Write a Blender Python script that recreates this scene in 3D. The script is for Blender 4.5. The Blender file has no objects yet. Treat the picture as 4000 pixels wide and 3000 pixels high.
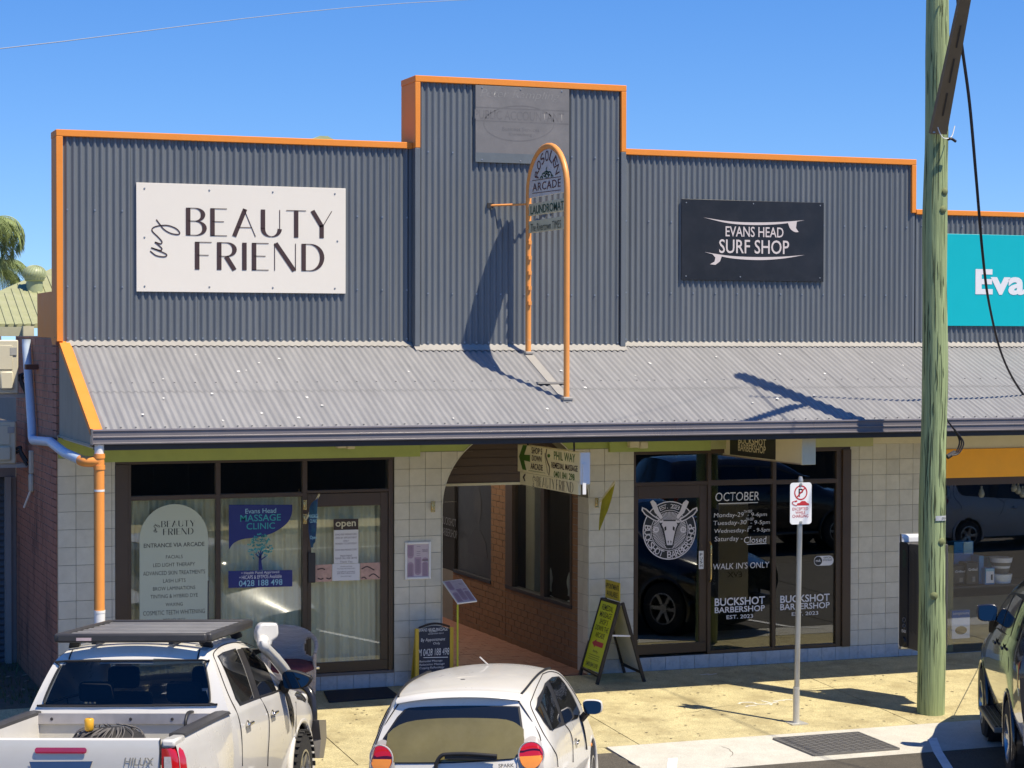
import bpy, bmesh, math, random
import numpy as np
from mathutils import Vector, Matrix
from mathutils.bvhtree import BVHTree
random.seed(7)
SC = bpy.context.scene
COL = SC.collection
rad = math.radians

# ------------------------------------------------------------------ camera
# metres: x along the shop front (0 = brick corner), y into the building (0 = tiled front), z up
FPX = 8100.0
YAW, PITCH, ROLL = .3594, .0212, .0021
CAM = np.array([-3.378, -23.398, 4.103])
_r = np.array([math.cos(YAW), -math.sin(YAW), 0.])
FW = np.array([math.sin(YAW)*math.cos(PITCH), math.cos(YAW)*math.cos(PITCH), -math.sin(PITCH)])
_u = np.cross(_r, FW)
RT = _r*math.cos(ROLL)+_u*math.sin(ROLL)
UP = _u*math.cos(ROLL)-_r*math.sin(ROLL)
cd = bpy.data.cameras.new('camera'); cam = bpy.data.objects.new('camera', cd); COL.objects.link(cam)
cd.sensor_width = 36.0; cd.sensor_fit = 'HORIZONTAL'; cd.lens = FPX/4000*36.0
cd.clip_start = .5; cd.clip_end = 3000
cam.matrix_world = Matrix(((RT[0], UP[0], -FW[0], CAM[0]), (RT[1], UP[1], -FW[1], CAM[1]), (RT[2], UP[2], -FW[2], CAM[2]), (0, 0, 0, 1)))
SC.camera = cam

# ------------------------------------------------------------------ light
SUNV = Vector((.325, -.44, 1.0)).normalized()       # towards the sun
EL = math.asin(SUNV.z); AZ = math.atan2(SUNV.x, SUNV.y)
W = bpy.data.worlds.new('World'); SC.world = W; W.use_nodes = True
nt = W.node_tree
for n in list(nt.nodes): nt.nodes.remove(n)
sky = nt.nodes.new('ShaderNodeTexSky'); sky.sky_type = 'NISHITA'; sky.sun_disc = False
sky.sun_elevation = EL; sky.sun_rotation = AZ
sky.altitude = 0; sky.air_density = 1.0; sky.dust_density = 0.0; sky.ozone_density = 1.5
tcw = nt.nodes.new('ShaderNodeTexCoord'); vadd = nt.nodes.new('ShaderNodeVectorMath'); vadd.operation = 'ADD'; vadd.inputs[1].default_value = (0, 0, .10); vnorm = nt.nodes.new('ShaderNodeVectorMath'); vnorm.operation = 'NORMALIZE'   # a clear dry sky: the hazy rim is lowered below the skyline
nt.links.new(tcw.outputs['Generated'], vadd.inputs[0]); nt.links.new(vadd.outputs[0], vnorm.inputs[0]); nt.links.new(vnorm.outputs[0], sky.inputs['Vector'])
hs = nt.nodes.new('ShaderNodeHueSaturation'); hs.inputs['Saturation'].default_value = 1.42; hs.inputs['Hue'].default_value = .514; hs.inputs['Value'].default_value = .9
bg = nt.nodes.new('ShaderNodeBackground'); bg.inputs['Strength'].default_value = .122
wo = nt.nodes.new('ShaderNodeOutputWorld')
nt.links.new(sky.outputs[0], hs.inputs['Color']); nt.links.new(hs.outputs[0], bg.inputs['Color']); nt.links.new(bg.outputs[0], wo.inputs['Surface'])
sl = bpy.data.lights.new('sun', 'SUN'); sl.energy = 4.5; sl.angle = rad(.53); sl.color = (1.0, .90, .72)
so = bpy.data.objects.new('sun', sl); COL.objects.link(so); so.location = (10, -12, 30)
so.rotation_euler = SUNV.to_track_quat('Z', 'Y').to_euler()
SC.view_settings.view_transform = 'Standard'; SC.view_settings.look = 'None'
SC.view_settings.exposure = .68; SC.view_settings.gamma = 1.0
SC.view_settings.use_curve_mapping = False
SC.render.resolution_x = 1024; SC.render.resolution_y = 768
try:
    SC.cycles.max_bounces = 8; SC.cycles.transparent_max_bounces = 8
except Exception: pass

# ------------------------------------------------------------------ survey helpers: a sight line met with a real plane of the place
def ray(u, v): return FW+RT*(u-2000)/FPX-UP*(v-1500)/FPX
def hit(u, v, n, d):
    r = ray(u, v); t = (d-CAM.dot(n))/r.dot(n); return CAM+r*t
EX, EY, EZ = np.eye(3)
def PY(u, v, y=0.): return hit(u, v, EY, y)
def PX(u, v, x): return hit(u, v, EX, x)
def PZ(u, v, z): return hit(u, v, EZ, z)
SLOPE = .057
def PG(u, v): return hit(u, v, np.array([0, -SLOPE, 1.]), 0.)
KA = .89/2.15
def PA(u, v, z0=4.06): return hit(u, v, np.array([0, -KA, 1.]), z0)
def fx(u, v=2200, y=0.): return PY(u, v, y)[0]
def fz(u, v, y=0.): return PY(u, v, y)[2]
def gz(y):      # height of the pavement and the road
    if y > -3.35: return SLOPE*min(y, .6)
    if y > -4.5: return SLOPE*y
    return min(-.2565+.045*(-4.5-y), -.05)

# ------------------------------------------------------------------ materials
MATS = {}
def mat(name, col, rough=.6, metal=0., var=.12, scale=6., bump=0., bscale=40., coat=0., objvar=0., spec=.5, dirt=None, dscale=1.2, damt=.5, stretch=(1, 1, 1), dcut=(.45, .75), world=False, speck=0.):
    """procedural surface: base colour broken by two noises, optional dirt blotches with a shape of their own, fine relief"""
    if name in MATS: return MATS[name]
    m = bpy.data.materials.new(name); m.use_nodes = True; t = m.node_tree; N = t.nodes; L = t.links
    b = N['Principled BSDF']; b.inputs['Roughness'].default_value = rough; b.inputs['Metallic'].default_value = metal
    b.inputs['Specular IOR Level'].default_value = spec
    if coat: b.inputs['Coat Weight'].default_value = coat; b.inputs['Coat Roughness'].default_value = .04
    tc = N.new('ShaderNodeTexCoord'); mp = N.new('ShaderNodeMapping'); mp.inputs['Scale'].default_value = stretch
    src = N.new('ShaderNodeNewGeometry').outputs['Position'] if world else tc.outputs['Object']
    L.new(src, mp.inputs['Vector']); vec = mp.outputs[0]
    c4 = (*col, 1)
    last = None
    if var or objvar or dirt:
        rgb = N.new('ShaderNodeRGB'); rgb.outputs[0].default_value = c4; last = rgb.outputs[0]
    if var:
        n1 = N.new('ShaderNodeTexNoise'); n1.inputs['Scale'].default_value = scale; n1.inputs['Detail'].default_value = 6; n1.inputs['Roughness'].default_value = .65
        L.new(vec, n1.inputs['Vector'])
        mr = N.new('ShaderNodeMapRange'); mr.inputs[1].default_value = .25; mr.inputs[2].default_value = .75
        mr.inputs[3].default_value = 1-var; mr.inputs[4].default_value = 1+var
        L.new(n1.outputs['Fac'], mr.inputs[0])
        mx = N.new('ShaderNodeMix'); mx.data_type = 'RGBA'; mx.blend_type = 'MULTIPLY'; mx.inputs[0].default_value = 1
        L.new(last, mx.inputs[6]); L.new(mr.outputs[0], mx.inputs[7]); last = mx.outputs[2]
        mr2 = N.new('ShaderNodeMapRange'); mr2.inputs[3].default_value = max(0, rough-.12); mr2.inputs[4].default_value = min(1, rough+.12)
        L.new(n1.outputs['Fac'], mr2.inputs[0]); L.new(mr2.outputs[0], b.inputs['Roughness'])
    if speck:
        n4 = N.new('ShaderNodeTexNoise'); n4.inputs['Scale'].default_value = 75; n4.inputs['Detail'].default_value = 3; L.new(vec, n4.inputs['Vector'])
        mr = N.new('ShaderNodeMapRange'); mr.inputs[1].default_value = .3; mr.inputs[2].default_value = .7; mr.inputs[3].default_value = 1-speck; mr.inputs[4].default_value = 1+speck; L.new(n4.outputs['Fac'], mr.inputs[0])
        mx = N.new('ShaderNodeMix'); mx.data_type = 'RGBA'; mx.blend_type = 'MULTIPLY'; mx.inputs[0].default_value = 1; L.new(last, mx.inputs[6]); L.new(mr.outputs[0], mx.inputs[7]); last = mx.outputs[2]
    if objvar:
        oi = N.new('ShaderNodeObjectInfo'); mr = N.new('ShaderNodeMapRange'); mr.inputs[3].default_value = 1-objvar; mr.inputs[4].default_value = 1+objvar
        L.new(oi.outputs['Random'], mr.inputs[0])
        mx = N.new('ShaderNodeMix'); mx.data_type = 'RGBA'; mx.blend_type = 'MULTIPLY'; mx.inputs[0].default_value = 1
        L.new(last, mx.inputs[6]); L.new(mr.outputs[0], mx.inputs[7]); last = mx.outputs[2]
    if dirt:
        n2 = N.new('ShaderNodeTexNoise'); n2.inputs['Scale'].default_value = dscale; n2.inputs['Detail'].default_value = 8; n2.inputs['Roughness'].default_value = .7
        L.new(vec, n2.inputs['Vector'])
        mr = N.new('ShaderNodeMapRange'); mr.inputs[1].default_value = dcut[0]; mr.inputs[2].default_value = dcut[1]; mr.inputs[3].default_value = 0; mr.inputs[4].default_value = damt
        L.new(n2.outputs['Fac'], mr.inputs[0])
        mx = N.new('ShaderNodeMix'); mx.data_type = 'RGBA'; L.new(mr.outputs[0], mx.inputs[0])
        L.new(last, mx.inputs[6]); mx.inputs[7].default_value = (*dirt, 1); last = mx.outputs[2]
    if last is not None: L.new(last, b.inputs['Base Color'])
    else: b.inputs['Base Color'].default_value = c4
    if bump:
        n3 = N.new('ShaderNodeTexNoise'); n3.inputs['Scale'].default_value = bscale; n3.inputs['Detail'].default_value = 5
        L.new(vec, n3.inputs['Vector'])
        bp = N.new('ShaderNodeBump'); bp.inputs['Strength'].default_value = bump; bp.inputs['Distance'].default_value = .01
        L.new(n3.outputs['Fac'], bp.inputs['Height']); L.new(bp.outputs[0], b.inputs['Normal'])
    MATS[name] = m
    return m
def glass(name, tint=(.9, .95, .93), rough=.0, refl=1.0):
    """a thin window pane: what lies behind seen through a tint, the street mirrored by Fresnel"""
    if name in MATS: return MATS[name]
    m = bpy.data.materials.new(name); m.use_nodes = True; t = m.node_tree; N = t.nodes; L = t.links
    for n in list(N): N.remove(n)
    o = N.new('ShaderNodeOutputMaterial'); mx = N.new('ShaderNodeMixShader'); tr = N.new('ShaderNodeBsdfTransparent'); gl = N.new('ShaderNodeBsdfGlossy')
    tr.inputs[0].default_value = (*tint, 1); gl.inputs[0].default_value = (1, 1, 1, 1); gl.inputs['Roughness'].default_value = rough
    fr = N.new('ShaderNodeFresnel'); fr.inputs[0].default_value = 1.55
    ml = N.new('ShaderNodeMath'); ml.operation = 'MULTIPLY'; ml.inputs[1].default_value = 1.15*refl; ml.use_clamp = True
    ge = N.new('ShaderNodeNewGeometry'); io = N.new('ShaderNodeMapRange'); io.inputs[3].default_value = 1.55; io.inputs[4].default_value = 1/1.55   # same mirror strength from either side
    L.new(ge.outputs['Backfacing'], io.inputs[0]); L.new(io.outputs[0], fr.inputs[0])
    L.new(fr.outputs[0], ml.inputs[0]); L.new(ml.outputs[0], mx.inputs[0]); L.new(tr.outputs[0], mx.inputs[1]); L.new(gl.outputs[0], mx.inputs[2]); L.new(mx.outputs[0], o.inputs[0])
    MATS[name] = m
    return m

# ------------------------------------------------------------------ mesh helpers
class MB:
    def __init__(s): s.v = []; s.f = []
    def add(s, vs, fs):
        o = len(s.v); s.v += [tuple(map(float, p)) for p in vs]; s.f += [tuple(i+o for i in f) for f in fs]; return s
    def box(s, a, b):
        (x0, y0, z0), (x1, y1, z1) = a, b
        x0, x1 = sorted((x0, x1)); y0, y1 = sorted((y0, y1)); z0, z1 = sorted((z0, z1))
        return s.add([(x0, y0, z0), (x1, y0, z0), (x1, y1, z0), (x0, y1, z0), (x0, y0, z1), (x1, y0, z1), (x1, y1, z1), (x0, y1, z1)],
                     [(0, 3, 2, 1), (4, 5, 6, 7), (0, 1, 5, 4), (1, 2, 6, 5), (2, 3, 7, 6), (3, 0, 4, 7)])
    def obox(s, c, ax, ay, az, hx, hy, hz):
        c, ax, ay, az = map(np.asarray, (c, ax, ay, az))
        P = [c+ax*hx*i+ay*hy*j+az*hz*k for k in (-1, 1) for i, j in ((-1, -1), (1, -1), (1, 1), (-1, 1))]
        return s.add(P, [(0, 3, 2, 1), (4, 5, 6, 7), (0, 1, 5, 4), (1, 2, 6, 5), (2, 3, 7, 6), (3, 0, 4, 7)])
    def bar(s, p, q, wx, wz, up=(0, 0, 1)):
        p, q = np.asarray(p, float), np.asarray(q, float); d = q-p; ln = np.linalg.norm(d); d = d/ln
        u = np.asarray(up, float)
        if abs(d.dot(u)) > .98: u = np.array([1., 0, 0])
        x = np.cross(d, u); x /= np.linalg.norm(x); z = np.cross(x, d)
        return s.obox((p+q)/2, x, d, z, wx/2, ln/2, wz/2)
    def tube(s, pts, r, n=10, caps=True, r2=None):
        pts = [np.asarray(p, float) for p in pts]; m = len(pts); o = len(s.v); V = []
        ref = None
        for i, p in enumerate(pts):
            d = pts[min(i+1, m-1)]-pts[max(i-1, 0)]; d = d/(np.linalg.norm(d)+1e-12)
            if ref is None:
                ref = np.cross(d, [0, 0, 1.]); 
                if np.linalg.norm(ref) < .05: ref = np.array([1., 0, 0])
            a = ref-d*ref.dot(d); a /= np.linalg.norm(a); b = np.cross(d, a); ref = a
            rr = r if not hasattr(r, '__len__') else r[i]
            for k in range(n):
                t = 2*math.pi*k/n; V.append(p+(a*math.cos(t)+b*math.sin(t))*rr)
        F = [(i*n+k, i*n+(k+1) % n, (i+1)*n+(k+1) % n, (i+1)*n+k) for i in range(m-1) for k in range(n)]
        if caps: F += [tuple(range(n))[::-1], tuple((m-1)*n+k for k in range(n))]
        return s.add(V, F)
    def cyl(s, p, q, r, n=14, r2=None): return s.tube([p, q], [r, r if r2 is None else r2], n)
    def lathe(s, prof, c=(0, 0, 0), n=24, ax=(0, 0, 1)):
        ax = np.asarray(ax, float); ax /= np.linalg.norm(ax); a = np.cross(ax, [0, 1., 0] if abs(ax[1]) < .9 else [1., 0, 0]); a /= np.linalg.norm(a); b = np.cross(ax, a); c = np.asarray(c, float)
        V = [c+ax*h+(a*math.cos(2*math.pi*k/n)+b*math.sin(2*math.pi*k/n))*rr for rr, h in prof for k in range(n)]
        m = len(prof)
        return s.add(V, [(i*n+k, i*n+(k+1) % n, (i+1)*n+(k+1) % n, (i+1)*n+k) for i in range(m-1) for k in range(n)])
    def prism(s, poly, fn, d0, d1):
        """poly: 2-D outline; fn(a,b,d) -> point; extruded from d0 to d1"""
        n = len(poly); V = [fn(a, b, d0) for a, b in poly]+[fn(a, b, d1) for a, b in poly]
        return s.add(V, [tuple(range(n)), tuple(range(2*n-1, n-1, -1))]+[(i, i+n, (i+1) % n+n, (i+1) % n) for i in range(n)])
    def grid(s, P):
        m, n = len(P), len(P[0])
        return s.add([p for row in P for p in row], [(i*n+j, i*n+j+1, (i+1)*n+j+1, (i+1)*n+j) for i in range(m-1) for j in range(n-1)])
    def ribbon(s, pts, wd, fn):
        """flat stroke: 2-D polyline with a width at each point, placed by fn(a,b)"""
        m = len(pts); V = []
        for i, p in enumerate(pts):
            a, b = pts[max(i-1, 0)], pts[min(i+1, m-1)]; dx, dy = b[0]-a[0], b[1]-a[1]; l = math.hypot(dx, dy) or 1
            w = (wd[i] if hasattr(wd, '__len__') else wd)/2; nx, ny = -dy/l*w, dx/l*w
            V += [fn(p[0]+nx, p[1]+ny), fn(p[0]-nx, p[1]-ny)]
        return s.add(V, [(2*i, 2*i+1, 2*i+3, 2*i+2) for i in range(m-1)])
    def mesh(s, name, mt=None, smooth=None):
        me = bpy.data.meshes.new(name); me.from_pydata(s.v, [], s.f); me.validate()
        bm = bmesh.new(); bm.from_mesh(me); bmesh.ops.recalc_face_normals(bm, faces=bm.faces); bm.to_mesh(me); bm.free()
        if mt: me.materials.append(mt)
        if smooth:
            for p in me.polygons: p.use_smooth = True
            try: me.set_sharp_from_angle(angle=rad(smooth))
            except Exception: pass
        me.update(); return me
    def build(s, name, mt, parent=None, smooth=None): return link(name, s.mesh(name, mt, smooth), parent)
def link(name, me, parent=None):
    o = bpy.data.objects.new(name, me); COL.objects.link(o)
    if parent is not None:
        o.parent = parent
        root = parent
        while root.parent is not None: root = root.parent
        if root.name not in LOCAL and root is parent: o.matrix_parent_inverse = parent.matrix_world.inverted()
    return o
LOCAL = set()      # things whose parts are built in the thing's own coordinates
def tag(o, label=None, cat=None, group=None, kind=None):
    if label: o['label'] = label
    if cat: o['category'] = cat
    if group: o['group'] = group
    if kind: o['kind'] = kind
    return o
def thing(name, label, cat, loc=(0, 0, 0), group=None):
    o = bpy.data.objects.new(name, None); COL.objects.link(o); o.location = loc; o.empty_display_size = .1
    bpy.context.view_layer.update()
    return tag(o, label, cat, group)
def box(name, a, b, mt, parent=None, bevel=0., smooth=None):
    m = MB().box(a, b); me = m.mesh(name, mt)
    if bevel: bevel_mesh(me, bevel)
    return link(name, me, parent)
def bevel_mesh(me, w, seg=2, angle=30):
    bm = bmesh.new(); bm.from_mesh(me)
    es = [e for e in bm.edges if len(e.link_faces) == 2 and e.calc_face_angle(0) > rad(angle)]
    r = bmesh.ops.bevel(bm, geom=es, offset=w, segments=seg, profile=.5, affect='EDGES'); new = set(r['faces'])
    for f in bm.faces: f.smooth = f in new          # flat faces stay flat, only the rounded edges are smooth
    bm.to_mesh(me); bm.free()
def rrect(x0, x1, y0, y1, r, n=5):
    P = []
    for cx, cy, t0 in ((x1-r, y1-r, 0), (x0+r, y1-r, 90), (x0+r, y0+r, 180), (x1-r, y0+r, 270)):
        for k in range(n+1): t = rad(t0+90*k/n); P.append((cx+r*math.cos(t), cy+r*math.sin(t)))
    return P
def cr(P, n=6, closed=False):
    """Catmull-Rom curve through points of any dimension"""
    P = [np.asarray(p, float) for p in P]; m = len(P); out = []
    for i in range(m if closed else m-1):
        g = (lambda k: P[k % m]) if closed else (lambda k: P[max(0, min(m-1, k))])
        a, b, c, d = g(i-1), g(i), g(i+1), g(i+2)
        if not closed:
            if i == 0: a = 2*b-c
            if i == m-2: d = 2*c-b
        for k in range(n):
            t = k/n; out.append(.5*((2*b)+(-a+c)*t+(2*a-5*b+4*c-d)*t*t+(-a+3*b-3*c+d)*t**3))
    if not closed: out.append(P[-1])
    return out

# faces as frames: a point (a right, b up) on the face and d out of it
def faceY(y): return lambda a, b, d=0.: (a, y-d, b)                   # faces the street
def faceXl(x): return lambda a, b, d=0.: (x-d, -a, b)                 # faces -x (a runs towards the street)
def quadface(tl, tr, bl, n):
    tl, tr, bl, n = map(lambda p: np.asarray(p, float), (tl, tr, bl, n))
    w = np.linalg.norm(tr-tl); h = np.linalg.norm(tl-bl); ex = (tr-tl)/w; ez = (tl-bl)/h
    return (lambda a, b, d=0.: tuple(bl+ex*a+ez*b+n*d)), w, h
def text(s, mt, parent, fn, a0, a1, b0, b1, d=.003, off=0., shear=0., name='lettering', keep=False, align='c', res=3, spacing=1., rot=0):
    """lettering cut from the built-in font, fitted to the box a0..a1, b0..b1 of a face"""
    cu = bpy.data.curves.new('t', 'FONT'); cu.body = s; cu.offset = off; cu.shear = shear; cu.resolution_u = res; cu.space_character = spacing
    cu.align_x = 'CENTER' if '\n' in s and align == 'c' else 'LEFT'
    o = bpy.data.objects.new('t', cu); COL.objects.link(o)
    me = bpy.data.meshes.new_from_object(o.evaluated_get(bpy.context.evaluated_depsgraph_get()))
    bpy.data.objects.remove(o); bpy.data.curves.remove(cu)
    n = len(me.vertices); co = np.empty(n*3); me.vertices.foreach_get('co', co); co = co.reshape(-1, 3)
    x0, y0 = co[:, :2].min(0); x1, y1 = co[:, :2].max(0)
    sx = (a1-a0)/(x1-x0); sy = (b1-b0)/(y1-y0)
    if keep: sx = sy = min(sx, sy)
    ca, cb = (a0+a1)/2, (b0+b1)/2
    for i in range(n):
        p = (ca+(co[i, 0]-(x0+x1)/2)*sx, cb+(co[i, 1]-(y0+y1)/2)*sy)
        me.vertices[i].co = fn(p[0], p[1], d)
    me.materials.clear(); me.materials.append(mt)
    return link(name, me, parent)
def ptext(s, mt, parent, uL, vT, uR, vB, y, **k):
    """lettering on a street-facing plane"""
    a0 = PY(uL, (vT+vB)/2, y)[0]; a1 = PY(uR, (vT+vB)/2, y)[0]; um = (uL+uR)/2
    return text(s, mt, parent, faceY(y), a0, a1, PY(um, vB, y)[2], PY(um, vT, y)[2], **k)
def pbox(name, uL, vT, uR, vB, y0, y1, mt, parent=None, bevel=0.):
    x0 = PY(uL, (vT+vB)/2, y0)[0]; x1 = PY(uR, (vT+vB)/2, y0)[0]; um = (uL+uR)/2
    return box(name, (x0, y0, PY(um, vB, y0)[2]), (x1, y1, PY(um, vT, y0)[2]), mt, parent, bevel)
# ================================================================== ground
M_slab = mat('footpath_concrete', (.44, .38, .205), .88, var=.2, scale=4.5, bump=.35, bscale=110, speck=.34, objvar=.08, dirt=(.24, .19, .09), dscale=1.6, damt=.8, world=True, dcut=(.48, .7))
M_pale = mat('kerb_concrete', (.50, .48, .42), .85, speck=.15, var=.12, scale=4, bump=.2, bscale=80, dirt=(.36, .34, .28), dscale=1.6, damt=.35, world=True)
M_asph = mat('asphalt', (.075, .066, .052), .9, speck=.5, var=.25, scale=14, bump=.6, bscale=160, dirt=(.13, .115, .09), dscale=2.5, damt=.4, world=True)
M_joint = mat('joint_dirt', (.10, .085, .055), .95, var=.3, scale=20)
M_paint = mat('road_paint', (.78, .78, .76), .7, var=.08, scale=30, dirt=(.35, .33, .3), dscale=6, damt=.4)
M_dirt = mat('verge_soil', (.12, .095, .07), .95, var=.3, scale=8, bump=.5, bscale=30, dirt=(.09, .10, .04), dscale=2.2, damt=.8, world=True)

def sheet(name, x0, x1, ys, mt, dz=0., parent=None, th=.25, zf=None):
    zf = zf or gz
    m = MB(); n = len(ys)
    V = []
    for y in ys: V += [(x0, y, zf(y)+dz), (x1, y, zf(y)+dz)]
    F = [(2*i, 2*i+1, 2*i+3, 2*i+2) for i in range(n-1)]
    o = len(V)
    for y in ys: V += [(x0, y, zf(y)+dz-th), (x1, y, zf(y)+dz-th)]
    F += [(o+2*i, o+2*i+2, o+2*i+3, o+2*i+1) for i in range(n-1)]
    F += [(2*i, 2*i+2, o+2*i+2, o+2*i) for i in range(n-1)]+[(2*i+1, o+2*i+1, o+2*i+3, 2*i+3) for i in range(n-1)]
    F += [(0, o, o+1, 1), (2*n-2, 2*n-1, o+2*n-1, o+2*n-2)]
    return m.add(V, F).build(name, mt, parent)
ground = tag(sheet('ground', -700, 700, (900, .7, 0, -3.35, -4.5, -9, -700), M_dirt, dz=-.06, th=.3), kind='structure')
road = tag(sheet('road', -120, 120, (-4.45, -6.5, -9.2, -30), M_asph, dz=0, th=.04), kind='structure')
footpath = tag(sheet('footpath', -1.2, 40, (.3, 0, -3.34), M_joint, dz=-.012, th=.03), kind='structure')
xs = [-.95, 2.505, 5.612, 9.02, 12.3, 15.6, 18.9, 22.2]
for a, b in zip(xs[:-1], xs[1:]):
    s_ = sheet('slab', a+.006, b-.006, (.0, -3.335), M_slab, dz=0, th=.02, parent=footpath)
kerb = tag(sheet('kerb_apron', 5.23, 40, (-3.352, -4.47), M_pale, dz=.004, th=.03), kind='structure')
left_apron = tag(sheet('apron', -30, 5.19, (-3.352, -3.62), M_slab, dz=.002, th=.03), kind='structure')
# the road surface runs on over the old apron to the left of the pale concrete, with a torn edge
m = MB(); random.seed(3)
ed = [(5.2+random.uniform(-.03, .03)+max(0, (-3.75-y))*.05, y) for y in np.linspace(-3.6, -4.5, 12)]
P = [(-30, -3.6), *[(x, y) for x, y in ed], (-30, -4.5)]
m.add([(x, y, gz(y)+.006) for x, y in P], [tuple(range(len(P)))])
tag(m.build('asphalt_patch', M_asph), kind='structure')
# painted lines
def ground_poly(name, pts, mt, dz, parent):
    m = MB(); m.add([(x, y, gz(y)+dz) for x, y in pts], [tuple(range(len(pts)))]); return m.build(name, mt, parent)
hd = (math.sin(.465), math.cos(.465))
def bay_line(x, y, ln, w=.1, parent=road):
    m = MB(); n = 8; V = []
    for i in range(n+1):
        t = ln*i/n; px, py = x-hd[0]*t, y-hd[1]*t
        V += [(px-w/2/hd[1], py, gz(py)+.011), (px+w/2/hd[1], py, gz(py)+.011)]
    m.add(V, [(2*i, 2*i+1, 2*i+3, 2*i+2) for i in range(n)]); return m.build('bay_line', M_paint, parent)
bay_line(8.815, -3.97, 4.6); bay_line(5.70, -3.99, 4.4)
bay_line(2.6, -4.0, 4.6); bay_line(-.55, -4.0, 4.6); bay_line(11.9, -4.0, 4.6)
for yy in (-16.4,): 
    for k in range(-6, 9):
        ground_poly('lane_dash', [(k*6, yy), (k*6+3, yy), (k*6+3, yy-.1), (k*6, yy-.1)], M_paint, .006, road)

# ================================================================== the shop building
M_corr = mat('slate_colour_steel', (.124, .137, .151), .36, var=.07, scale=2, dirt=(.19, .20, .21), dscale=1.6, damt=.45, world=True, stretch=(4, 4, .35), objvar=.05)
M_awn = mat('weathered_zinc', (.222, .220, .221), .52, metal=.0, var=.07, scale=2.5, dirt=(.31, .305, .30), dscale=2.2, damt=.65, world=True, stretch=(5, .6, .6), objvar=.03)
M_flash = mat('pale_flashing', (.30, .285, .26), .55, var=.1, scale=6, dirt=(.35, .33, .28), dscale=5, damt=.3, world=True)
M_org = mat('orange_paint', (.78, .255, .035), .6, spec=.3, var=.05, scale=4, dirt=(.62, .25, .07), dscale=2, damt=.35, world=True)
M_trim = mat('slate_trim', (.127, .141, .155), .42, var=.05, scale=3, world=True)
M_gut = mat('gutter_grey', (.165, .150, .160), .30, var=.05, scale=3, dirt=(.23, .21, .21), dscale=2.5, damt=.3, world=True, stretch=(1, 1, .3))
M_dark = mat('dark_steel', (.03, .027, .028), .6, var=.1)
M_beige = mat('beige_ribbed_panel', (.36, .31, .225), .7, var=.1, scale=5, dirt=(.22, .19, .14), dscale=3, damt=.4, world=True, stretch=(1, 1, .4))
M_grn = mat('green_paint', (.36, .43, .12), .55, var=.08, scale=4, dirt=(.22, .28, .08), dscale=3, damt=.3, world=True)
M_cream = mat('cream_paint', (.62, .57, .40), .6, var=.06, world=True)
M_tile = mat('wall_tile', (.58, .55, .455), .36, var=.07, scale=9, dirt=(.46, .43, .34), dscale=6, damt=.6, world=True, objvar=.07)
M_btile = mat('sky_tinted_tile', (.43, .465, .48), .28, var=.09, scale=10, dirt=(.31, .35, .38), dscale=8, damt=.5, world=True, objvar=.05)  # bluish cast of skylight on the lowest row, mixed into the tile colour
M_grout = mat('grout', (.20, .19, .15), .9, var=.15)
M_frame = mat('brown_aluminium', (.062, .038, .022), .38, var=.08, scale=5, world=True)
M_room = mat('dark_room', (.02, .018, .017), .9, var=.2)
M_soff = mat('soffit_board', (.66, .62, .50), .8, var=.06)
M_mason = mat('masonry', (.25, .23, .2), .9)
M_screw = mat('screw_heads', (.30, .32, .34), .4, metal=.6, var=0)
G_shop = glass('shop_glass', (.92, .94, .90), refl=1.3)
G_dark = glass('dark_shop_glass', (.62, .65, .63), refl=1.6)

shop = thing('shop_building', 'low shop building with dark corrugated parapet, orange trim and grey tin awning', 'shop', (5.5, 0, 0))
PITCH_C = .0762
def corr_sheet(name, parent, x0, x1, z0, z1, y, mt, lap=.0035):
    """one vertical custom-orb sheet"""
    n = max(4, int(round((x1-x0)/PITCH_C*10))); V = []
    for i in range(n+1):
        x = x0+(x1-x0)*i/n; yy = y-.0118*(1-math.cos(2*math.pi*x/PITCH_C))-lap*(1-i/n)
        V += [(x, yy, z0), (x, yy, z1)]
    return MB().add(V, [(2*i, 2*i+2, 2*i+3, 2*i+1) for i in range(n)]).build(name, mt, parent, smooth=60)
def screws(parent, x0, x1, z, y, step, skip=()):
    m = MB()
    k0 = math.ceil(x0/PITCH_C); k = k0
    while (k+.5)*PITCH_C < x1:
        x = (k+.5)*PITCH_C; m.box((x-.009, y-.029, z-.009), (x+.009, y-.016, z+.009)); k += step
    if m.v: tag(m.build('screws', M_screw, parent), kind='stuff')
wl = box('parapet', (.02, .02, 4.0), (4.14, .34, 6.36), M_mason, shop)
wc = box('parapet', (4.16, -.08, 4.0), (6.82, .40, 7.14), M_mason, shop)
wr = box('parapet', (6.84, .02, 4.0), (10.97, .34, 6.38), M_mason, shop)
for par, xa, xb, za, zb, y in ((wl, .055, 4.125, 4.07, 6.375, 0.), (wc, 4.2, 6.775, 4.03, 7.15, -.1), (wr, 6.85, 10.975, 4.07, 6.40, 0.)):
    x = xa
    while x < xb-.02:
        x2 = min(x+.762, xb); corr_sheet('sheet', par, x, x2+.018, za, zb, y, M_corr); x = x2
    screws(par, xa, xb, za+.045, y, 2); screws(par, xa, xb, za+.62, y, 4); screws(par, xa, xb, zb-.83, y, 4)
def cap(a, b, mt=M_org): return box('capping', a, b, mt, shop, bevel=.006)
cap((-.012, -.052, 6.355), (4.135, .35, 6.43)); cap((6.842, -.052, 6.378), (10.985, .35, 6.452))
cap((4.136, -.152, 7.135), (6.842, .41, 7.21))
cap((-.011, -.051, 4.075), (.062, .06, 6.354)); cap((10.92, -.051, 5.76), (10.986, .06, 6.377))
cap((4.137, -.151, 6.36), (4.2, .40, 7.134)); cap((6.775, -.151, 6.40), (6.841, .40, 7.134))
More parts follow.
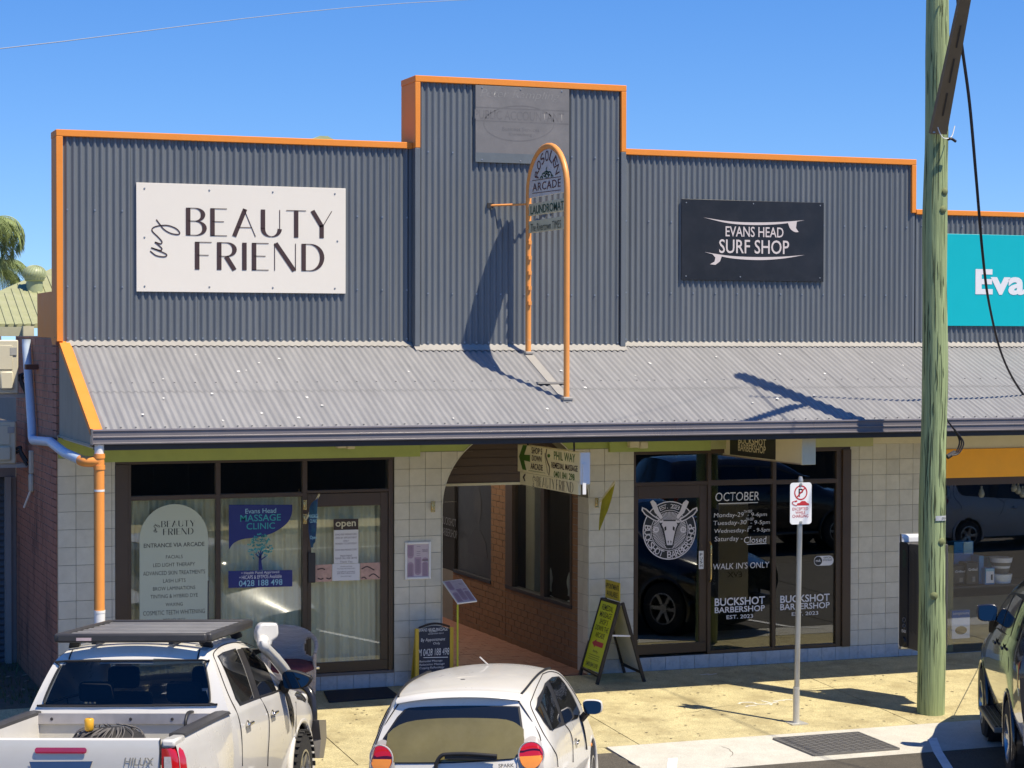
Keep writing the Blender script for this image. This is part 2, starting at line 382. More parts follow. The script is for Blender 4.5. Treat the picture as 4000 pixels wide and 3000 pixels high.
# stepped orange side of the parapet
m = MB(); pl = [(.061, 6.353), (.344, 6.353), (.344, 4.64), (1.53, 4.64), (1.51, 4.13), (.42, 4.12), (.30, 4.04), (.061, 4.04)]
m.prism(pl, lambda a, b, d: (d, a, b), -.008, .04); m.build('side_cladding', M_org, shop)
for a, b in (((4.137, -.149, 4.03), (4.199, .03, 6.359)), ((6.776, -.149, 4.03), (6.84, .03, 6.399)), ((4.10, -.032, 4.06), (4.1365, .02, 6.354)), ((6.8405, -.03, 4.06), (6.866, .02, 6.377)), ((10.94, -.03, 4.06), (10.975, .02, 5.76))):
    box('corner_flashing', a, b, M_trim, shop, bevel=.004)

# ---- awning
awn = box('awning', (.06, -2.1, 2.985), (10.98, .0, 3.0), M_soff, shop)
def awn_z(y): return 4.045+KA*y
def awn_sheet(parent, x0, x1, ya, yb, mt, lift, name='sheet'):
    n = max(4, int(round((x1-x0)/PITCH_C*10))); V = []
    for i in range(n+1):
        x = x0+(x1-x0)*i/n; dz = .0085*(1-math.cos(2*math.pi*x/PITCH_C))+lift+.0015*(1-i/n)
        V += [(x, ya, awn_z(ya)+dz), (x, yb, awn_z(yb)+dz)]
    return MB().add(V, [(2*i, 2*i+2, 2*i+3, 2*i+1) for i in range(n)]).build(name, mt, parent, smooth=60)
def awning_sheets(parent, xa, xb):
    x = xa
    while x < xb-.02:
        x2 = min(x+.762, xb)
        awn_sheet(parent, x, x2+.01, .02, -1.25, M_awn, .004); awn_sheet(parent, x, x2+.01, -1.12, -2.2, M_awn, 0.)
        x = x2
awning_sheets(awn, .1, 10.99)
def awn_screws(parent, xa, xb):
    m = MB()
    for y, st in ((-2.10, 2), (-1.05, 3), (-.09, 2)):
        k = math.ceil(xa/PITCH_C)
        while (k+.5)*PITCH_C < xb:
            x = (k+.5)*PITCH_C; z = awn_z(y)+.02; m.box((x-.0075, y-.0075, z), (x+.0075, y+.0075, z+.008)); k += st
    tag(m.build('screws', mat('awning_screws', (.16, .15, .15), .6, var=0), parent), kind='stuff')
awn_screws(awn, .12, 10.9)
def wall_flashing(parent, xa, xb, y0=0., w=.11):
    m = MB(); n = int((xb-xa)/PITCH_C*6); V = []
    for i in range(n+1):
        x = xa+(xb-xa)*i/n; wv = (1-math.cos(2*math.pi*x/PITCH_C))/2
        ya, yb = y0+.015, y0-w+.02*wv
        V += [(x, ya, awn_z(ya)+.055), (x, y0-.05, awn_z(y0-.05)+.032), (x, yb, awn_z(yb)+.026+.003*wv)]
    m.add(V, [(3*i+j, 3*i+3+j, 3*i+4+j, 3*i+1+j) for i in range(n) for j in (0, 1)])
    return m.build('wall_flashing', M_flash, parent, smooth=50)
wall_flashing(awn, .1, 4.13); wall_flashing(awn, 4.13, 6.85, -.12); wall_flashing(awn, 6.85, 10.98)
# barge and ribbed end panel
m = MB(); pts = []
m.add([(x, y, awn_z(y)+.036+dz) for y in (.02, -2.17) for x, dz in ((.022, -.07), (.022, 0), (.135, .0), (.15, -.02))], [(0, 1, 5, 4), (1, 2, 6, 5), (2, 3, 7, 6)])
m.build('barge_capping', M_org, awn)
m = MB(); V = []; n = 170
for i in range(n+1):
    y = .40-(2.55)*i/n; xo = .030-.006*(i % 2)
    V += [(xo, y, 3.035), (xo, y, min(4.04, awn_z(min(y, .02))+.0))]
m.add(V, [(2*i, 2*i+2, 2*i+3, 2*i+1) for i in range(n)]); m.build('end_panel', M_beige, awn)
box('end_trim', (.012, -2.16, 3.012), (.042, .52, 3.036), M_beige, awn)
GP = [(-2.14, 3.182), (-2.275, 3.188), (-2.279, 3.172), (-2.268, 3.164), (-2.266, 3.118), (-2.277, 3.112), (-2.277, 3.103), (-2.266, 3.097), (-2.266, 3.052), (-2.279, 3.046), (-2.276, 3.034), (-2.14, 3.034)]
def gutter(parent, xa, xb, mt):
    m = MB(); m.prism(GP, lambda a, b, d: (d, a, b), xa, xb); return m.build('gutter', mt, parent)
g = gutter(awn, .03, 11.96, M_gut)
box('gutter_end_cap', (.022, -2.282, 3.03), (.0295, -2.138, 3.192), M_gut, g)
box('awning_beam', (.06, -2.22, 2.972), (11.96, -2.10, 3.033), M_dark, awn)

# ---- tiled front
tw = box('tiled_wall', (.0, .012, .0), (.644, .35, 3.0), M_grout, shop)
UNIT = MB().box((-.5, -.5, -.5), (.5, .5, .5)).mesh('tile', M_tile); bevel_mesh(UNIT, .012, 1)
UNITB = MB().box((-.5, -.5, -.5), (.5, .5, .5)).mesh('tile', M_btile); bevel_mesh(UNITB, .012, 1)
ROWS = [0]+[.172+.2*k for k in range(14)]
JT = .005
def tile(parent, x0, x1, z0, z1, y=0., me=None):
    if x1-x0 < .012 or z1-z0 < .012: return
    o = link('tile', me or UNIT, parent); o.location = ((x0+x1)/2, y+.007+random.uniform(-.0012, .0008), (z0+z1)/2); o.scale = (x1-x0-JT, .014, z1-z0-JT)
def tiles(parent, xa, xb, za, zb, x0, me=None, y=0.):
    k = math.floor((xa-x0)/.2); ce = []
    while x0+k*.2 < xb: ce.append((max(xa, x0+k*.2), min(xb, x0+(k+1)*.2))); k += 1
    for a, b in ce:
        for r0, r1 in zip(ROWS[:-1], ROWS[1:]):
            if r1 <= za+.001 or r0 >= zb-.001: continue
            tile(parent, a, b, max(r0, za), min(r1, zb), y, me)
tiles(tw, 0, .644, 0, 2.772, .005)
tw2 = box('tiled_wall', (3.93, .012, 0), (4.526, .35, 2.1), M_grout, shop); tiles(tw2, 3.93, 4.526, .172, 2.172, .115)
tw3 = box('tiled_wall', (6.425, .012, 0), (7.024, .35, 2.1), M_grout, shop); tiles(tw3, 6.425, 7.024, .172, 2.172, .03)
tw4 = box('tiled_wall', (10.06, .012, 0), (11.12, .35, 3.0), M_grout, shop); tiles(tw4, 10.06, 11.12, .172, 2.772, .19)
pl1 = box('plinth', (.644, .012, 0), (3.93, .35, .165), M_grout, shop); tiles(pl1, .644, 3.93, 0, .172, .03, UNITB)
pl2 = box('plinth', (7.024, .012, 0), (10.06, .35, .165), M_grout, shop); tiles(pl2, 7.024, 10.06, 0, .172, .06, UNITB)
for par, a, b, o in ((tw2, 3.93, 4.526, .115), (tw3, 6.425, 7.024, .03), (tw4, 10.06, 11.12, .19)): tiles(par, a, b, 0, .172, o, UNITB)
# the arch: a half circle of .95 m radius springing at 2.095 m
AX, AR, AZ0 = 5.4755, .95, 2.095
def arch_z(x):
    d = AR*AR-(x-AX)**2; return AZ0+math.sqrt(d) if d > 0 else AZ0
m = MB(); n = 40; top = 3.0
P = [(AX+AR*math.cos(math.pi*(1-i/n)), AZ0+AR*math.sin(math.pi*(1-i/n))) for i in range(n+1)]
P = [(x, min(z, 2.9995)) for x, z in P]
V = []; F = []
for x, z in P: V += [(x, .0125, z), (x, .0125, top), (x, .35, z), (x, .35, top)]
for i in range(n): F += [(4*i, 4*i+4, 4*i+5, 4*i+1), (4*i, 4*i+2, 4*i+6, 4*i+4), (4*i+2, 4*i+3, 4*i+7, 4*i+6)]
m.add(V, F); arch = m.build('arch_wall', M_grout, shop)
box('pier_head', (3.93, .0122, 2.1), (4.526, .35, 3.0), M_grout, arch); box('pier_head', (6.425, .0122, 2.1), (7.024, .35, 3.0), M_grout, arch)
def arch_tiles(xa, xb, x0, zb):
    k = math.floor((xa-x0)/.2)
    while x0+k*.2 < xb-.001:
        a, b = max(xa, x0+k*.2), min(xb, x0+(k+1)*.2); k += 1
        if b-a < .012: continue
        for r0, r1 in zip(ROWS[:-1], ROWS[1:]):
            if r1 <= 2.095 or r0 >= zb-.01: continue
            r1 = min(r1, zb); a2, b2, z0, z1 = a+JT/2, b-JT/2, r0+JT/2, r1-JT/2
            lo = []
            for i in range(11):
                x = a2+(b2-a2)*i/10; inside = abs(x-AX) < AR
                lo.append((x, max(z0, arch_z(x)+.006) if inside else z0))
            lo = [(x, min(z, z1)) for x, z in lo]
            if all(z1-z < .004 for x, z in lo): continue
            if all(z <= z0+1e-6 for x, z in lo):
                if r0 > 2.17: tile(arch, a, b, r0, r1)
                continue
            V = [p for x, z in lo for p in ((x, 0, z), (x, 0, z1+1e-5), (x, .014, z))]
            MB().add(V, [(3*i, 3*i+3, 3*i+4, 3*i+1) for i in range(10)]+[(3*i, 3*i+2, 3*i+5, 3*i+3) for i in range(10)]).build('tile', M_tile, arch)
arch_tiles(3.93, 4.95, .115, 2.772); arch_tiles(6.0, 7.024, .03, 2.772)
# white metal edge round the arch and the reveal on its right, tiled
m = MB(); pe = [(4.526, .0)]+[(x, z) for x, z in P if z < 2.95 and x < AX]; m.tube([(x, -.002, z) for x, z in pe], .006, 6)
pe = [(x, z) for x, z in P if z < 2.95 and x > AX]+[(6.425, .0)]; m.tube([(x, -.002, z) for x, z in pe], .006, 6)
m.build('edge_trim', mat('edge_trim_white', (.62, .6, .5), .5), arch)
for r0, r1 in zip(ROWS[:11], ROWS[1:12]):
    for a, b in ((.016, .175), (.175, .345)):
        o = link('tile', UNIT, tw3); o.location = (6.4225, (a+b)/2, (r0+r1)/2); o.scale = (.008, b-a-JT, r1-r0-JT)
# green painted band and fascia boards
for a, b in ((.0, .644), (10.06, 11.12), (3.93, 4.526), (6.425, 7.024)): box('painted_band', (a, .006, 2.774), (b, .0119, 3.0), M_grn, shop)
V = []; n = 40
for i in range(n+1): x = 4.526+1.899*i/n; V += [(x, .006, max(2.774, min(2.9995, arch_z(x)))), (x, .006, 3.0)]
MB().add(V, [(2*i, 2*i+2, 2*i+3, 2*i+1) for i in range(n)]).build('painted_band', M_grn, arch)
m = MB()
# cut the band back to the arch: boards stand in front of it
def board(a, b, mt): return box('fascia_board', a, b, mt, shop, bevel=.004)
board((.46, -.05, 2.722), (4.237, .004, 2.972), M_grn); board((6.68, -.05, 2.73), (8.05, .004, 2.972), M_grn); board((8.05, -.049, 2.745), (10.37, .0035, 2.972), mat('faded_green_paint', (.40, .41, .19), .55, var=.07, world=True))
board((10.37, -.03, 2.772), (11.12, .003, 2.972), M_cream)

# ---- shop fronts
def frame_set(parent, parts, mt=M_frame, y0=.0, y1=.07):
    for (a, b, c, d, *e) in parts:
        q0, q1 = e if e else (y0, y1); box('frame', (a, q0, c), (b, q1, d), mt, parent, bevel=.003)
def pane(parent, x0, x1, z0, z1, y=.04, mt=None): return box('pane', (x0, y, z0), (x1, y+.006, z1), mt or G_shop, parent)
sf1 = box('shop_front', (.644, -.004, 2.69), (3.93, .08, 2.76), M_frame, shop, bevel=.004)
frame_set(sf1, [(.644, .79, .172, 2.689, -.012, .09), (.79, .822, .172, 2.689), (1.792, 1.848, .172, 2.689), (2.815, 2.87, .172, 2.689, -.005, .08), (3.86, 3.915, .172, 2.689, .0, .09),
                (.822, 1.792, 2.278, 2.328), (1.848, 2.815, 2.278, 2.328), (2.87, 3.86, 2.312, 2.345), (.822, 1.792, .175, .235), (1.848, 2.815, .175, .235)])
for a, b, c, d in ((.822, 1.792, 2.328, 2.69), (1.848, 2.815, 2.328, 2.69), (2.87, 3.86, 2.345, 2.69), (.822, 1.792, .235, 2.278), (1.848, 2.815, .235, 2.278)): pane(sf1, a, b, c, d, .035)
box('sill', (2.865, -.012, .166), (3.925, .1, .2), mat('sill_grey', (.16, .13, .11), .6), sf1)
door1 = box('door', (2.875, .012, .205), (3.855, .055, .325), M_frame, shop, bevel=.003)
frame_set(door1, [(2.875, 2.922, .326, 2.305, .012, .055), (3.766, 3.855, .326, 2.305, .012, .055), (2.923, 3.765, 2.152, 2.305, .0125, .0545)])
pane(door1, 2.923, 3.765, .326, 2.152, .03)
box('lock_plate', (2.88, -.02, 1.27), (2.965, .012, 1.62), M_dark, door1, bevel=.006)
box('bolt', (2.93, -.004, .25), (3.02, .012, .285), mat('chrome', (.75, .75, .75), .18, metal=1., var=0), door1, bevel=.006)
sf2 = box('shop_front', (7.024, -.004, 2.69), (10.06, .08, 2.76), M_frame, shop, bevel=.004)
frame_set(sf2, [(7.024, 7.05, .172, 2.689), (8.032, 8.08, .172, 2.689, -.005, .08), (8.945, 8.996, .172, 2.689), (9.862, 9.94, .172, 2.689, .0, .08), (9.94, 10.06, .172, 2.71, -.03, .09),
                (7.05, 8.032, 2.30, 2.345), (8.08, 8.945, 2.285, 2.352), (8.996, 9.862, 2.28, 2.335), (8.08, 8.945, .175, .215), (8.996, 9.862, .175, .215)])
for a, b, c, d in ((7.05, 8.032, 2.345, 2.69), (8.08, 8.945, 2.352, 2.69), (8.996, 9.862, 2.335, 2.69), (8.08, 8.945, .215, 2.285), (8.996, 9.862, .215, 2.28)): pane(sf2, a, b, c, d, .035, G_dark)
door2 = box('door', (7.053, .012, .205), (8.030, .055, .325), M_frame, shop, bevel=.003)
frame_set(door2, [(7.053, 7.088, .326, 2.298, .012, .055), (7.93, 8.030, .326, 2.298, .012, .055), (7.089, 7.929, 2.14, 2.298, .0125, .0545)])
pane(door2, 7.089, 7.929, .326, 2.14, .03, G_dark)
M_brass = mat('brass', (.62, .47, .22), .25, metal=1., var=.05)
hx = fx(2771, 2200)
m = MB(); z0, z1 = fz(2771, 2272), fz(2771, 2116)
m.tube([(hx, -.012, z0), (hx, -.045, z0+.03)]+[(hx, -.05, z0+.06+(z1-z0-.12)*i/6) for i in range(7)]+[(hx, -.045, z1-.03), (hx, -.012, z1)], .011, 8); m.build('pull_handle', M_brass, door2, smooth=60)
# dark vinyl on the barbershop's lower glass
M_vinyl = mat('black_vinyl', (.018, .014, .013), .35, var=.2, scale=3)
vz = fz(2900, 2212)
film = [box('window_film', (a, .044, .218), (b, .047, z), M_vinyl, sf2) for a, b, z in ((8.082, 8.943, vz), (8.998, 9.860, vz+.01))]
# curtains behind the clinic's glass
M_curt = mat('sheer_curtain', (.78, .74, .60), .9, var=.08, scale=5, stretch=(6, 1, .3), world=True)
def curtain(x0, x1, z0, z1, seed):
    random.seed(seed); n = 130; V = []; ph = [random.uniform(0, 6.28) for _ in range(4)]
    for i in range(n+1):
        x = x0+(x1-x0)*i/n
        for k, z in enumerate((z0, z0+.35*(z1-z0), z0+.7*(z1-z0), z1)):
            y = .17+.032*math.sin(x*33+ph[0]+.9*math.sin(x*3.1+ph[1]))*(1-.18*k)+.015*math.sin(x*71+ph[2]+k*.4)
            V.append((x, y, z))
    return MB().add(V, [(4*i+k, 4*i+4+k, 4*i+5+k, 4*i+1+k) for i in range(n) for k in range(3)]).build('curtain', M_curt, shop, smooth=80)
curtain(.80, 1.86, .2, 2.28, 1); curtain(1.84, 2.86, .2, 2.285, 2); curtain(2.86, 3.9, .2, 2.18, 3)
# rooms
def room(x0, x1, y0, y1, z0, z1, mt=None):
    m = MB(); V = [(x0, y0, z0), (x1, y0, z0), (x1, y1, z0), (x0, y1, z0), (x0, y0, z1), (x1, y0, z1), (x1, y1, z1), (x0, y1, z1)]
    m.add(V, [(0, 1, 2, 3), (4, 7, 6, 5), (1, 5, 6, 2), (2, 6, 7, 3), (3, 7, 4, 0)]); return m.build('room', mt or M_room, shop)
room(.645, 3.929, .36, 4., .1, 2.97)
box('roof_slab', (.03, .352, 3.02), (4.29, 9.0, 3.9), M_mason, shop); box('roof_slab', (7.05, .352, 3.02), (11.0, 9.0, 3.9), M_mason, shop); box('roof_slab', (4.29, .352, 3.02), (7.05, .9, 3.9), M_mason, shop)
# ---- arcade
WX = 6.452
def ay(u, v=2200): return PX(u, v, WX)[1]
M_brick = mat('arcade_brick', (.25, .13, .062), .8, var=.15, scale=6, world=True, objvar=.1)
M_terr = mat('terracotta_paving', (.26, .115, .072), .55, var=.2, scale=7, world=True)
arc = box('arcade', (4.4, .352, -.05), (6.60, 9.0, .0), M_terr, shop)
# paving: rows of pavers, each set a hair apart
random.seed(5); m = MB()
ny = 0
for j in range(22):
    y0 = .02+j*.2
    for i in range(10):
        x0 = 4.53+i*.2-(.1 if j % 2 else 0); a, b = max(4.53, x0), min(6.44, x0+.2)
        if b-a > .02: m.box((a+.004, y0+.004, .0005), (b-.004, y0+.196, .007+random.uniform(0, .004)))
tag(m.build('pavers', M_terr, arc), kind='stuff')
box('threshold', (4.53, .0, -.03), (6.42, .351, .0), M_terr, arc)
zs1 = PX(2235, 2362, WX)[2]; zs2 = PX(1978, 2286, WX)[2]; ZS = (zs1+zs2)/2; yw0, yw1 = ay(2235, 2300), ay(1978, 2250); yp1 = ay(1920, 2250); yq1 = ay(1806, 2230)
ZP = (PX(1808, 2232, WX)[2]+PX(1915, 2267, WX)[2])/2
def bricks(name, parent, x, ya, yb, za, zb, mt, ch=.086, cl=.24, seed=1, proud=.006):
    random.seed(seed); m = MB(); j = 0; z = za
    while z < zb-.01:
        z2 = min(z+ch-.009, zb); y = ya-(cl/2 if j % 2 else 0)
        while y < yb:
            a, b = max(ya, y), min(yb, y+cl-.009)
            if b-a > .015: m.box((x-proud-random.uniform(0, .003), a, z), (x+.03, b, z2))
            y += cl
        z += ch; j += 1
    return tag(m.build(name, mt, parent), kind='stuff')
box('arcade_wall', (WX, .351, 0), (WX+.1, yw0-.01, 2.98), M_mason, arc); box('arcade_wall', (WX, yw0-.01, 0), (WX+.1, yp1, ZS-.04), M_mason, arc); box('arcade_wall', (WX, yw1+.01, ZS-.04), (WX+.1, yp1, 2.98), M_mason, arc)
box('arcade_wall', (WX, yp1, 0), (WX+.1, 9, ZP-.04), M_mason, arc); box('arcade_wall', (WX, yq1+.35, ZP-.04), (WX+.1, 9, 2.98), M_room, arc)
bricks('bricks', arc, WX, .36, yw0-.015, 0, 2.4, M_brick, seed=1); bricks('bricks', arc, WX, yw0-.015, yw1, 0, ZS-.05, M_brick, seed=2); bricks('bricks', arc, WX, yw1+.02, yp1, 0, 2.4, M_brick, seed=3); bricks('bricks', arc, WX, yp1, yq1+.4, 0, ZP-.05, M_brick, seed=4)
wf = box('arcade_window', (WX-.02, yw0-.01, ZS-.045), (WX+.1, yw1+.01, ZS), M_dark, arc)
ym = ay(2122, 2200)
for a, b in ((yw0-.01, yw0+.05), (ym-.06, ym+.06), (yw1-.25, yw1+.01)): box('frame', (WX-.015, a, ZS+.001), (WX+.07, b, 2.6), M_frame, wf)
box('pane', (WX+.03, yw0+.051, ZS), (WX+.036, yw1-.251, 2.6), glass('arcade_glass', (.85, .87, .85), refl=.5), wf)
pf = box('arcade_window', (WX-.02, yp1+.0, ZP-.045), (WX+.1, yq1+.36, ZP), M_dark, arc)
box('poster', (WX+.03, yp1+.05, ZP+.001), (WX+.04, yq1+.35, 2.6), mat('dark_poster', (.016, .015, .016), .35, var=.3), pf)
m = MB(); ec, ez = (yp1+yq1)/2+.05, 1.75
fnp = lambda a, b, d=0.: (WX+.028-d, ec-a, b)
m.prism([(.17*math.cos(t), ez+.26*math.sin(t)) for t in np.linspace(0, 6.28, 20)[:-1]], fnp, 0, .001)
m.prism([(-.42, 1.05), (.42, 1.05), (.36, 1.25), (.12, 1.42), (-.12, 1.42), (-.36, 1.25)], fnp, 0, .0012)
m.build('portrait_shape', mat('poster_grey', (.045, .042, .042), .5, var=.5, scale=5), pf)
yd = ay(1765, 2200); M_fw = mat('faded_white_print', (.16, .16, .17), .6)
text('BUCKSHOT\nBARBERSHOP', M_fw, pf, faceXl(WX-.02), -yd-.42, -yd+.30, 1.22, 1.50)
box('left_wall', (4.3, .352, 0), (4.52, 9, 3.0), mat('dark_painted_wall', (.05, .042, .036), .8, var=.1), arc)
box('arcade_ceiling', (4.3, .36, 2.98), (7.04, 1.3, 3.015), M_soff, arc)
diffuser_m = bpy.data.materials.new('added_diffuser'); diffuser_m.use_nodes = True; N = diffuser_m.node_tree.nodes; L = diffuser_m.node_tree.links; N.remove(N['Principled BSDF']); tl_ = N.new('ShaderNodeBsdfTranslucent'); tl_.inputs[0].default_value = (.92, .84, .68, 1); L.new(tl_.outputs[0], N['Material Output'].inputs[0])
m = MB(); m.add([(4.3, 1.3, 3.0), (7.04, 1.3, 3.0), (7.04, 9, 3.0), (4.3, 9, 3.0)], [(0, 1, 2, 3)]); m.build('added_diffuser_sheet', diffuser_m, arc)  # unseen translucent sheet, added to pass daylight down into the arcade
sh = box('roller_shutter_box', (4.50, .40, 2.36), (6.451, .62, 2.975), mat('shutter_brown', (.085, .055, .038), .6, var=.15, stretch=(1, 1, 8)), shop)
for k in range(6): box('slat', (4.51, .392, 2.375+k*.1), (6.45, .3995, 2.465+k*.1), MATS['shutter_brown'], sh, bevel=.004)
box('bottom_rail', (4.52, .385, 2.328), (6.45, .45, 2.358), M_cream, sh)
# barber's room with waiting chairs
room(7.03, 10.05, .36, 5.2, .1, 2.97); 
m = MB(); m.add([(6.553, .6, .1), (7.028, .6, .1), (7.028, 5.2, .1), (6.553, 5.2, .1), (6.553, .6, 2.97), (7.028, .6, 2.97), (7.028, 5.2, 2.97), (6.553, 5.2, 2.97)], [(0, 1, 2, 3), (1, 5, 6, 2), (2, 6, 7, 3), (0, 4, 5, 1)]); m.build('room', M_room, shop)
box('room_column', (6.62, yw1-.62, .1), (6.72, yw1-.3, 2.97), M_tile, shop)
M_shell = mat('white_plastic', (.78, .80, .78), .4, var=.03)
def shell_chair(x, y, rz, label, zb=.1):
    t = thing('shell_chair', label, 'chair', (x, y, zb), 'white chairs in the arcade window'); LOCAL.add(t.name); t.rotation_euler = (0, 0, rz)
    prof = cr([(.22, .44), (.05, .43), (-.16, .45), (-.22, .55), (-.20, .72), (-.27, .92)], 4); V = []
    for a, z in prof:
        for k in range(7):
            s_ = (k/6-.5)*2; w = .21+.02*math.sin(a*5); V.append((s_*w, a+.05*s_*s_*(1 if z > .5 else -.3), z+(.02*s_*s_)))
    n = len(prof); MB().add(V, [(7*i+k, 7*i+k+1, 7*i+8+k, 7*i+7+k) for i in range(n-1) for k in range(6)]).build('seat_shell', M_shell, t, smooth=60)
    for sx, sy in ((-1, -1), (1, -1), (-1, 1), (1, 1)): MB().cyl((sx*.14, sy*.14, .43), (sx*.2, sy*.2, .1-zb), .012, 8).build('leg', MATS['chrome'], t, smooth=60)
for i, (u, v, w) in enumerate(((2052, 2330, 'white moulded chair furthest left in the arcade window'), (2128, 2345, 'white moulded chair partly behind the window post in the arcade'), (2200, 2362, 'white moulded chair nearest the arch in the arcade window'))):
    p = PX(u, v, 6.86); shell_chair(6.86, p[1], rad(95), w, PX(u, v-140, 6.86)[2]-.92)

q = PY(1265, 531, 6.); m = MB(); m.prism([(q[0]-.9, q[2]-.42), (q[0]-.06, q[2]), (q[0]+.06, q[2]), (q[0]+.9, q[2]-.42)], lambda a, b, d: (a, d, b), 6., 8.); m.build('rear_gable', mat('pale_green_tin', (.42, .45, .22), .6, var=.08), shop)
# ================================================================== signs and lettering
M_ink = mat('dark_brown_ink', (.045, .022, .022), .6, var=.05); M_blk = mat('black_print', (.015, .015, .016), .5, var=0)
M_wht = mat('white_print', (.72, .71, .72), .5, var=.03); M_chalk = mat('chalk', (.70, .72, .74), .9, var=.2, scale=60)
M_cboard = mat('cream_sign_board', (.735, .685, .60), .85, var=.02, scale=2)
def Zm(u0, v0, k): return lambda x, y: (u0+x*k, v0+y*k)
def xtext(s, mt, parent, uL, vT, uR, vB, x, **k):
    vm, um = (vT+vB)/2, (uL+uR)/2
    return text(s, mt, parent, faceXl(x), -PX(uL, vm, x)[1], -PX(uR, vm, x)[1], PX(um, vB, x)[2], PX(um, vT, x)[2], **k)
def shapeY(name, pix, y, th, mt, parent, z=None):
    """flat outline fixed on a street-facing plane"""
    P = [PY(*(z(*p) if z else p), y) for p in pix]; m = MB(); m.prism([(p[0], p[2]) for p in P], faceY(y), 0, th); return m.build(name, mt, parent)
def shapeX(name, pix, x, th, mt, parent, z=None):
    P = [PX(*(z(*p) if z else p), x) for p in pix]; m = MB(); m.prism([(-p[1], p[2]) for p in P], faceXl(x), 0, th); return m.build(name, mt, parent)
def strokeY(pix, y, w, mt, parent, z=None, n=5, name='lettering', m=None):
    P = [PY(*(z(*p) if z else p), y) for p in pix]; c = cr([(p[0], p[2]) for p in P], n); own = m is None
    m = m or MB(); m.ribbon(c, w, lambda a, b: (a, y-.003, b))
    if own: return m.build(name, mt, parent)
# the high-contrast capitals of the beauty shop
def ell(cx, cy, rx, ry, t0, t1, n=14): return [(cx+rx*math.cos(rad(t0+(t1-t0)*i/n)), cy+ry*math.sin(rad(t0+(t1-t0)*i/n))) for i in range(n+1)]
GL = {'B': (.64, [('T', [(.075, 0), (.075, 1)]), ('a', [(.07, .988)]+ell(.30, .755, .27, .233, 90, -90)+[(.07, .522)]), ('a', [(.07, .522)]+ell(.32, .267, .30, .255, 90, -90)+[(.07, .012)])]),
 'E': (.56, [('T', [(.075, 0), (.075, 1)]), ('h', [(.0, .988), (.56, .988)]), ('h', [(.07, .52), (.46, .52)]), ('h', [(.0, .012), (.56, .012)])]),
 'A': (.80, [('T', [(.07, 0), (.44, 1)]), ('h', [(.40, 1), (.79, 0)]), ('h', [(.19, .33), (.66, .33)])]),
 'U': (.70, [('T', [(.075, 1), (.075, .3)]), ('a', [(.075, .32)]+ell(.36, .3, .285, .285, 180, 360)), ('h', [(.645, .3), (.645, 1)])]),
 'T': (.68, [('T', [(.34, 0), (.34, 1)]), ('h', [(0, .988), (.68, .988)])]),
 'Y': (.74, [('T', [(.05, 1), (.38, .42)]), ('h', [(.72, 1), (.40, .42)]), ('T', [(.37, .47), (.37, 0)])]),
 'F': (.55, [('T', [(.075, 0), (.075, 1)]), ('h', [(.0, .988), (.55, .988)]), ('h', [(.07, .52), (.45, .52)])]),
 'R': (.66, [('T', [(.075, 0), (.075, 1)]), ('a', [(.07, .988)]+ell(.31, .74, .27, .248, 90, -90)+[(.07, .492)]), ('T', [(.30, .49), (.58, 0)])]),
 'I': (.15, [('T', [(.075, 0), (.075, 1)])]),
 'N': (.76, [('h', [(.03, 0), (.03, 1)]), ('T', [(.06, 1), (.69, 0)]), ('h', [(.73, 0), (.73, 1)])]),
 'D': (.76, [('T', [(.075, 0), (.075, 1)]), ('a', [(.07, .988)]+ell(.28, .5, .42, .488, 90, -90, 20)+[(.07, .012)])])}
def capitals(word, mt, parent, fn, a0, a1, b0, b1, thick=.15, hair=.026, gap=.17, d=.004):
    W_ = sum(GL[c][0] for c in word)+gap*(len(word)-1); sx = (a1-a0)/W_; sy = b1-b0; m = MB(); x = 0
    for c in word:
        w, st = GL[c]
        for kind, pts in st:
            if kind == 'T': wd = [thick]*len(pts)
            elif kind == 'h': wd = [hair]*len(pts)
            else:
                wd = []
                for i in range(len(pts)):
                    p, q = pts[max(i-1, 0)], pts[min(i+1, len(pts)-1)]; l = math.hypot(q[0]-p[0], q[1]-p[1]) or 1
                    wd.append(hair+(thick-hair)*(abs(q[1]-p[1])/l)**1.6)
            m.ribbon(pts, wd, lambda a, b, x=x: fn(a0+(x+a)*sx, b0+b*sy, d))
        x += w+gap
    return m.build('lettering', mt, parent)
MY = [(972, 962), (1010, 990), (1060, 998), (1080, 988), (1060, 972), (978, 941), (1035, 957), (1048, 945), (1022, 920), (1004, 905), (1040, 915), (1048, 900), (1020, 868), (992, 842), (984, 824), (1000, 808), (1040, 798), (1090, 797), (1140, 815), (1164, 842), (1150, 853), (1105, 846), (1062, 822), (1035, 790), (1012, 760)]
def my_script(mt, parent, fn, a0, a1, b0, b1, w, d=.004):
    P = [((x-970)/194, 1-(y-760)/238) for x, y in MY]; c = cr(P, 6); m = MB()
    m.ribbon([(a0+x*(a1-a0), b0+y*(b1-b0)) for x, y in c], w, lambda a, b: fn(a, b, d)); return m.build('script', mt, parent)
def heads(parent, pts, y, r=.012):
    for x, z in pts: MB().lathe([(0, .006), (r*.7, .005), (r, 0)], (x, y, z), 8, (0, -1, 0)).build('fixing', M_screw, parent)

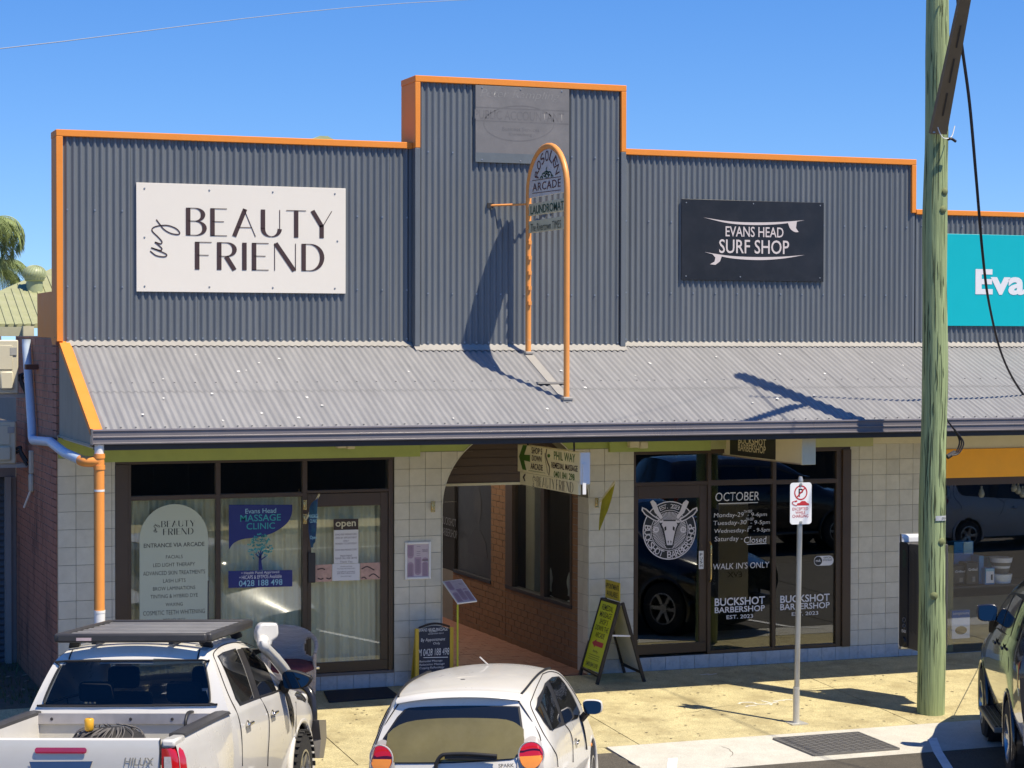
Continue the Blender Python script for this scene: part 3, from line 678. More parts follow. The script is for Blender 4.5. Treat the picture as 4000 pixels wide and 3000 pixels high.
# ---- big cream board
bf = thing('beauty_sign', 'large cream board reading my BEAUTY FRIEND on the dark corrugated parapet', 'sign', (2.1, -.045, 4.64))
box('board', (.878, -.045, 4.64), (3.32, -.03, 5.866), M_cboard, bf, bevel=.003)
yb = -.0455
capitals('BEAUTY', M_ink, bf, faceY(yb), PY(726, 866, yb)[0], PY(1298, 872, yb)[0], PY(1010, 925, yb)[2], PY(1010, 818, yb)[2])
capitals('FRIEND', M_ink, bf, faceY(yb), PY(761, 1000, yb)[0], PY(1265, 1003, yb)[0], PY(1010, 1056, yb)[2], PY(1010, 949, yb)[2])
my_script(M_ink, bf, faceY(yb), PY(585, 930, yb)[0], PY(702, 930, yb)[0], PY(640, 1003, yb)[2], PY(640, 858, yb)[2], .013)
heads(bf, [(.97+k*.74, z) for k in range(4) for z in (4.70, 5.80)]+[(.97, 5.25), (3.22, 5.25)], yb)
# ---- surf shop
sf = thing('surf_sign', 'black board reading EVANS HEAD SURF SHOP on the right of the parapet', 'sign', (8.63, -.045, 4.86))
box('board', (7.638, -.045, 4.852), (9.633, -.03, 5.858), mat('black_sign_board', (.012, .012, .014), .4, var=.15, scale=3, dirt=(.03, .03, .035), dscale=4, damt=.5), sf, bevel=.003)
M_pg = mat('pinkish_grey_print', (.60, .53, .51), .55, var=.03); z3 = Zm(2400, 500, .7233)
ptext('EVANS HEAD', M_pg, sf, 2834, 886, 3060, 926, yb, off=.008); ptext('SURF SHOP', M_pg, sf, 2809, 937, 3082, 991, yb, off=.008)
up = cr([(480, 483), (620, 504), (755, 510), (900, 507), (1028, 498)], 5); dn = cr([(1028, 498), (900, 518), (760, 524), (620, 515), (480, 483)], 5)
shapeY('surfboard_mark', [tuple(p) for p in up+dn[1:-1]], yb, .003, M_pg, sf, z3)
shapeY('fin_mark', [tuple(p) for p in cr([(937, 514), (960, 550), (995, 560), (975, 562), (950, 545), (937, 514)], 4)[:-1]]+[(985, 508), (978, 535), (995, 556)][:0], yb, .0035, M_pg, sf, z3)
shapeY('fin_mark', [(936, 513), (950, 542), (970, 560), (994, 562), (980, 540), (985, 505)], yb, .0032, M_pg, sf, z3)
up = cr([(485, 670), (620, 690), (760, 697), (900, 695), (1027, 686)], 5); dn = cr([(1027, 686), (900, 706), (770, 713), (620, 702), (485, 670)], 5)
shapeY('surfboard_mark', [tuple(p) for p in up+dn[1:-1]], yb, .003, M_pg, sf, z3)
shapeY('fin_mark', [(528, 680), (545, 700), (540, 722), (516, 736), (545, 739), (570, 720), (582, 685)], yb, .0032, M_pg, sf, z3)
heads(sf, [(7.70, 5.81), (8.63, 5.82), (9.58, 5.82), (7.70, 4.90), (8.45, 4.90), (9.58, 4.90)], yb, .01)
# ---- painted-over accountant's board
ps = thing('faded_sign', 'grey painted-over board with ghost lettering PUBLIC ACCOUNTANT high on the parapet', 'sign', (5.49, -.14, 6.22))
M_gh = mat('ghost_grey', (.155, .152, .156), .7, var=.1, scale=4, dirt=(.25, .235, .23), dscale=2.5, damt=.6, world=True); yp = -.148
box('board', (4.888, yp, 6.218), (6.088, -.12, 7.128), M_gh, ps, bevel=.003)
box('bottom_strip', (4.888, yp-.002, 6.218), (6.088, yp-.0003, 6.33), mat('ghost_blue_grey', (.115, .135, .15), .5, var=.1), ps)
M_g2 = mat('ghost_print', (.140, .137, .142), .8, var=.2, scale=8); M_g3 = mat('ghost_scratch', (.21, .204, .20), .6, var=.3, scale=20)
z2 = Zm(1000, 200, .7233)
def p2(s, a, b, c, e, mt, y=yp, **k): (u0, v0), (u1, v1) = z2(a, b), z2(c, e); return ptext(s, mt, ps, u0, v0, u1, v1, y, **k)
p2('PUBLIC ACCOUNTANT', 1182, 324, 1664, 374, M_g2, off=.008, d=.0008); p2('Peter Rampling', 1210, 212, 1640, 268, M_g3, shear=.3, off=-.008, d=.0008)
p2('Business Services', 1330, 412, 1530, 432, M_g2, d=.0008); p2('Consulting', 1365, 442, 1490, 460, M_g2, d=.0008)
m = MB(); m.ribbon(cr([(PY(*z2(1420+190*math.cos(t), 390+95*math.sin(t)), yp)[0], PY(*z2(1420+190*math.cos(t), 390+95*math.sin(t)), yp)[2]) for t in np.linspace(0, 6.283, 24)], 2), .012, lambda a, b: (a, yp-.0008, b)); m.build('ghost_oval', M_g2, ps)
for v in (312, 383): m = MB(); m.ribbon([(4.89, PY(*z2(1420, v), yp)[2]), (6.08, PY(*z2(1420, v), yp)[2])], .014, lambda a, b: (a, yp-.0006, b)); m.build('ghost_line', M_g2, ps)
heads(ps, [(4.97, 7.10), (5.46, 7.10), (5.99, 7.10), (4.97, 6.245), (5.46, 6.245)], yp)

# ---- arcade sign standing on the awning
SX = 5.498; Y0, Y1 = -.321, -1.537
ar = thing('arcade_sign', 'orange tubular arch on the awning with white ROSOLEN ARCADE board and two panels', 'sign', (SX, -.93, 3.42))
M_otube = mat('flaking_orange_enamel', (.80, .32, .075), .4, var=.05, scale=5, dirt=(.62, .50, .40), dscale=7, damt=.9, world=True, dcut=(.63, .68))
zs, ra, rb = 5.83, .608, .53; yc = (Y0+Y1)/2
pts = [(SX, Y1, awn_z(Y1)+.0)]+[(SX, Y1, zz) for zz in np.linspace(3.7, 5.75, 5)]+[(SX, yc-ra*math.cos(t), zs+rb*math.sin(t)) for t in np.linspace(0, math.pi, 19)]+[(SX, Y0, zz) for zz in np.linspace(5.75, 4.2, 5)]+[(SX, Y0, awn_z(Y0))]
MB().tube(pts, .034, 14).build('arch_tube', M_otube, ar, smooth=50)
M_aw = mat('weathered_white_board', (.60, .58, .55), .5, var=.08, scale=3, dirt=(.40, .37, .33), dscale=6, damt=.6, dcut=(.5, .7))
zb_ = PX(2066, 775, SX)[2]
pl = [(-Y0+.045, zb_), (-Y1-.045, zb_)]+[(-(yc)+(ra-.04)*math.cos(t), zs+(rb-.04)*math.sin(t)) for t in np.linspace(0, math.pi, 21)]
m = MB(); m.prism(pl, faceXl(SX), -.012, .012); m.build('arched_board', M_aw, ar)
M_mar = mat('maroon_print', (.10, .035, .04), .6, var=.1); M_dg = mat('dark_green_print', (.012, .07, .045), .6, var=.1); xf = SX-.013
zA = Zm(2000, 520, 300/1131)
def xt(s, a, b, c, d, mt, par, x=xf, z=zA, **k): (u0, v0), (u1, v1) = z(a, b), z(c, d); return xtext(s, mt, par, u0, v0, u1, v1, x, **k)
xt('ARCADE', 305, 705, 718, 825, M_mar, ar, off=.005, spacing=1.1)
ch = 'ROSOLEN'
cA, cZ = -PX(*zA(515, 640), xf)[1], PX(*zA(515, 640), xf)[2]
def arc_text(s, mt, parent, fn, ca, cz, ra_, rz_, t0, t1, h, w, d=.003, flip=False, off=.0):
    n = len(s)
    for i, c in enumerate(s):
        if c == ' ': continue
        t = rad(t0+(t1-t0)*(i/(n-1) if n > 1 else .5)); px_, pz_ = ca+ra_*math.cos(t), cz+rz_*math.sin(t)
        ph = math.atan2(rz_*math.sin(t), ra_*math.cos(t))-math.pi/2+(math.pi if flip else 0); cs, sn = math.cos(ph), math.sin(ph)
        f2 = lambda a, b, dd=0., px_=px_, pz_=pz_, cs=cs, sn=sn: fn(px_+a*cs-b*sn, pz_+a*sn+b*cs, dd)
        ww = w*(.35 if c in 'I.' else 1)
        text(c, mt, parent, f2, -ww/2, ww/2, -h/2, (-h/2+h*.2) if c == '.' else h/2, d, off=off)
arc_text('ROSOLEN', M_mar, ar, faceXl(xf), cA, cZ, .33, .24, 166, 14, .125, .105, off=.005)
for va, vb in (((300, 700), (720, 640)), ((300, 888), (720, 836))):
    p, q = PX(*zA(*va), xf), PX(*zA(*vb), xf); m = MB(); m.ribbon([(-p[1], p[2]), (-q[1], q[2])], .008, lambda a, b: (xf-.002, -a, b)); m.build('rule', M_mar, ar)
m = MB()
for pp in ([(415, 670), (430, 640), (450, 650), (440, 670)], [(450, 660), (445, 610), (470, 590), (495, 610), (480, 640), (465, 620)], [(575, 640), (580, 600), (560, 570), (535, 585), (545, 620), (560, 605)], [(605, 640), (590, 615), (575, 630), (585, 648)], [(510, 660), (490, 620), (520, 585), (505, 545), (515, 500)], [(480, 575), (515, 565), (545, 580)], [(525, 660), (540, 625), (500, 590)]):
    P = [PX(*zA(*p), xf) for p in pp]; m.ribbon(cr([(-p[1], p[2]) for p in P], 5), .018, lambda a, b: (xf-.002, -a, b))
m.build('flourish', M_dg, ar)
M_yp = mat('yellowed_acrylic', (.56, .53, .36), .4, var=.05, dirt=(.42, .39, .2), dscale=2, damt=.5)
for nm, va, vb, s, bx_, mt in (('LAUNDROMAT', 1045, 1222, 'LAUNDROMAT', (276, 1035, 762, 1165), M_dg), ('TIMES', 1298, 1475, 'The Rivertown TIMES', (276, 1308, 722, 1425), mat('grey_green_print', (.10, .10, .06), .6))):
    z0, z1 = PX(*zA(272, vb), SX)[2], PX(*zA(272, va), SX)[2]
    b = box('panel', (SX-.016, Y1+.04, z0), (SX+.016, Y0-.04, z1), M_yp, ar, bevel=.004); xt(s, *bx_, mt, b, x=SX-.0165, off=.01 if nm == 'LAUNDROMAT' else -.002)
for k in range(7):
    z = 5.60-.18*k; box('bracket', (SX-.02, Y0-.06, z), (SX+.02, Y0-.03, z+.045), M_otube, ar)
rj = (SX, Y0, PX(2060, 798, SX)[2])
for q in (PY(1913, 803, -.118), (SX+.38, -.118, 5.70)): MB().cyl(rj, q, .013, 8).build('stay_rod', M_otube, ar, smooth=60); MB().box((q[0]-.035, -.135, q[2]-.03), (q[0]+.035, -.118, q[2]+.03)).build('stay_plate', M_dark, ar)
m = MB()
for a, b, w, l in ((Y0+.22, Y1-.05, .11, .030),):
    m.add([(SX+sx*w/2-.0, y, awn_z(y)+l) for y in (a, b) for sx in (-1, 1)]+[(SX+sx*w/2, y, awn_z(y)+l-.02) for y in (a, b) for sx in (-1, 1)], [(0, 1, 3, 2), (0, 2, 6, 4), (1, 5, 7, 3), (2, 3, 7, 6)])
m.build('flashing_strip', M_flash, ar)
yx = -1.12; box('cross_strip', (SX-.20, yx-.05, awn_z(yx)+.018), (SX+.16, yx+.04, awn_z(yx)+.040), M_flash, ar)
box('foot_plate', (SX-.06, Y1-.06, awn_z(Y1)+.012), (SX+.06, Y1+.05, awn_z(Y1)+.05), M_flash, ar, bevel=.01); box('foot_plate', (SX-.05, Y0-.05, awn_z(Y0)+.02), (SX+.05, Y0+.05, awn_z(Y0)+.055), M_flash, ar, bevel=.01)

# ---- sign hung under the awning by the arch
hx_ = PY(2264, 1990, -2.0)[0]; hy0 = PX(2022, 1800, hx_)[1]
hz0, hz1 = PX(2150, 1865, hx_)[2], PX(2150, 1745, hx_)[2]
zH = Zm(1700, 1700, 700/1936)
hs_ = thing('hanging_sign', 'cream hanging sign with green arrow reading PHIL WAY REMEDIAL MASSAGE under the awning', 'sign', (hx_, -1.0, hz0))
M_hb = mat('cream_hanging_board', (.74, .68, .46), .45, var=.03); M_gp = mat('leaf_green_print', (.05, .13, .012), .6, var=.05)
zt = PX(*zH(1560, 190), hx_)[2]; zb1 = PX(*zH(1250, 450), hx_)[2]; zb2 = PX(*zH(1250, 590), hx_)[2]
th = .11
box('upper_board', (hx_, -2.0, zb1), (hx_+th, hy0, zt), M_hb, hs_, bevel=.003)
yl1, yl0 = -2.03, PX(*zH(920, 450), hx_)[1]
box('lower_board', (hx_-.004, yl1+.06, zb2), (hx_+.028, yl0, zb1-.001), M_hb, hs_, bevel=.002)
M_wm = mat('white_metal', (.74, .73, .71), .7, var=.03)
box('end_cap', (hx_-.003, -2.03, zb1-.03), (hx_+th+.004, -2.0005, zt+.004), M_wm, hs_, bevel=.003)
box('strap', (hx_+.02, -2.045, zb2+.01), (hx_+.06, -2.0305, zb1+.20), M_wm, hs_)
for yy in (hy0-.2, -1.7): MB().cyl((hx_+th/2, yy, zt), (hx_+th/2, yy, 2.985), .012, 8).build('hanger', M_dark, hs_)
xh = hx_-.0005
shapeX('arrow_mark', [(908, 230), (950, 103), (993, 110), (962, 210), (1025, 214), (1025, 288), (960, 271), (985, 378), (945, 370)], xh, .003, M_gp, hs_, zH)
def xh_(s, a, b, c, d, mt, x=xh, **k): return xt(s, a, b, c, d, mt, hs_, x=x, z=zH, **k)
xh_('SHOP 5', 1043, 136, 1157, 204, M_ink, off=.012); xh_('DOWN', 1048, 222, 1150, 283, M_ink, off=.012); xh_('ARCADE', 1033, 310, 1163, 375, M_ink, off=.012)
xh_('PHIL WAY', 1285, 188, 1515, 280, M_gp, off=.004); xh_('REMEDIAL MASSAGE', 1258, 310, 1540, 376, M_ink, off=.014); xh_('0401 841 298', 1283, 402, 1507, 472, M_gp, off=.012)
xh_('www.philwayremedialmassage.com.au', 1006, 386, 1190, 402, M_gp, off=.005)
m = MB()
for pp, w in (([(1207, 150), (1198, 215), (1213, 285), (1236, 350), (1230, 435)], .02), ([(1188, 190), (1190, 260), (1204, 330), (1218, 415)], .009)):
    Q = [PX(*zH(*p), xh) for p in pp]; m.ribbon(cr([(-q[1], q[2]) for q in Q], 6), w, lambda a, b: (xh-.003, -a, b))
m.build('spine_mark', M_ink, hs_); shapeX('head_mark', [(1228+14*math.cos(t), 222+20*math.sin(t)) for t in np.linspace(0, 6.283, 14)[:-1]], xh, .0035, M_gp, hs_, zH)
xl = hx_-.0045
shapeX('chevron_mark', [(947, 452), (968, 418), (977, 420), (962, 456), (975, 497), (965, 496)], xl, .003, M_ink, hs_, zH)
pa, pb = PX(*zH(1100, 520), xl), PX(*zH(1495, 560), xl); pc, pd = PX(*zH(1297, 588), xl), PX(*zH(1297, 478), xl)
capitals('BEAUTY', M_ink, hs_, faceXl(xl), -pa[1], -pa[1]+(pa[1]-pb[1])*.50, pc[2], pd[2], thick=.11); capitals('FRIEND', M_ink, hs_, faceXl(xl), -pa[1]+(pa[1]-pb[1])*.54, -pb[1], pc[2], pd[2], thick=.11)
pm = PX(*zH(1060, 490), xl); my_script(M_ink, hs_, faceXl(xl), -pm[1]-.02, -pm[1]+.10, pm[2]-.1, pm[2]+.07, .006)

# ---- barber's light box under the awning
lx = PY(3129, 1815, -2.0)[0]; ly0 = max(PX(2764, 1750, lx)[1], -1.99+1.3)
z7 = Zm(2400, 1650, 1300/2157)
lb = thing('light_box_sign', 'cream and black BUCKSHOT BARBERSHOP light box hung under the awning', 'sign', (lx, -1.0, 2.5))
ly0 = PX(2764, 1750, lx)[1]; lz0 = PX(*z7(900, 232), lx)[2]; lz1 = lz0+.40
lz1 = min(lz1, 2.96)
M_lb = mat('cream_acrylic', (.66, .58, .40), .35, var=.04)
box('box_face', (lx, -1.99, lz0), (lx+.17, ly0, lz1), M_lb, lb, bevel=.004)
ya, yb2 = PX(*z7(750, 170), lx)[1], PX(*z7(1045, 190), lx)[1]
box('black_panel', (lx-.003, yb2, lz0+.012), (lx-.0002, ya, lz1-.01), M_blk, lb)
M_lc = mat('cream_print', (.70, .62, .42), .5); 
def x7(s, a, b, c, d, mt, par, x, **k): return xt(s, a, b, c, d, mt, par, x=x, z=z7, **k)
x7('BARBERSHOP', 803, 146, 982, 194, M_lc, lb, lx-.0035, off=.01); x7('BUCKSHOT', 805, 100, 984, 146, M_lc, lb, lx-.0035, off=.014)
box('end_cap', (lx-.004, -2.03, lz0-.012), (lx+.178, -1.9905, lz1+.01), M_cream, lb, bevel=.006); box('bottom_edge', (lx-.005, -1.99, lz0-.012), (lx+.175, ly0, lz0-.0005), mat('tan_metal', (.34, .26, .2), .5), lb)

# ---- framed poster by the clinic door
z15 = Zm(1500, 2000, 400/1659)
fp = thing('framed_poster', 'white framed poster of lilac shapes on the tiled pier left of the arch', 'poster', (fx(1632), -.02, 1.2))
P0, P1 = PY(*z15(335, 1090), -.01), PY(*z15(757, 485), -.01)
a0, b0, a1, b1 = P0[0], P0[2], P1[0], P1[2]; b0 = PY(*z15(545, 1090), -.01)[2]; b1 = PY(*z15(545, 483), -.01)[2]
for q in (((a0, b0), (a0+.028, b1)), ((a1-.028, b0), (a1, b1)), ((a0+.0285, b0), (a1-.0285, b0+.028)), ((a0+.0285, b1-.028), (a1-.0285, b1))): box('frame', (q[0][0], -.028, q[0][1]), (q[1][0], -.002, q[1][1]), M_wm, fp, bevel=.006)
M_lil = mat('pale_lilac_paper', (.52, .44, .48), .6, var=.03); M_lil2 = mat('lilac_print', (.36, .255, .33), .6, var=.04); M_sm = mat('small_print', (.17, .13, .16), .6)
box('paper', (a0+.02, -.012, b0+.02), (a1-.02, -.003, b1-.02), M_lil, fp)
def lilac(parent, fn, w, h):
    def pill(x0, x1, y0, y1, top, bot):
        r = (x1-x0)/2*w; hh = r/h; P = []
        P += [(x0+(x1-x0)/2*(1-math.cos(t)), y1-hh+hh*math.sin(t)) for t in np.linspace(0, math.pi, 9)] if top else [(x0, y1), (x1, y1)]
        P += [(x1-(x1-x0)/2*(1-math.cos(t)), y0+hh-hh*math.sin(t)) for t in np.linspace(0, math.pi, 9)] if bot else [(x1, y0), (x0, y0)]
        m = MB(); m.prism([(a*w, b*h) for a, b in P], fn, .0, .002); m.build('print_shape', M_lil2, parent)
    pill(.02, .31, .57, .98, False, True); pill(.02, .31, .02, .46, True, False); pill(.35, .66, .06, .60, False, True); pill(.70, .98, .02, .47, True, False); pill(.70, .98, .52, .59, True, False)
    m = MB()
    for x0, ys in ((.05, np.arange(.66, .95, .035)), (.05, np.arange(.05, .40, .03)), (.39, np.arange(.14, .55, .03)), (.73, np.arange(.05, .42, .03)), (.42, (.93, .78, .72, .66))):
        for y in ys: m.ribbon([((x0+.02)*w, y*h), ((x0+.2)*w, y*h)], .0035, lambda a, b: fn(a, b, .003))
    m.build('text_lines', M_sm, parent)
    text('BEAUTY\nFRIEND', M_sm, parent, fn, .71*w, .97*w, .76*h, .84*h, .003)
lilac(fp, lambda a, b, d=0.: (a0+.028+a, -.0125-d, b0+.028+b), a1-a0-.056, b1-b0-.056)

# ---- clinic windows: arched sticker, blue poster, door notices
z44 = Zm(400, 1750, 600/1422); yg = .034
M_sage = mat('sage_vinyl', (.50, .54, .43), .5, var=.02)
st = thing('arched_sticker', 'pale sage arched window sticker listing beauty treatments, ENTRANCE VIA ARCADE', 'sticker', (1.3, yg, .5))
sx0, sx1 = PY(545, 2200, yg)[0], PY(813, 2200, yg)[0]; sc = (sx0+sx1)/2; sr = (sx1-sx0)/2; szt = PY(680, 1969, yg)[2]
m = MB(); m.prism([(sx0, .4), (sx1, .4)]+[(sc+sr*math.cos(t), szt-sr+sr*math.sin(t)) for t in np.linspace(0, math.pi, 25)], faceY(yg), .0, .001); m.build('vinyl', M_sage, st)
def p44(s, a, b, c, d, **k): (u0, v0), (u1, v1) = z44(a, b), z44(c, d); return ptext(s, M_blk, st, u0, v0, u1, v1, yg-.0012, d=.001, **k)
q = [PY(*z44(*p), yg) for p in ((545, 731), (858, 700), (562, 802), (842, 772))]
capitals('BEAUTY', M_blk, st, faceY(yg), q[0][0], q[1][0], PY(*z44(700, 729), yg)[2], PY(*z44(700, 672), yg)[2], d=.002); capitals('FRIEND', M_blk, st, faceY(yg), q[2][0], q[3][0], PY(*z44(700, 802), yg)[2], PY(*z44(700, 743), yg)[2], d=.002)
pm = PY(*z44(472, 780), yg); my_script(M_blk, st, faceY(yg), pm[0], pm[0]+.075, pm[2], pm[2]+.095, .006, d=.002)
for s, a, b, c, d in (('ENTRANCE VIA ARCADE', 383, 877, 945, 916), ('FACIALS', 588, 991, 743, 1022), ('LED LIGHT THERAPY', 470, 1062, 857, 1096), ('ADVANCED SKIN TREATMENTS', 377, 1135, 950, 1172), ('LASH LIFTS', 562, 1211, 770, 1244), ('BROW LAMINATIONS', 468, 1281, 860, 1314), ('TINTING & HYBRID DYE', 445, 1352, 883, 1386), ('WAXING', 585, 1431, 743, 1462), ('COSMETIC TEETH WHITENING', 377, 1500, 948, 1540), ('PEDICURES', 562, 1577, 768, 1609)): p44(s, a, b, c, d, off=.004 if s[0] == 'E' else -.006)
z4 = Zm(0, 1250, 1200/2212); z5 = Zm(0, 2100, 1300/2212)
M_nav = mat('navy_print', (.012, .02, .16), .4, var=.03); M_teal = mat('teal_print', (.03, .33, .36), .5, var=.1); M_sky = mat('pale_blue_print', (.30, .55, .66), .5)
cl = thing('clinic_sticker', 'navy blue Evans Head MASSAGE CLINIC window sticker with teal tree and phone number', 'sticker', (2.3, yg, 1.3))
sw = cr([(2105, 1330), (2100, 1400), (2060, 1470), (1960, 1535), (1840, 1565), (1740, 1580), (1680, 1610), (1648, 1655)], 4)
shapeY('swoosh', [(1648, 1330)]+[tuple(p) for p in sw], yg, .001, M_nav, cl, z4)
def pz(s, z, a, b, c, d, mt, par, y=yg-.0012, **k): (u0, v0), (u1, v1) = z(a, b), z(c, d); return ptext(s, mt, par, u0, v0, u1, v1, y, d=.001, **k)
pz('Evans Head', z4, 1767, 1357, 1988, 1391, M_sky, cl); pz('MASSAGE', z4, 1730, 1400, 2022, 1448, M_teal, cl, off=.008); pz('CLINIC', z4, 1775, 1460, 1980, 1506, M_teal, cl, off=.004)
random.seed(4); m = MB()
for k in range(90):
    t, r = random.uniform(0, 6.28), math.sqrt(random.random()); a, b = 1730+80*r*math.cos(t), 85-.0+100*r*math.sin(t)-10
    if b > 120 and abs(a-1730) < 30: continue
    p = PY(*z5(a, b), yg); s_ = random.uniform(.012, .024); th_ = random.uniform(0, 3.1)
    for sg in (-1, 1): m.ribbon([(p[0], p[2]), (p[0]+sg*s_*math.cos(th_), p[2]+s_*.6+sg*s_*math.sin(th_)*.4)], [.004, s_], lambda a, b: (a, yg-.0015, b))
m.build('butterfly_crown', M_teal, cl)
m = MB()
for pp in ([(1732, 215), (1728, 160), (1730, 120)], [(1730, 140), (1700, 110), (1705, 100)], [(1730, 130), (1718, 95)], [(1730, 130), (1732, 85)], [(1731, 130), (1745, 92)], [(1732, 150), (1765, 125)]):
    Q = [PY(*z5(*p), yg) for p in pp]; m.ribbon([(q_[0], q_[2]) for q_ in Q], [.05, .035, .03][:len(Q)] if len(Q) == 3 and pp[0][1] > 200 else .013, lambda a, b: (a, yg-.002, b))
m.build('hand_trunk', M_nav, cl)
u0, v0 = z5(1518, 222); u1, v1 = z5(1943, 335); shapeY('info_panel', [(u0, v0), (u1, v0-4), (u1, v1-6), (u0, v1)], yg, .001, M_nav, cl)
pz('• Health Fund Approved', z5, 1605, 222, 1855, 246, M_wht, cl); pz('• HICAPS & EFTPOS Available', z5, 1592, 248, 1872, 272, M_wht, cl); pz('0428 188 498', z5, 1588, 280, 1877, 320, M_sky, cl, off=.006)
z6 = Zm(1200, 1650, 1400/2212); yd_ = .029
dn_ = thing('door_notices', 'open plaque and taped paper notices on the clinic door glass', 'notice', (3.3, yd_, 1.4))
shapeY('open_plaque', [z6(*p) for p in ((163, 597), (315, 594), (315, 661), (163, 664))], yd_, .004, mat('brown_plaque', (.045, .025, .015), .5), dn_); pz('open', z6, 175, 612, 300, 656, M_cream, dn_, y=yd_-.0042, off=.014)
M_pap = mat('white_paper', (.68, .67, .68), .7, var=.02)
shapeY('paper_notice', [z6(*p) for p in ((165, 665), (315, 661), (315, 868), (165, 872))], yd_, .001, M_pap, dn_); shapeY('paper_notice', [z6(*p) for p in ((155, 874), (324, 870), (324, 974), (155, 978))], yd_, .001, M_pap, dn_)
for s, b in (('EVANS HEAD MASSAGE CLINIC', 691), ('OPEN BY APPOINTMENT', 712), ('ONLY', 731), ('MONDAY TO SATURDAY', 748), ('EVANS HEAD MASSAGE CLINIC', 786), ('TREATMENT', 824), ('PLEASE CALL 0428 188 498', 838), ('Thank You', 860)):
    w = min(66, len(s)*4.2); pz(s, z6, 240-w, b-6, 240+w, b+5, M_sm, dn_, y=yd_-.0012)
for s, b in (('Welcoming', 890), ('Thursday 6th November', 903), ('Certified cosmetic', 921), ('and low infusionist', 931), ('bookings', 950)): w = min(56, len(s)*4); pz(s, z6, 240-w, b-5, 240+w, b+4, M_sm, dn_, y=yd_-.0012)
M_skin = mat('photo_skin_print', (.50, .31, .25), .5, var=.25, scale=22)
for q in (((28, 880), (152, 876), (152, 982), (28, 986)), ((328, 868), (453, 864), (453, 968), (328, 972))): shapeY('photo_print', [z6(*p) for p in q], yd_, .001, M_skin, dn_)
m = MB()
for pp in ([(62, 908), (90, 902), (110, 908)], [(65, 962), (85, 968), (100, 962)], [(118, 960), (135, 966), (148, 958)], [(335, 905), (370, 890), (415, 912)], [(380, 950), (410, 935), (445, 960)], [(335, 962), (350, 955), (365, 965)]):
    Q = [PY(*z6(*p), yd_) for p in pp]; m.ribbon(cr([(q_[0], q_[2]) for q_ in Q], 4), .014, lambda a, b: (a, yd_-.002, b))
m.build('photo_marks', M_ink, dn_)

# ---- barbershop glass
lo = thing('round_logo', 'round white BUCKSHOT BARBERSHOP skull emblem on the barbershop door glass', 'logo', (7.5, .028, 1.3)); yl = .0285
C0 = PY(*z7(357, 700), yl); cx, cz = C0[0], C0[2]; R = (PY(*z7(530, 700), yl)[0]-PY(*z7(185, 700), yl)[0])/2
FL = faceY(yl)
def disc(r, mt, d, name, r0=0., n=48):
    m = MB(); V = []
    for k in range(n): t = 2*math.pi*k/n; V += [FL(cx+r*math.cos(t), cz+r*math.sin(t), d), FL(cx+r0*math.cos(t), cz+r0*math.sin(t), d)]
    m.add(V, [(2*k, 2*k+1, (2*k+3) % (2*n), (2*k+2) % (2*n)) for k in range(n)]); return m.build(name, mt, lo)
M_lw = mat('emblem_white', (.68, .63, .64), .5, var=.02)
disc(R, M_lw, .001, 'ring', R*.965); disc(R*.96, M_blk, .0009, 'black_disc'); disc(R*.70, M_lw, .0013, 'ring', R*.68)
m = MB()
for k in range(72):
    t = 2*math.pi*k/72; m.ribbon([(cx+R*.25*math.cos(t), cz+R*.25*math.sin(t)), (cx+R*.64*math.cos(t), cz+R*.64*math.sin(t))], [.002, .011], lambda a, b: FL(a, b, .0014))
m.build('rays', M_lw, lo)
arc_text('BUCKSHOT BARBERSHOP', M_lw, lo, FL, cx, cz, R*.83, R*.83, 172, 368, .085, .062, d=.0016, flip=True, off=.008)
arc_text('EST. 2023', M_lw, lo, FL, cx, cz, R*.83, R*.83, 113, 67, .055, .038, d=.0016)
def z7s(name, pts, mt, d, par=lo): P_ = [PY(*z7(*p), yl) for p in pts]; m = MB(); m.prism([(p[0], p[2]) for p in P_], FL, d-.0004, d); return m.build(name, mt, par)
z7s('skull_outline', [(302, 632), (412, 632), (425, 655), (405, 690), (392, 745), (382, 800), (372, 815), (340, 815), (330, 800), (322, 745), (308, 690), (290, 655)], M_blk, .0018)
z7s('skull_mark', [(318, 640), (398, 640), (408, 662), (396, 690), (384, 745), (375, 795), (340, 795), (331, 745), (320, 690), (306, 662)], M_lw, .0022)
for sx in (-1, 1):
    z7s('eye_mark', [(357+sx*34, 680), (357+sx*22, 672), (357+sx*20, 695), (357+sx*32, 705)], M_blk, .0026); z7s('nose_mark', [(357+sx*4, 765), (357+sx*13, 770), (357+sx*9, 790)], M_blk, .0026)
    z7s('horn_mark', [(357+sx*40, 632), (357+sx*68, 640), (357+sx*60, 652), (357+sx*40, 648)], M_lw, .0025)
    bl = [(357+sx*x, y) for x, y in ((62, 628), (105, 600), (150, 560), (178, 548), (182, 570), (160, 600), (110, 632), (75, 645))]; z7s('razor_handle', bl, M_lw, .0020)
    z7s('razor_inset', [(357+sx*x, y) for x, y in ((72, 630), (110, 606), (155, 567), (172, 558), (172, 570), (155, 594), (108, 625), (80, 637))], M_blk, .0024)
    z7s('razor_blade', [(357+sx*x, y) for x, y in ((55, 625), (95, 585), (125, 515), (108, 502), (88, 520), (70, 570), (45, 615))], M_lw, .0021)
    disc_ = MB(); q = PY(*z7(357+sx*88, 695), yl); disc_.prism([(q[0]+.04*math.cos(t), q[2]+.04*math.sin(t)) for t in np.linspace(0, 6.283, 18)[:-1]], FL, .0016, .002); disc_.build('date_disc', M_lw, lo)
    text('20' if sx < 0 else '23', M_blk, lo, FL, q[0]-.02, q[0]+.02, q[2]-.016, q[2]+.016, .0024)
ho = thing('hours_lettering', 'white hand-written October opening hours on the barbershop middle pane', 'lettering', (8.5, .03, 1.3)); yh = .0335
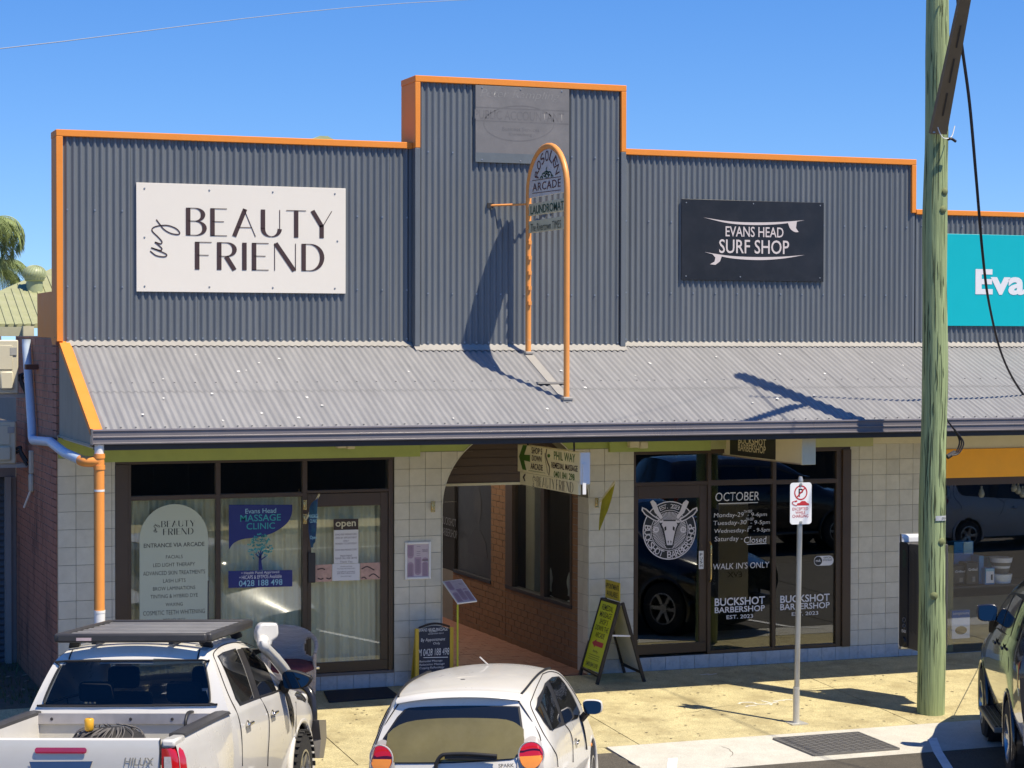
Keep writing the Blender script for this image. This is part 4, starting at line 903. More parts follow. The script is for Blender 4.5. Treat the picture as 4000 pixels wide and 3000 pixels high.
for s, a, b, c, d in (('October', 655, 452, 938, 508), ('Monday-29', 645, 585, 838, 622), ('TH SEP', 838, 568, 893, 586), ('- 9-6pm', 862, 584, 988, 616), ('Tuesday-30', 642, 635, 856, 672), ('TH-SEP', 852, 618, 903, 636), ('- 9-5pm', 882, 634, 1008, 668), ('Wednesday-1', 648, 688, 868, 722), ('ST', 868, 672, 890, 690), ('- 9-5pm', 902, 684, 1008, 716), ('Saturday -', 650, 738, 830, 778), ('Closed', 840, 740, 985, 780), ("WALK IN'S ONLY", 640, 908, 1004, 948)): pz(s.upper() if s == 'October' else s, z7, a, b, c, d, M_wht, ho, y=yh, shear=.08, off=-.006)
for a, b in (((675, 527), (930, 519)), ((858, 790), (985, 784))): strokeY([z7(*a), z7(*b)], yh, .009, M_wht, ho)
bn = []
for s0, xs_, ys_, nm in ((0, (650, 975), (1133, 1184, 1191, 1229, 1246, 1271), 'middle'), (1, (1075, 1395), (1116, 1164, 1170, 1210, 1227, 1250), 'right')):
    b_ = thing('shop_name_lettering', 'white BUCKSHOT BARBERSHOP EST. 2023 lettering low on the %s pane' % ('middle barbershop' if s0 == 0 else 'barbershop\'s right-hand'), 'lettering', (fx(2700+300*s0), .03, .6))
    xm = (xs_[0]+xs_[1])/2
    pz('BUCKSHOT', z7, xs_[0], ys_[0], xs_[1], ys_[1], M_wht, b_, y=yh, off=.018); pz('BARBERSHOP', z7, xs_[0], ys_[2], xs_[1], ys_[3], M_wht, b_, y=yh, off=.014); pz('EST. 2023', z7, xm-86, ys_[4], xm+86, ys_[5], M_wht, b_, y=yh, off=.01)
# faint antlers printed on the vinyl
m = MB(); M_ant = mat('antler_print', (.06, .05, .047), .5)
for i in range(3):
    for j, yy in enumerate((1010, 1100, 1330, 1420)):
        for off_ in (0, 420):
            xx = 700+i*118+off_
            if xx > 1000 and off_ == 0 or xx > 1400: continue
            for sg in (-1, 1):
                Q = [PY(*z7(xx+sg*a, yy+b), .0335) for a, b in ((4, 30), (14, 12), (34, 2), (42, -10))]; m.ribbon(cr([(q_[0], q_[2]) for q_ in Q], 3), .008, lambda a, b: (a, .0425, b))
m.build('antler_pattern', M_ant, sf2)
mk = thing('stockist_sticker', 'white pill-shaped muk official stockist sticker on the right barbershop pane', 'sticker', (9.5, .03, 1.4))
q0, q1 = PY(*z7(1293, 928), yh), PY(*z7(1420, 865), yh); zc_ = (q0[2]+q1[2])/2; hh = (PY(*z7(1356, 865), yh)[2]-PY(*z7(1356, 928), yh)[2])/2
m = MB(); m.prism(rrect(q0[0], q1[0], zc_-hh, zc_+hh, hh*.95), faceY(yh), 0, .001); m.build('pill', M_wht, mk)
m = MB(); m.prism([(q0[0]+hh+hh*.9*math.cos(t), zc_+hh*.9*math.sin(t)) for t in np.linspace(0, 6.283, 20)[:-1]], faceY(yh), .0012, .002); m.build('black_disc', M_blk, mk)
text('muk.', M_wht, mk, faceY(yh), q0[0]+hh*.4, q0[0]+hh*1.6, zc_-.012, zc_+.025, .0025, off=.01); text('OFFICIAL\nSTOCKIST', M_blk, mk, faceY(yh), q0[0]+hh*2.1, q1[0]-.02, zc_-.005, zc_+.05, .0025, off=.01)
pu = box('push_plate', (PY(*z7(547, 890), .01)[0], .006, PY(*z7(561, 950), .01)[2]), (PY(*z7(577, 890), .01)[0], .0115, PY(*z7(561, 833), .01)[2]), M_wm, door2)
for i, c in enumerate('PUSH'):
    zt_, zb_2 = PY(*z7(561, 848+24*i), .006)[2], PY(*z7(561, 866+24*i), .006)[2]; xm_ = PY(*z7(562, 890), .006)[0]; text(c, M_blk, pu, faceY(.006), xm_-.018, xm_+.018, zb_2, zt_, .0015, off=.01)
# ================================================================== right-hand neighbour
nb = thing('neighbour_shop', 'lower shop next door with orange valance, teal sign and display window', 'shop', (13.5, 0, 0))
nw = box('parapet', (10.99, .02, 3.95), (17.0, .34, 5.75), M_mason, nb)
x = 10.995
while x < 17: corr_sheet('sheet', nw, x, min(x+.762, 17)+.01, 4.07, 5.76, 0., M_corr); x += .762
screws(nw, 11, 17, 4.115, 0., 2); screws(nw, 11, 17, 5.60, 0., 4)
box('capping', (10.99, -.052, 5.742), (17, .35, 5.808), M_org, nb, bevel=.006)
aw2 = box('awning', (11.0, -2.1, 2.987), (17, .0, 3.0), M_soff, nb); awning_sheets(aw2, 10.99+.001, 17); awn_screws(aw2, 11, 17); wall_flashing(aw2, 10.98, 17)
gutter(aw2, 11.97, 17, mat('olive_gutter', (.17, .165, .125), .35, var=.08)); box('awning_beam', (11.965, -2.22, 2.972), (17, -2.10, 3.033), M_dark, aw2)
box('wall', (11.12, .02, 0), (11.46, .35, 3.0), M_grout, nb)
z8 = Zm(3680, 1850, 320/1062)
vz1, vz0 = PY(3850, 1752, -.04)[2], PY(3850, 1864, -.04)[2]
box('orange_valance', (11.40, -.05, vz0), (17, .0, vz1), mat('amber_sign', (.95, .43, .012), .4, var=.04), nb, bevel=.004)
box('fascia', (11.12, -.03, vz1+.002), (17, .02, 2.965), M_cream, nb)
wz0 = PY(3760, 2552, 0)[2]; pz0 = PY(3760, 2600, 0)[2]
box('plinth', (11.12, .012, -.05), (17, .3, wz0-.06), M_grout, nb)
k = 0
for i in range(24):
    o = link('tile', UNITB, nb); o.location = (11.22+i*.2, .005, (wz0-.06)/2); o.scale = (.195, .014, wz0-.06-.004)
box('sill', (11.4, -.02, wz0-.06), (17, .1, wz0), M_frame, nb); box('frame', (11.4, -.0, wz0), (11.47, .08, vz0), M_frame, nb); box('frame', (11.47, 0, vz0-.1), (17, .08, vz0-.001), M_frame, nb)
box('pane', (11.47, .03, wz0), (17, .036, vz0-.1), glass('display_glass', (.96, .97, .96), refl=1.4), nb)
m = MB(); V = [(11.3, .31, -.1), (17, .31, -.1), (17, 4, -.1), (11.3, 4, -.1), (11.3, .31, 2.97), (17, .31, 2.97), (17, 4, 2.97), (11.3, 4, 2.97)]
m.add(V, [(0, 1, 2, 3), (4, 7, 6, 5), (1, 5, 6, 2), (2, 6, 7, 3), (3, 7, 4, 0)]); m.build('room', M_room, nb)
box('roof_slab', (11.05, .352, 3.02), (17.0, 9.0, 3.9), M_mason, nb)
pq = PY(3716, 2250, .2)[0]; box('display_partition', (11.48, .15, wz0), (pq, .2, PY(3700, 2130, .2)[2]), mat('olive_partition', (.26, .23, .10), .7, var=.06), nb)
box('back_panel', (11.5, .95, wz0-.2), (13.6, .98, PY(3800, 2330, .95)[2]), mat('tan_partition', (.22, .19, .12), .8, var=.1), nb)
ty = .30; tz = PY(*z8(700, 1440), ty)[2]
tb = thing('display_table', 'dark folding display table inside the neighbouring shop window', 'table', (12.2, .55, .1))
box('table_top', (11.55, ty, tz-.03), (13.4, .85, tz), M_dark, tb, bevel=.004)
for a in (11.65, 13.3): 
    for b in (ty+.06, .8): MB().cyl((a, b, tz-.03), (a, b, .1), .014, 8).build('leg', M_screw, tb)
M_bb = mat('blue_carton', (.02, .19, .42), .5, var=.08); M_tb = mat('teal_carton', (.03, .24, .36), .5, var=.08); M_bag = mat('black_bag', (.014, .013, .013), .35, var=.3, bump=.4, bscale=12)
def good(name, label, cat, a, b, c, d, y0, y1, mt, face=None):
    t = thing(name, label, cat, (PY(*z8((a+c)/2, d), y0)[0], y0, PY(*z8((a+c)/2, d), y0)[2]))
    (u0, v0), (u1, v1) = z8(a, b), z8(c, d); q = PY(u0, (v0+v1)/2, y0)[0]; w = PY(u1, (v0+v1)/2, y0)[0]; z0 = max(tz+.001, PY((u0+u1)/2, v1, y0)[2]); z1 = PY((u0+u1)/2, v0, y0)[2]
    box('carton' if 'bag' not in name else 'bag_body', (q, y0, z0), (w, y1, z1), mt, t, bevel=.012 if 'bag' in name else .003)
    if face: face(t, q, w, z0, z1, y0)
    return t
def face_white(t, q, w, z0, z1, y): box('printed_face', (q+.12*(w-q), y-.002, z0+.02), (w-.01, y-.0003, z1-.06*(z1-z0)-.02), M_wht, t); box('dark_picture', (q+.6*(w-q), y-.003, z0+.06), (w-.03, y-.0021, z0+.6*(z1-z0)), M_blk, t); box('brand_band', (q+.1*(w-q), y-.003, z1-.07*(z1-z0)-.03), (w-.012, y-.0021, z1-.05*(z1-z0)), M_sky, t)
def face_table(t, q, w, z0, z1, y): box('printed_face', (q+.5*(w-q), y-.002, z0+.02), (w-.01, y-.0003, z1-.02), mat('pale_cyan_print', (.40, .56, .58), .5), t)
def face_grill(t, q, w, z0, z1, y): text('Grilled', M_wht, t, faceY(y), q+.15*(w-q), w-.1*(w-q), z0+.62*(z1-z0), z0+.74*(z1-z0), .004, off=.01); box('label', (q+.5*(w-q), y-.002, z0+.12*(z1-z0)), (w-.05, y-.0003, z0+.35*(z1-z0)), mat('grey_label', (.18, .17, .16), .5), t)
good('carton', 'cyan and blue carton highest on the display in the shop window', 'box', 155, 880, 405, 1438, .62, .80, M_bb, None)
box('printed_face', (PY(*z8(285, 950), .61)[0], .615, PY(*z8(300, 1040), .61)[2]), (PY(*z8(400, 950), .61)[0], .6195, PY(*z8(300, 888), .61)[2]), mat('pale_cyan_print', (.40, .56, .58), .5), bpy.data.objects['carton'])
good('charcoal_bag', 'black charcoal bag at the left end of the display table', 'bag', 140, 1190, 312, 1436, .40, .58, M_bag, face_grill); good('charcoal_bag', 'black Grilled charcoal bag in the middle of the window display', 'bag', 318, 1150, 470, 1438, .36, .56, M_bag, face_grill)
good('carton', 'plain dark blue carton beside the black charcoal bag', 'box', 478, 1065, 540, 1438, .42, .6, M_bb); good('carton', 'blue carton with white printed front beside the stacked buckets', 'box', 556, 1222, 680, 1440, .34, .5, M_bb, face_white); good('carton', 'teal carton behind the white bucket in the shop window', 'box', 590, 1085, 810, 1438, .64, .8, M_tb)
def tub(name, label, cat, cu, vt, vb, w, rings, y):
    p0, p1 = PY(*z8(cu, vb), y), PY(*z8(cu, vt), y); z0 = max(tz+.001, p0[2]); h = p1[2]-z0; r = (PY(*z8(cu+w/2, vb), y)[0]-PY(*z8(cu-w/2, vb), y)[0])/2
    t = thing(name, label, cat, (p0[0], y+r, z0))
    for f0, f1, mt, ra_, rb_ in rings: MB().lathe([(0, z0+h*f0), (r*ra_, z0+h*f0), (r*rb_, z0+h*f1), (0, z0+h*f1)], (p0[0], y+r, 0), 24).build('ring', mt, t, smooth=40)
    return t, p0[0], z0, h, r
M_gr = mat('grey_silicone', (.13, .12, .10), .5)
t_, bx__, bz_, bh, br = tub('stacked_tub', 'low white collapsible tub with wavy rims on the display table', 'tub', 838, 1312, 1432, 270, [(0, .3, M_shell, .86, .9), (.32, .6, M_shell, .93, .96), (.62, 1, M_shell, .97, 1.)], .34)
tub('bucket', 'white and grey collapsible bucket on top of the low tub', 'bucket', 848, 1100, 1311, 255, [(0, .2, M_gr, .62, .70), (.2, .36, M_gr, .70, .74), (.36, .5, M_wht, .74, .80), (.5, .72, M_gr, .78, .88), (.72, 1, M_wht, .92, 1.)], .36)
bp = thing('boxed_grill_plate', 'white boxed hot plate carton with blue companions band low in the window', 'box', (PY(3750, 2490, .12)[0], .12, .3))
b0_ = pbox('carton', 3718, 2384, 3788, 2494, .10, .16, M_wht, bp); pbox('blue_band', 3718, 2384, 3788, 2412, .098, .0998, mat('blue_band_print', (.05, .14, .36), .5), bp); ptext('companions', M_wht, bp, 3722, 2390, 3784, 2404, .0975, off=.006)
m = MB(); q = PY(3754, 2462, .098); m.prism([(q[0]+.09*math.cos(t), q[2]+.055*math.sin(t)) for t in np.linspace(0, 6.283, 20)[:-1]], faceY(.098), 0, .002); m.build('plate_picture', mat('brown_print', (.07, .05, .04), .5), bp)
for i, (a, b) in enumerate(((930, 240), (985, 270), (1040, 315), (510, 315))):
    q = PY(*z8(a, b), .5); t = thing('pendant_bulb', ['second clear pendant bulb from the left in the neighbouring shop window', 'third clear pendant bulb from the left in the neighbouring shop window', 'rightmost clear pendant bulb in the neighbouring shop window', 'leftmost clear pendant bulb, hanging apart in the neighbouring shop window'][i], 'bulb', (q[0], .5, q[2]), 'pendant bulbs')
    MB().lathe([(.0, 0), (.03, .01), (.045, .05), (.03, .1), (.014, .13), (.014, .16)], tuple(q), 12).build('bulb_glass', mat('bulb_glass_clear', (.45, .42, .32), .15, spec=.8, var=0), t, smooth=60); MB().cyl((q[0], .5, q[2]+.16), (q[0], .5, 2.9), .004, 6).build('flex', M_dark, t)
ts = thing('teal_sign', 'bright teal signboard with white lettering on the lower parapet next door', 'sign', (12.6, -.045, 4.3))
box('board', (11.42, -.045, 4.30), (15.6, -.03, 5.502), mat('teal_sign_board', (.0, .42, .47), .35, var=.02), ts, bevel=.003)
ptext('Evan', M_wht, ts, 3810, 1053, 4068, 1152, -.046, off=.035)

# ================================================================== left-hand side
M_brk = mat('old_red_brick', (.37, .16, .10), .85, var=.22, scale=5, world=True, dirt=(.05, .03, .025), dscale=1.3, damt=.75, stretch=(1, 1.5, .6), dcut=(.52, .68), bump=.3, bscale=60)
M_mort = mat('pale_mortar', (.33, .27, .21), .9, var=.15)
bw = box('brick_wall', (.0, .36, -.2), (.3, 3.6, 4.14), M_mort, shop); box('brick_wall_front', (.0, .0005, -.2), (.011, .37, 3.03), M_mort, shop)
bricks('bricks', bw, .0, .018, 3.52, -.1, 4.13, M_brk, seed=9, proud=.006)
lh = thing('side_building', 'grey rendered outbuilding with roller door behind the brick side wall', 'building', (-3, 3.6, 0))
M_rend = mat('mauve_render', (.235, .20, .185), .8, var=.08, world=True)
box('wall', (-7, 3.52, 2.35), (-.012, 3.8, 3.05), M_rend, lh); 
xj = PY(22, 2200, 3.5)[0]; xk = PY(44, 2200, 3.5)[0]
box('pier', (xk, 3.5, -.2), (-.012, 3.8, 2.349), M_rend, lh); box('door_jamb', (xj, 3.47, -.2), (xk-.001, 3.8, 2.349), mat('jamb_grey', (.30, .27, .25), .7, var=.05), lh)
m = MB(); V = []; n = 90
for i in range(n+1): z = -.15+2.5*i/n; V += [(-7, 3.62+.012*math.cos(i*2.1), z), (xj, 3.62+.012*math.cos(i*2.1), z)]
m.add(V, [(2*i, 2*i+1, 2*i+3, 2*i+2) for i in range(n)]); m.build('roller_door', mat('dark_roller_steel', (.07, .08, .095), .4, var=.08), lh)
EAVE = 4.0; P_E = PY(60, 1268, EAVE); pit = rad(21); NR = np.array([0, -math.sin(pit), math.cos(pit)]); dR = NR.dot(P_E)
rp = [hit(u, v, NR, dR) for u, v in ((-420, 1268), (330, 1262), (420, 955), (202, 1048), (0, 1135))]
M_oroof = mat('olive_tin_roof', (.30, .31, .165), .6, var=.1, scale=3, dirt=(.40, .39, .25), dscale=2, damt=.6, stretch=(.5, 3, 3), world=True)
m = MB(); m.add(rp+[p-np.array([0, 0, .06]) for p in rp], [(0, 1, 2, 3, 4), (5, 9, 8, 7, 6)]+[(i, (i+1) % 5, (i+1) % 5+5, i+5) for i in range(5)]); rf = m.build('roof', M_oroof, lh)
ex = np.array([1., 0, 0]); up_ = np.cross(NR, ex)*-1
if up_[1] < 0: up_ = -up_
m = MB(); yy0 = rp[0][1]
for k in range(60):
    xx = rp[0][0]+.11*k
    # each rib climbs the slope until it meets the hip
    e0 = np.array([xx, rp[0][1], rp[0][2]])
    def hipx(t): return None
    best = 0
    for t in np.linspace(.2, 9, 45):
        p = e0+up_*t; h = rp[4]+(rp[3]-rp[4])*0
        # inside test against the hip line rp[0]..rp[4]..rp[3]
        pts_h = [rp[0], rp[4], rp[3], rp[2]]; ok = False
        for a, b in zip(pts_h[:-1], pts_h[1:]):
            if a[0] <= xx <= b[0]:
                lim = a[1]+(b[1]-a[1])*(xx-a[0])/(b[0]-a[0]+1e-9); ok = p[1] < lim
        if ok: best = t
    if best > .3: m.bar(e0+NR*.006, e0+up_*best+NR*.006, .035, .018, up=NR)
tag(m.build('roof_ribs', M_oroof, rf), kind='stuff')
ez = PY(60, 1292, EAVE-.1)[2]
box('eave_gutter', (-7, EAVE-.16, ez-.07), (PY(98, 1290, EAVE)[0], EAVE-.03, ez+.05), mat('sage_gutter', (.42, .41, .28), .5, var=.08), lh); 
box('rainwater_head', (PY(88, 1290, EAVE-.2)[0], EAVE-.28, ez-.09), (PY(130, 1290, EAVE-.2)[0], EAVE-.02, ez+.06), mat('pale_head', (.52, .49, .34), .5), lh)
wv = hit(135, 1132, NR, dR); wh = thing('roof_ventilator', 'pale green spinning roof ventilator on the tin roof at the left', 'vent', tuple(wv))
sc_ = 8100/ (FW.dot(wv-CAM)); rv = 44/sc_; M_vent = mat('pale_green_vent', (.33, .37, .21), .45, var=.08)
MB().lathe([(rv*.72, -.25), (rv*.72, rv*.75), (rv*.9, rv*.85)], tuple(wv), 20).build('neck', M_vent, wh, smooth=40)
h0 = rv*.85; MB().lathe([(rv*.85, h0)]+[(rv*math.sin(t), h0+rv*.55+rv*.75*-math.cos(t)) for t in np.linspace(1.2, 3.1, 10)], tuple(wv), 24).build('turbine_head', M_vent, wh, smooth=60)
for k in range(22):
    t0 = 2*math.pi*k/22; P = [wv+np.array([rv*1.03*math.sin(t)*math.cos(t0+.3*t), rv*1.03*math.sin(t)*math.sin(t0+.3*t), h0+rv*.55-rv*.77*math.cos(t)]) for t in np.linspace(1.15, 3.0, 8)]
    MB().tube(P, rv*.05, 5).build('vane', M_vent, wh, smooth=60)
# air conditioners on brackets
def aircon(label, vT, vB, y, uR):
    a = PY(uR, (vT+vB)/2, y)[0]; z0, z1 = PY(40, vB, y)[2], PY(40, vT, y)[2]
    t = thing('air_conditioner', label, 'air conditioner', ((a+a-.85)/2, y+.15, z0), 'air conditioners on the brick side wall')
    mt = mat('ivory_case', (.60, .56, .42), .45, var=.03); c = box('case', (a-.85, y, z0), (a, y+.32, z1), mt, t, bevel=.015); h = z1-z0
    box('service_cover', (a-.22, y-.03, z0+.08*h), (a-.06, y-.001, z0+.42*h), mt, t, bevel=.02); box('side_panel', (a-.26, y-.008, z0+.45*h), (a-.07, y-.001, z0+.9*h), mt, t, bevel=.006); box('rating_plate', (a-.10, y-.012, z0+.72*h), (a-.02, y-.002, z0+.86*h), mat('grey_plate', (.35, .35, .33), .5), t)
    for k in range(9): MB().lathe([(.05+.026*k, 0), (.053+.026*k, -.004)], (a-.56, y-.006, (z0+z1)/2), 20, (0, 1, 0)).build('grille_ring', M_dark, t)
    for yy in (y+.04, y+.28): box('bracket', (a-.88, yy, z0-.05), (-.012, yy+.03, z0-.002), mat('galvanised', (.38, .37, .36), .45, metal=.4, var=.08), t)
    P = [(a, y+.05, z0+.25*h), (a+.06, y+.02, z0+.3*h), (-.10, y-.0, z0+.22*h), (-.03, y-.05, z0-.02)]
    for k in range(2): MB().tube(cr([(p[0], p[1], p[2]+.045*k) for p in P], 5), .018, 8).build('pipe', M_blk, t, smooth=60)
aircon('upper cream air conditioner on the brick wall under the tin eave', 1328, 1538, 2.35, 72); aircon('lower cream air conditioner above the grey lintel', 1645, 1812, 2.35, 62)
# pale downpipe from the eave across to the awning's orange downpipe
dp = thing('downpipe', 'orange and pale blue PVC downpipe at the awning corner and brick wall', 'pipe', (.14, -2.2, 0))
ox = PY(388, 1900, -2.21)[0]; oy = -2.21; pr_ = .052
M_opipe = mat('orange_pipe', (.80, .30, .06), .38, var=.05, world=True); M_bpvc = mat('pale_blue_pvc', (.50, .60, .72), .4, var=.06, world=True); M_wpvc = mat('white_pvc', (.74, .73, .70), .4, var=.04)
zz = lambda v: PY(388, v, oy)[2]
MB().cyl((ox, oy, zz(2385)), (ox, oy, zz(1782)), pr_, 20).build('orange_pipe', M_opipe, dp, smooth=50); MB().cyl((ox, oy, gz(oy)), (ox, oy, zz(2385)+.002), pr_+.004, 20).build('white_foot', M_wpvc, dp, smooth=50)
for va, vb in ((1772, 1790), (1818, 1834), (2384, 2394)): MB().cyl((ox, oy, zz(vb)), (ox, oy, zz(va)), pr_+.007, 20).build('collar', M_opipe if va < 2000 else M_wpvc, dp, smooth=50)
MB().cyl((ox, oy, zz(1920)), (ox, oy, zz(1912)), pr_+.002, 20).build('paint_band', M_wpvc, dp, smooth=50)
MB().cyl((ox, oy, zz(1775)), (ox, oy, 3.04), pr_-.004, 20).build('gutter_drop', M_wpvc, dp, smooth=50)
bz = zz(1803); ax_ = -.075; pw = PX(125, 1712, ax_); pt = PX(103, 1312, ax_)
MB().tube(cr([(ox, oy, bz), (ox-.06, oy+.02, bz), (ox-.13, oy+.06, bz+.0), (ox-.16, oy+.16, bz+.008)], 5), pr_+.003, 16).build('orange_elbow', M_opipe, dp, smooth=50)
P = [(ox-.155, oy+.14, bz+.006), (ax_-.02, -1.2, bz+.04), (ax_, 0, bz+.1), (ax_, pw[1]-.1, pw[2]-.02), (ax_, pw[1]-.02, pw[2]+.02), (ax_, pw[1], pw[2]+.12), (ax_, pt[1], 4.02), (ax_, pt[1], 4.1)]
MB().tube(P, pr_, 18).build('blue_pipe', M_bpvc, dp, smooth=50); box('pipe_strap', (ax_-.075, pw[1]-.08, PX(110, 1432, ax_)[2]-.03), (.0, pw[1]+.08, PX(110, 1432, ax_)[2]+.03), mat('rusty_strap', (.12, .05, .03), .8, var=.2), dp)
cc = thing('cable_conduit', 'cream cable cover and pipe stub running down the brick side wall', 'conduit', (-.03, 1.3, 1.9))
c0, c1 = PX(122, 1760, -.03), PX(122, 1850, -.03); box('cover', (-.055, c0[1]-.06, c1[2]), (-.004, c0[1]+.05, c0[2]), mat('cream_cover', (.50, .46, .37), .5), cc, bevel=.01); box('outlet', (-.06, c0[1]-.07, c1[2]-.22), (-.004, c0[1]+.06, c1[2]-.001), MATS['cream_cover'], cc, bevel=.02); MB().cyl((-.04, c0[1]-.02, c1[2]-.2), (-.09, c0[1]+.2, c1[2]-.42), .014, 8).build('drain_stub', M_wpvc, cc)
# palms far behind
M_palm = mat('palm_leaf', (.22, .27, .09), .5, var=.2, scale=3, objvar=.1); M_trunk = mat('palm_trunk', (.16, .13, .10), .9, var=.2)
def palm(label, u, v, y, L, nf, seed, droop):
    random.seed(seed); c = PY(u, v, y); t = thing('palm_tree', label, 'palm', (c[0], y, 0)); MB().tube([(c[0], y, -.3), (c[0]+.1, y, c[2]*.5), (c[0], y, c[2])], [.22, .17, .13], 10).build('trunk', M_trunk, t, smooth=50)
    for f in range(nf):
        az = 2*math.pi*f/nf+random.uniform(-.2, .2); el = random.uniform(-.1, 1.1); m = MB(); rib = []
        d = np.array([math.cos(az), math.sin(az), 0]); p = c.copy(); e = el
        for k in range(16): rib.append(p.copy()); p = p+(d*math.cos(e)+EZ*math.sin(e))*L/15; e -= droop/15*(1+.06*k)
        m.tube(rib, [.03*(1-.05*k) for k in range(16)], 5); sd = np.cross(d, EZ)
        for k in range(2, 16):
            for sg in (-1, 1):
                for j in range(2):
                    b = rib[k]+(rib[min(k+1, 15)]-rib[k])*j*.5; ln = L*.30*math.sin(math.pi*(k+2)/19)+.1
                    tip = b+sd*sg*ln*.55+d*ln*.25-EZ*ln*random.uniform(.55, .95); mid = (b+tip)/2+sd*sg*ln*.14+EZ*.05
                    w = d*.016*L/2; m.add([b-w, b+w, mid+w, mid-w, tip], [(0, 1, 2, 3), (3, 2, 4)])
        m.build('frond', M_palm, t)
palm('tall drooping palm at the left edge above the tin roof', -60, 895, 55, 2.05, 44, 1, 2.2); palm('lower palm clump directly behind the roof ventilator', -20, 1050, 62, 1.7, 40, 5, 1.6)
# grass by the brick wall
M_grass = mat('verge_grass', (.075, .105, .03), .7, var=.3, scale=6, world=True); random.seed(11); m = MB()
for k in range(5200):
    x, y = random.uniform(-2.6, -.03), random.uniform(-1.2, 3.45)
    if math.sin(x*2.3+1)*math.cos(y*1.7)+random.uniform(-.8, .8) < -.1: continue
    h = random.uniform(.03, .10); a = random.uniform(0, 6.28); b = random.uniform(-.04, .04); w = .006
    z = -.06+SLOPE*min(y, .6); m.add([(x-w*math.cos(a), y-w*math.sin(a), z), (x+w*math.cos(a), y+w*math.sin(a), z), (x+b, y+b*.5, z+h)], [(0, 1, 2)])
tag(m.build('grass', M_grass), 'patchy short grass beside the brick side wall', 'grass', kind='stuff')
random.seed(12); m = MB()
for k in range(160):
    x, y = random.uniform(-2.4, -.05), random.uniform(-.8, 3.3); z = -.06+SLOPE*min(y, .6); a = random.uniform(0, 6.28); s_ = random.uniform(.02, .05); m.add([(x+s_*math.cos(a+t)*f, y+s_*math.sin(a+t)*f, z+.012+.01*(t > 3)) for t, f in ((0, 1), (1.6, .5), (3.1, 1), (4.7, .5))], [(0, 1, 2, 3)])
tag(m.build('leaf_litter', mat('dry_leaves', (.30, .25, .19), .8, var=.3)), 'pale dry leaves and paper scraps on the soil by the brick wall', 'litter', kind='stuff')
# ================================================================== utility pole and wires
pole = thing('utility_pole', 'thick green treated timber power pole at the kerb', 'pole', (9.467, -2.897, -.165))
PYY = -2.897
def depth(p): return FW.dot(np.asarray(p)-CAM)
pb, ptp = PY(3636, 2785, PYY), PY(3663, 0, PYY); qa = PA(2862, 1465); ZT = qa[2]+(qa[1]-PYY)/.44
ZT = 8.12
r0 = 108*depth(pb)/FPX/2; r1 = 89*depth(ptp)/FPX/2
M_pole = mat('treated_pine', (.29, .355, .165), .8, var=.38, scale=2.6, stretch=(16, 16, .45), bump=1., bscale=5, dirt=(.075, .115, .05), dscale=1.5, damt=.85, world=True, dcut=(.55, .66))
m = MB(); n = 40; random.seed(2); P = []; R_ = []
for i in range(n+1):
    f = i/n; z = -.25+(ZT+.25)*f; g = (z-pb[2])/(ptp[2]-pb[2]); P.append((pb[0]+(ptp[0]-pb[0])*g+.008*math.sin(z*2.1), PYY+.006*math.sin(z*1.3), z)); R_.append(r0+(r1-r0)*g+.004*math.sin(z*3.7)+random.uniform(-.0015, .0015))
trunk_ = m.tube(P, R_, 28).build('pole_shaft', M_pole, pole, smooth=60)
random.seed(17); mc_ = MB()
for k in range(150):
    a = random.uniform(-1.6, 1.6); z = random.uniform(-.05, 7.8); ln = random.uniform(.12, .7); w = random.uniform(.0025, .006); V = []
    for i in range(7):
        zz_ = z+ln*i/6; g = (zz_-pb[2])/(ptp[2]-pb[2]); c = (pb[0]+(ptp[0]-pb[0])*g+.008*math.sin(zz_*2.1), PYY+.006*math.sin(zz_*1.3)); r = r0+(r1-r0)*g+.004*math.sin(zz_*3.7)+.0022; ww = w*math.sin(math.pi*(i+.2)/6.4)+.0004; aa = a+.02*math.sin(i*1.3+k)
        V += [(c[0]+r*math.sin(aa)-ww*math.cos(aa), c[1]-r*math.cos(aa)-ww*math.sin(aa), zz_), (c[0]+r*math.sin(aa)+ww*math.cos(aa), c[1]-r*math.cos(aa)+ww*math.sin(aa), zz_)]
    mc_.add(V, [(2*i, 2*i+1, 2*i+3, 2*i+2) for i in range(6)])
tag(mc_.build('drying_cracks', mat('crack_dark', (.06, .075, .03), .9, var=.2), pole), kind='stuff')
def on_pole(z, ang):      # a point on the bark; ang 0 faces the street, positive to the right
    g = (z-pb[2])/(ptp[2]-pb[2]); c = (pb[0]+(ptp[0]-pb[0])*g, PYY); r = r0+(r1-r0)*g+.004*math.sin(z*3.7); return np.array([c[0]+r*math.sin(ang), c[1]-r*math.cos(ang), z])
for z, a in ((fz(3650, 820, PYY), .1), (fz(3660, 750, PYY), .3), (fz(3660, 2110, PYY), .2), (1.2, -.4)):
    q = on_pole(z, a); MB().lathe([(0, .016), (.028, .012), (.045, 0)], tuple(q), 12, (math.sin(a), -math.cos(a), 0)).build('knot', mat('pine_knot', (.18, .20, .08), .8, var=.3, scale=30), pole, smooth=60)
zt_ = fz(3655, 2020, PYY); m = MB(); V = []
for k in range(9): 
    a = -.35+.95*k/8+.0; q = on_pole(zt_, a); o_ = np.array([math.sin(a), -math.cos(a), 0])*.006; V += [q+o_+EZ*.028, q+o_-EZ*.028]
m.add(V, [(2*i, 2*i+2, 2*i+3, 2*i+1) for i in range(8)]); idp = m.build('number_tag', mat('tag_metal', (.55, .55, .52), .4, metal=.3), pole)
qn = on_pole(zt_, .3); ff, w_, h_ = quadface(on_pole(zt_+.02, .12)+np.array([.0, -.012, 0]), on_pole(zt_+.02, .52)+np.array([.004, -.012, 0]), on_pole(zt_-.02, .12)+np.array([0, -.012, 0]), (0, -1, 0))
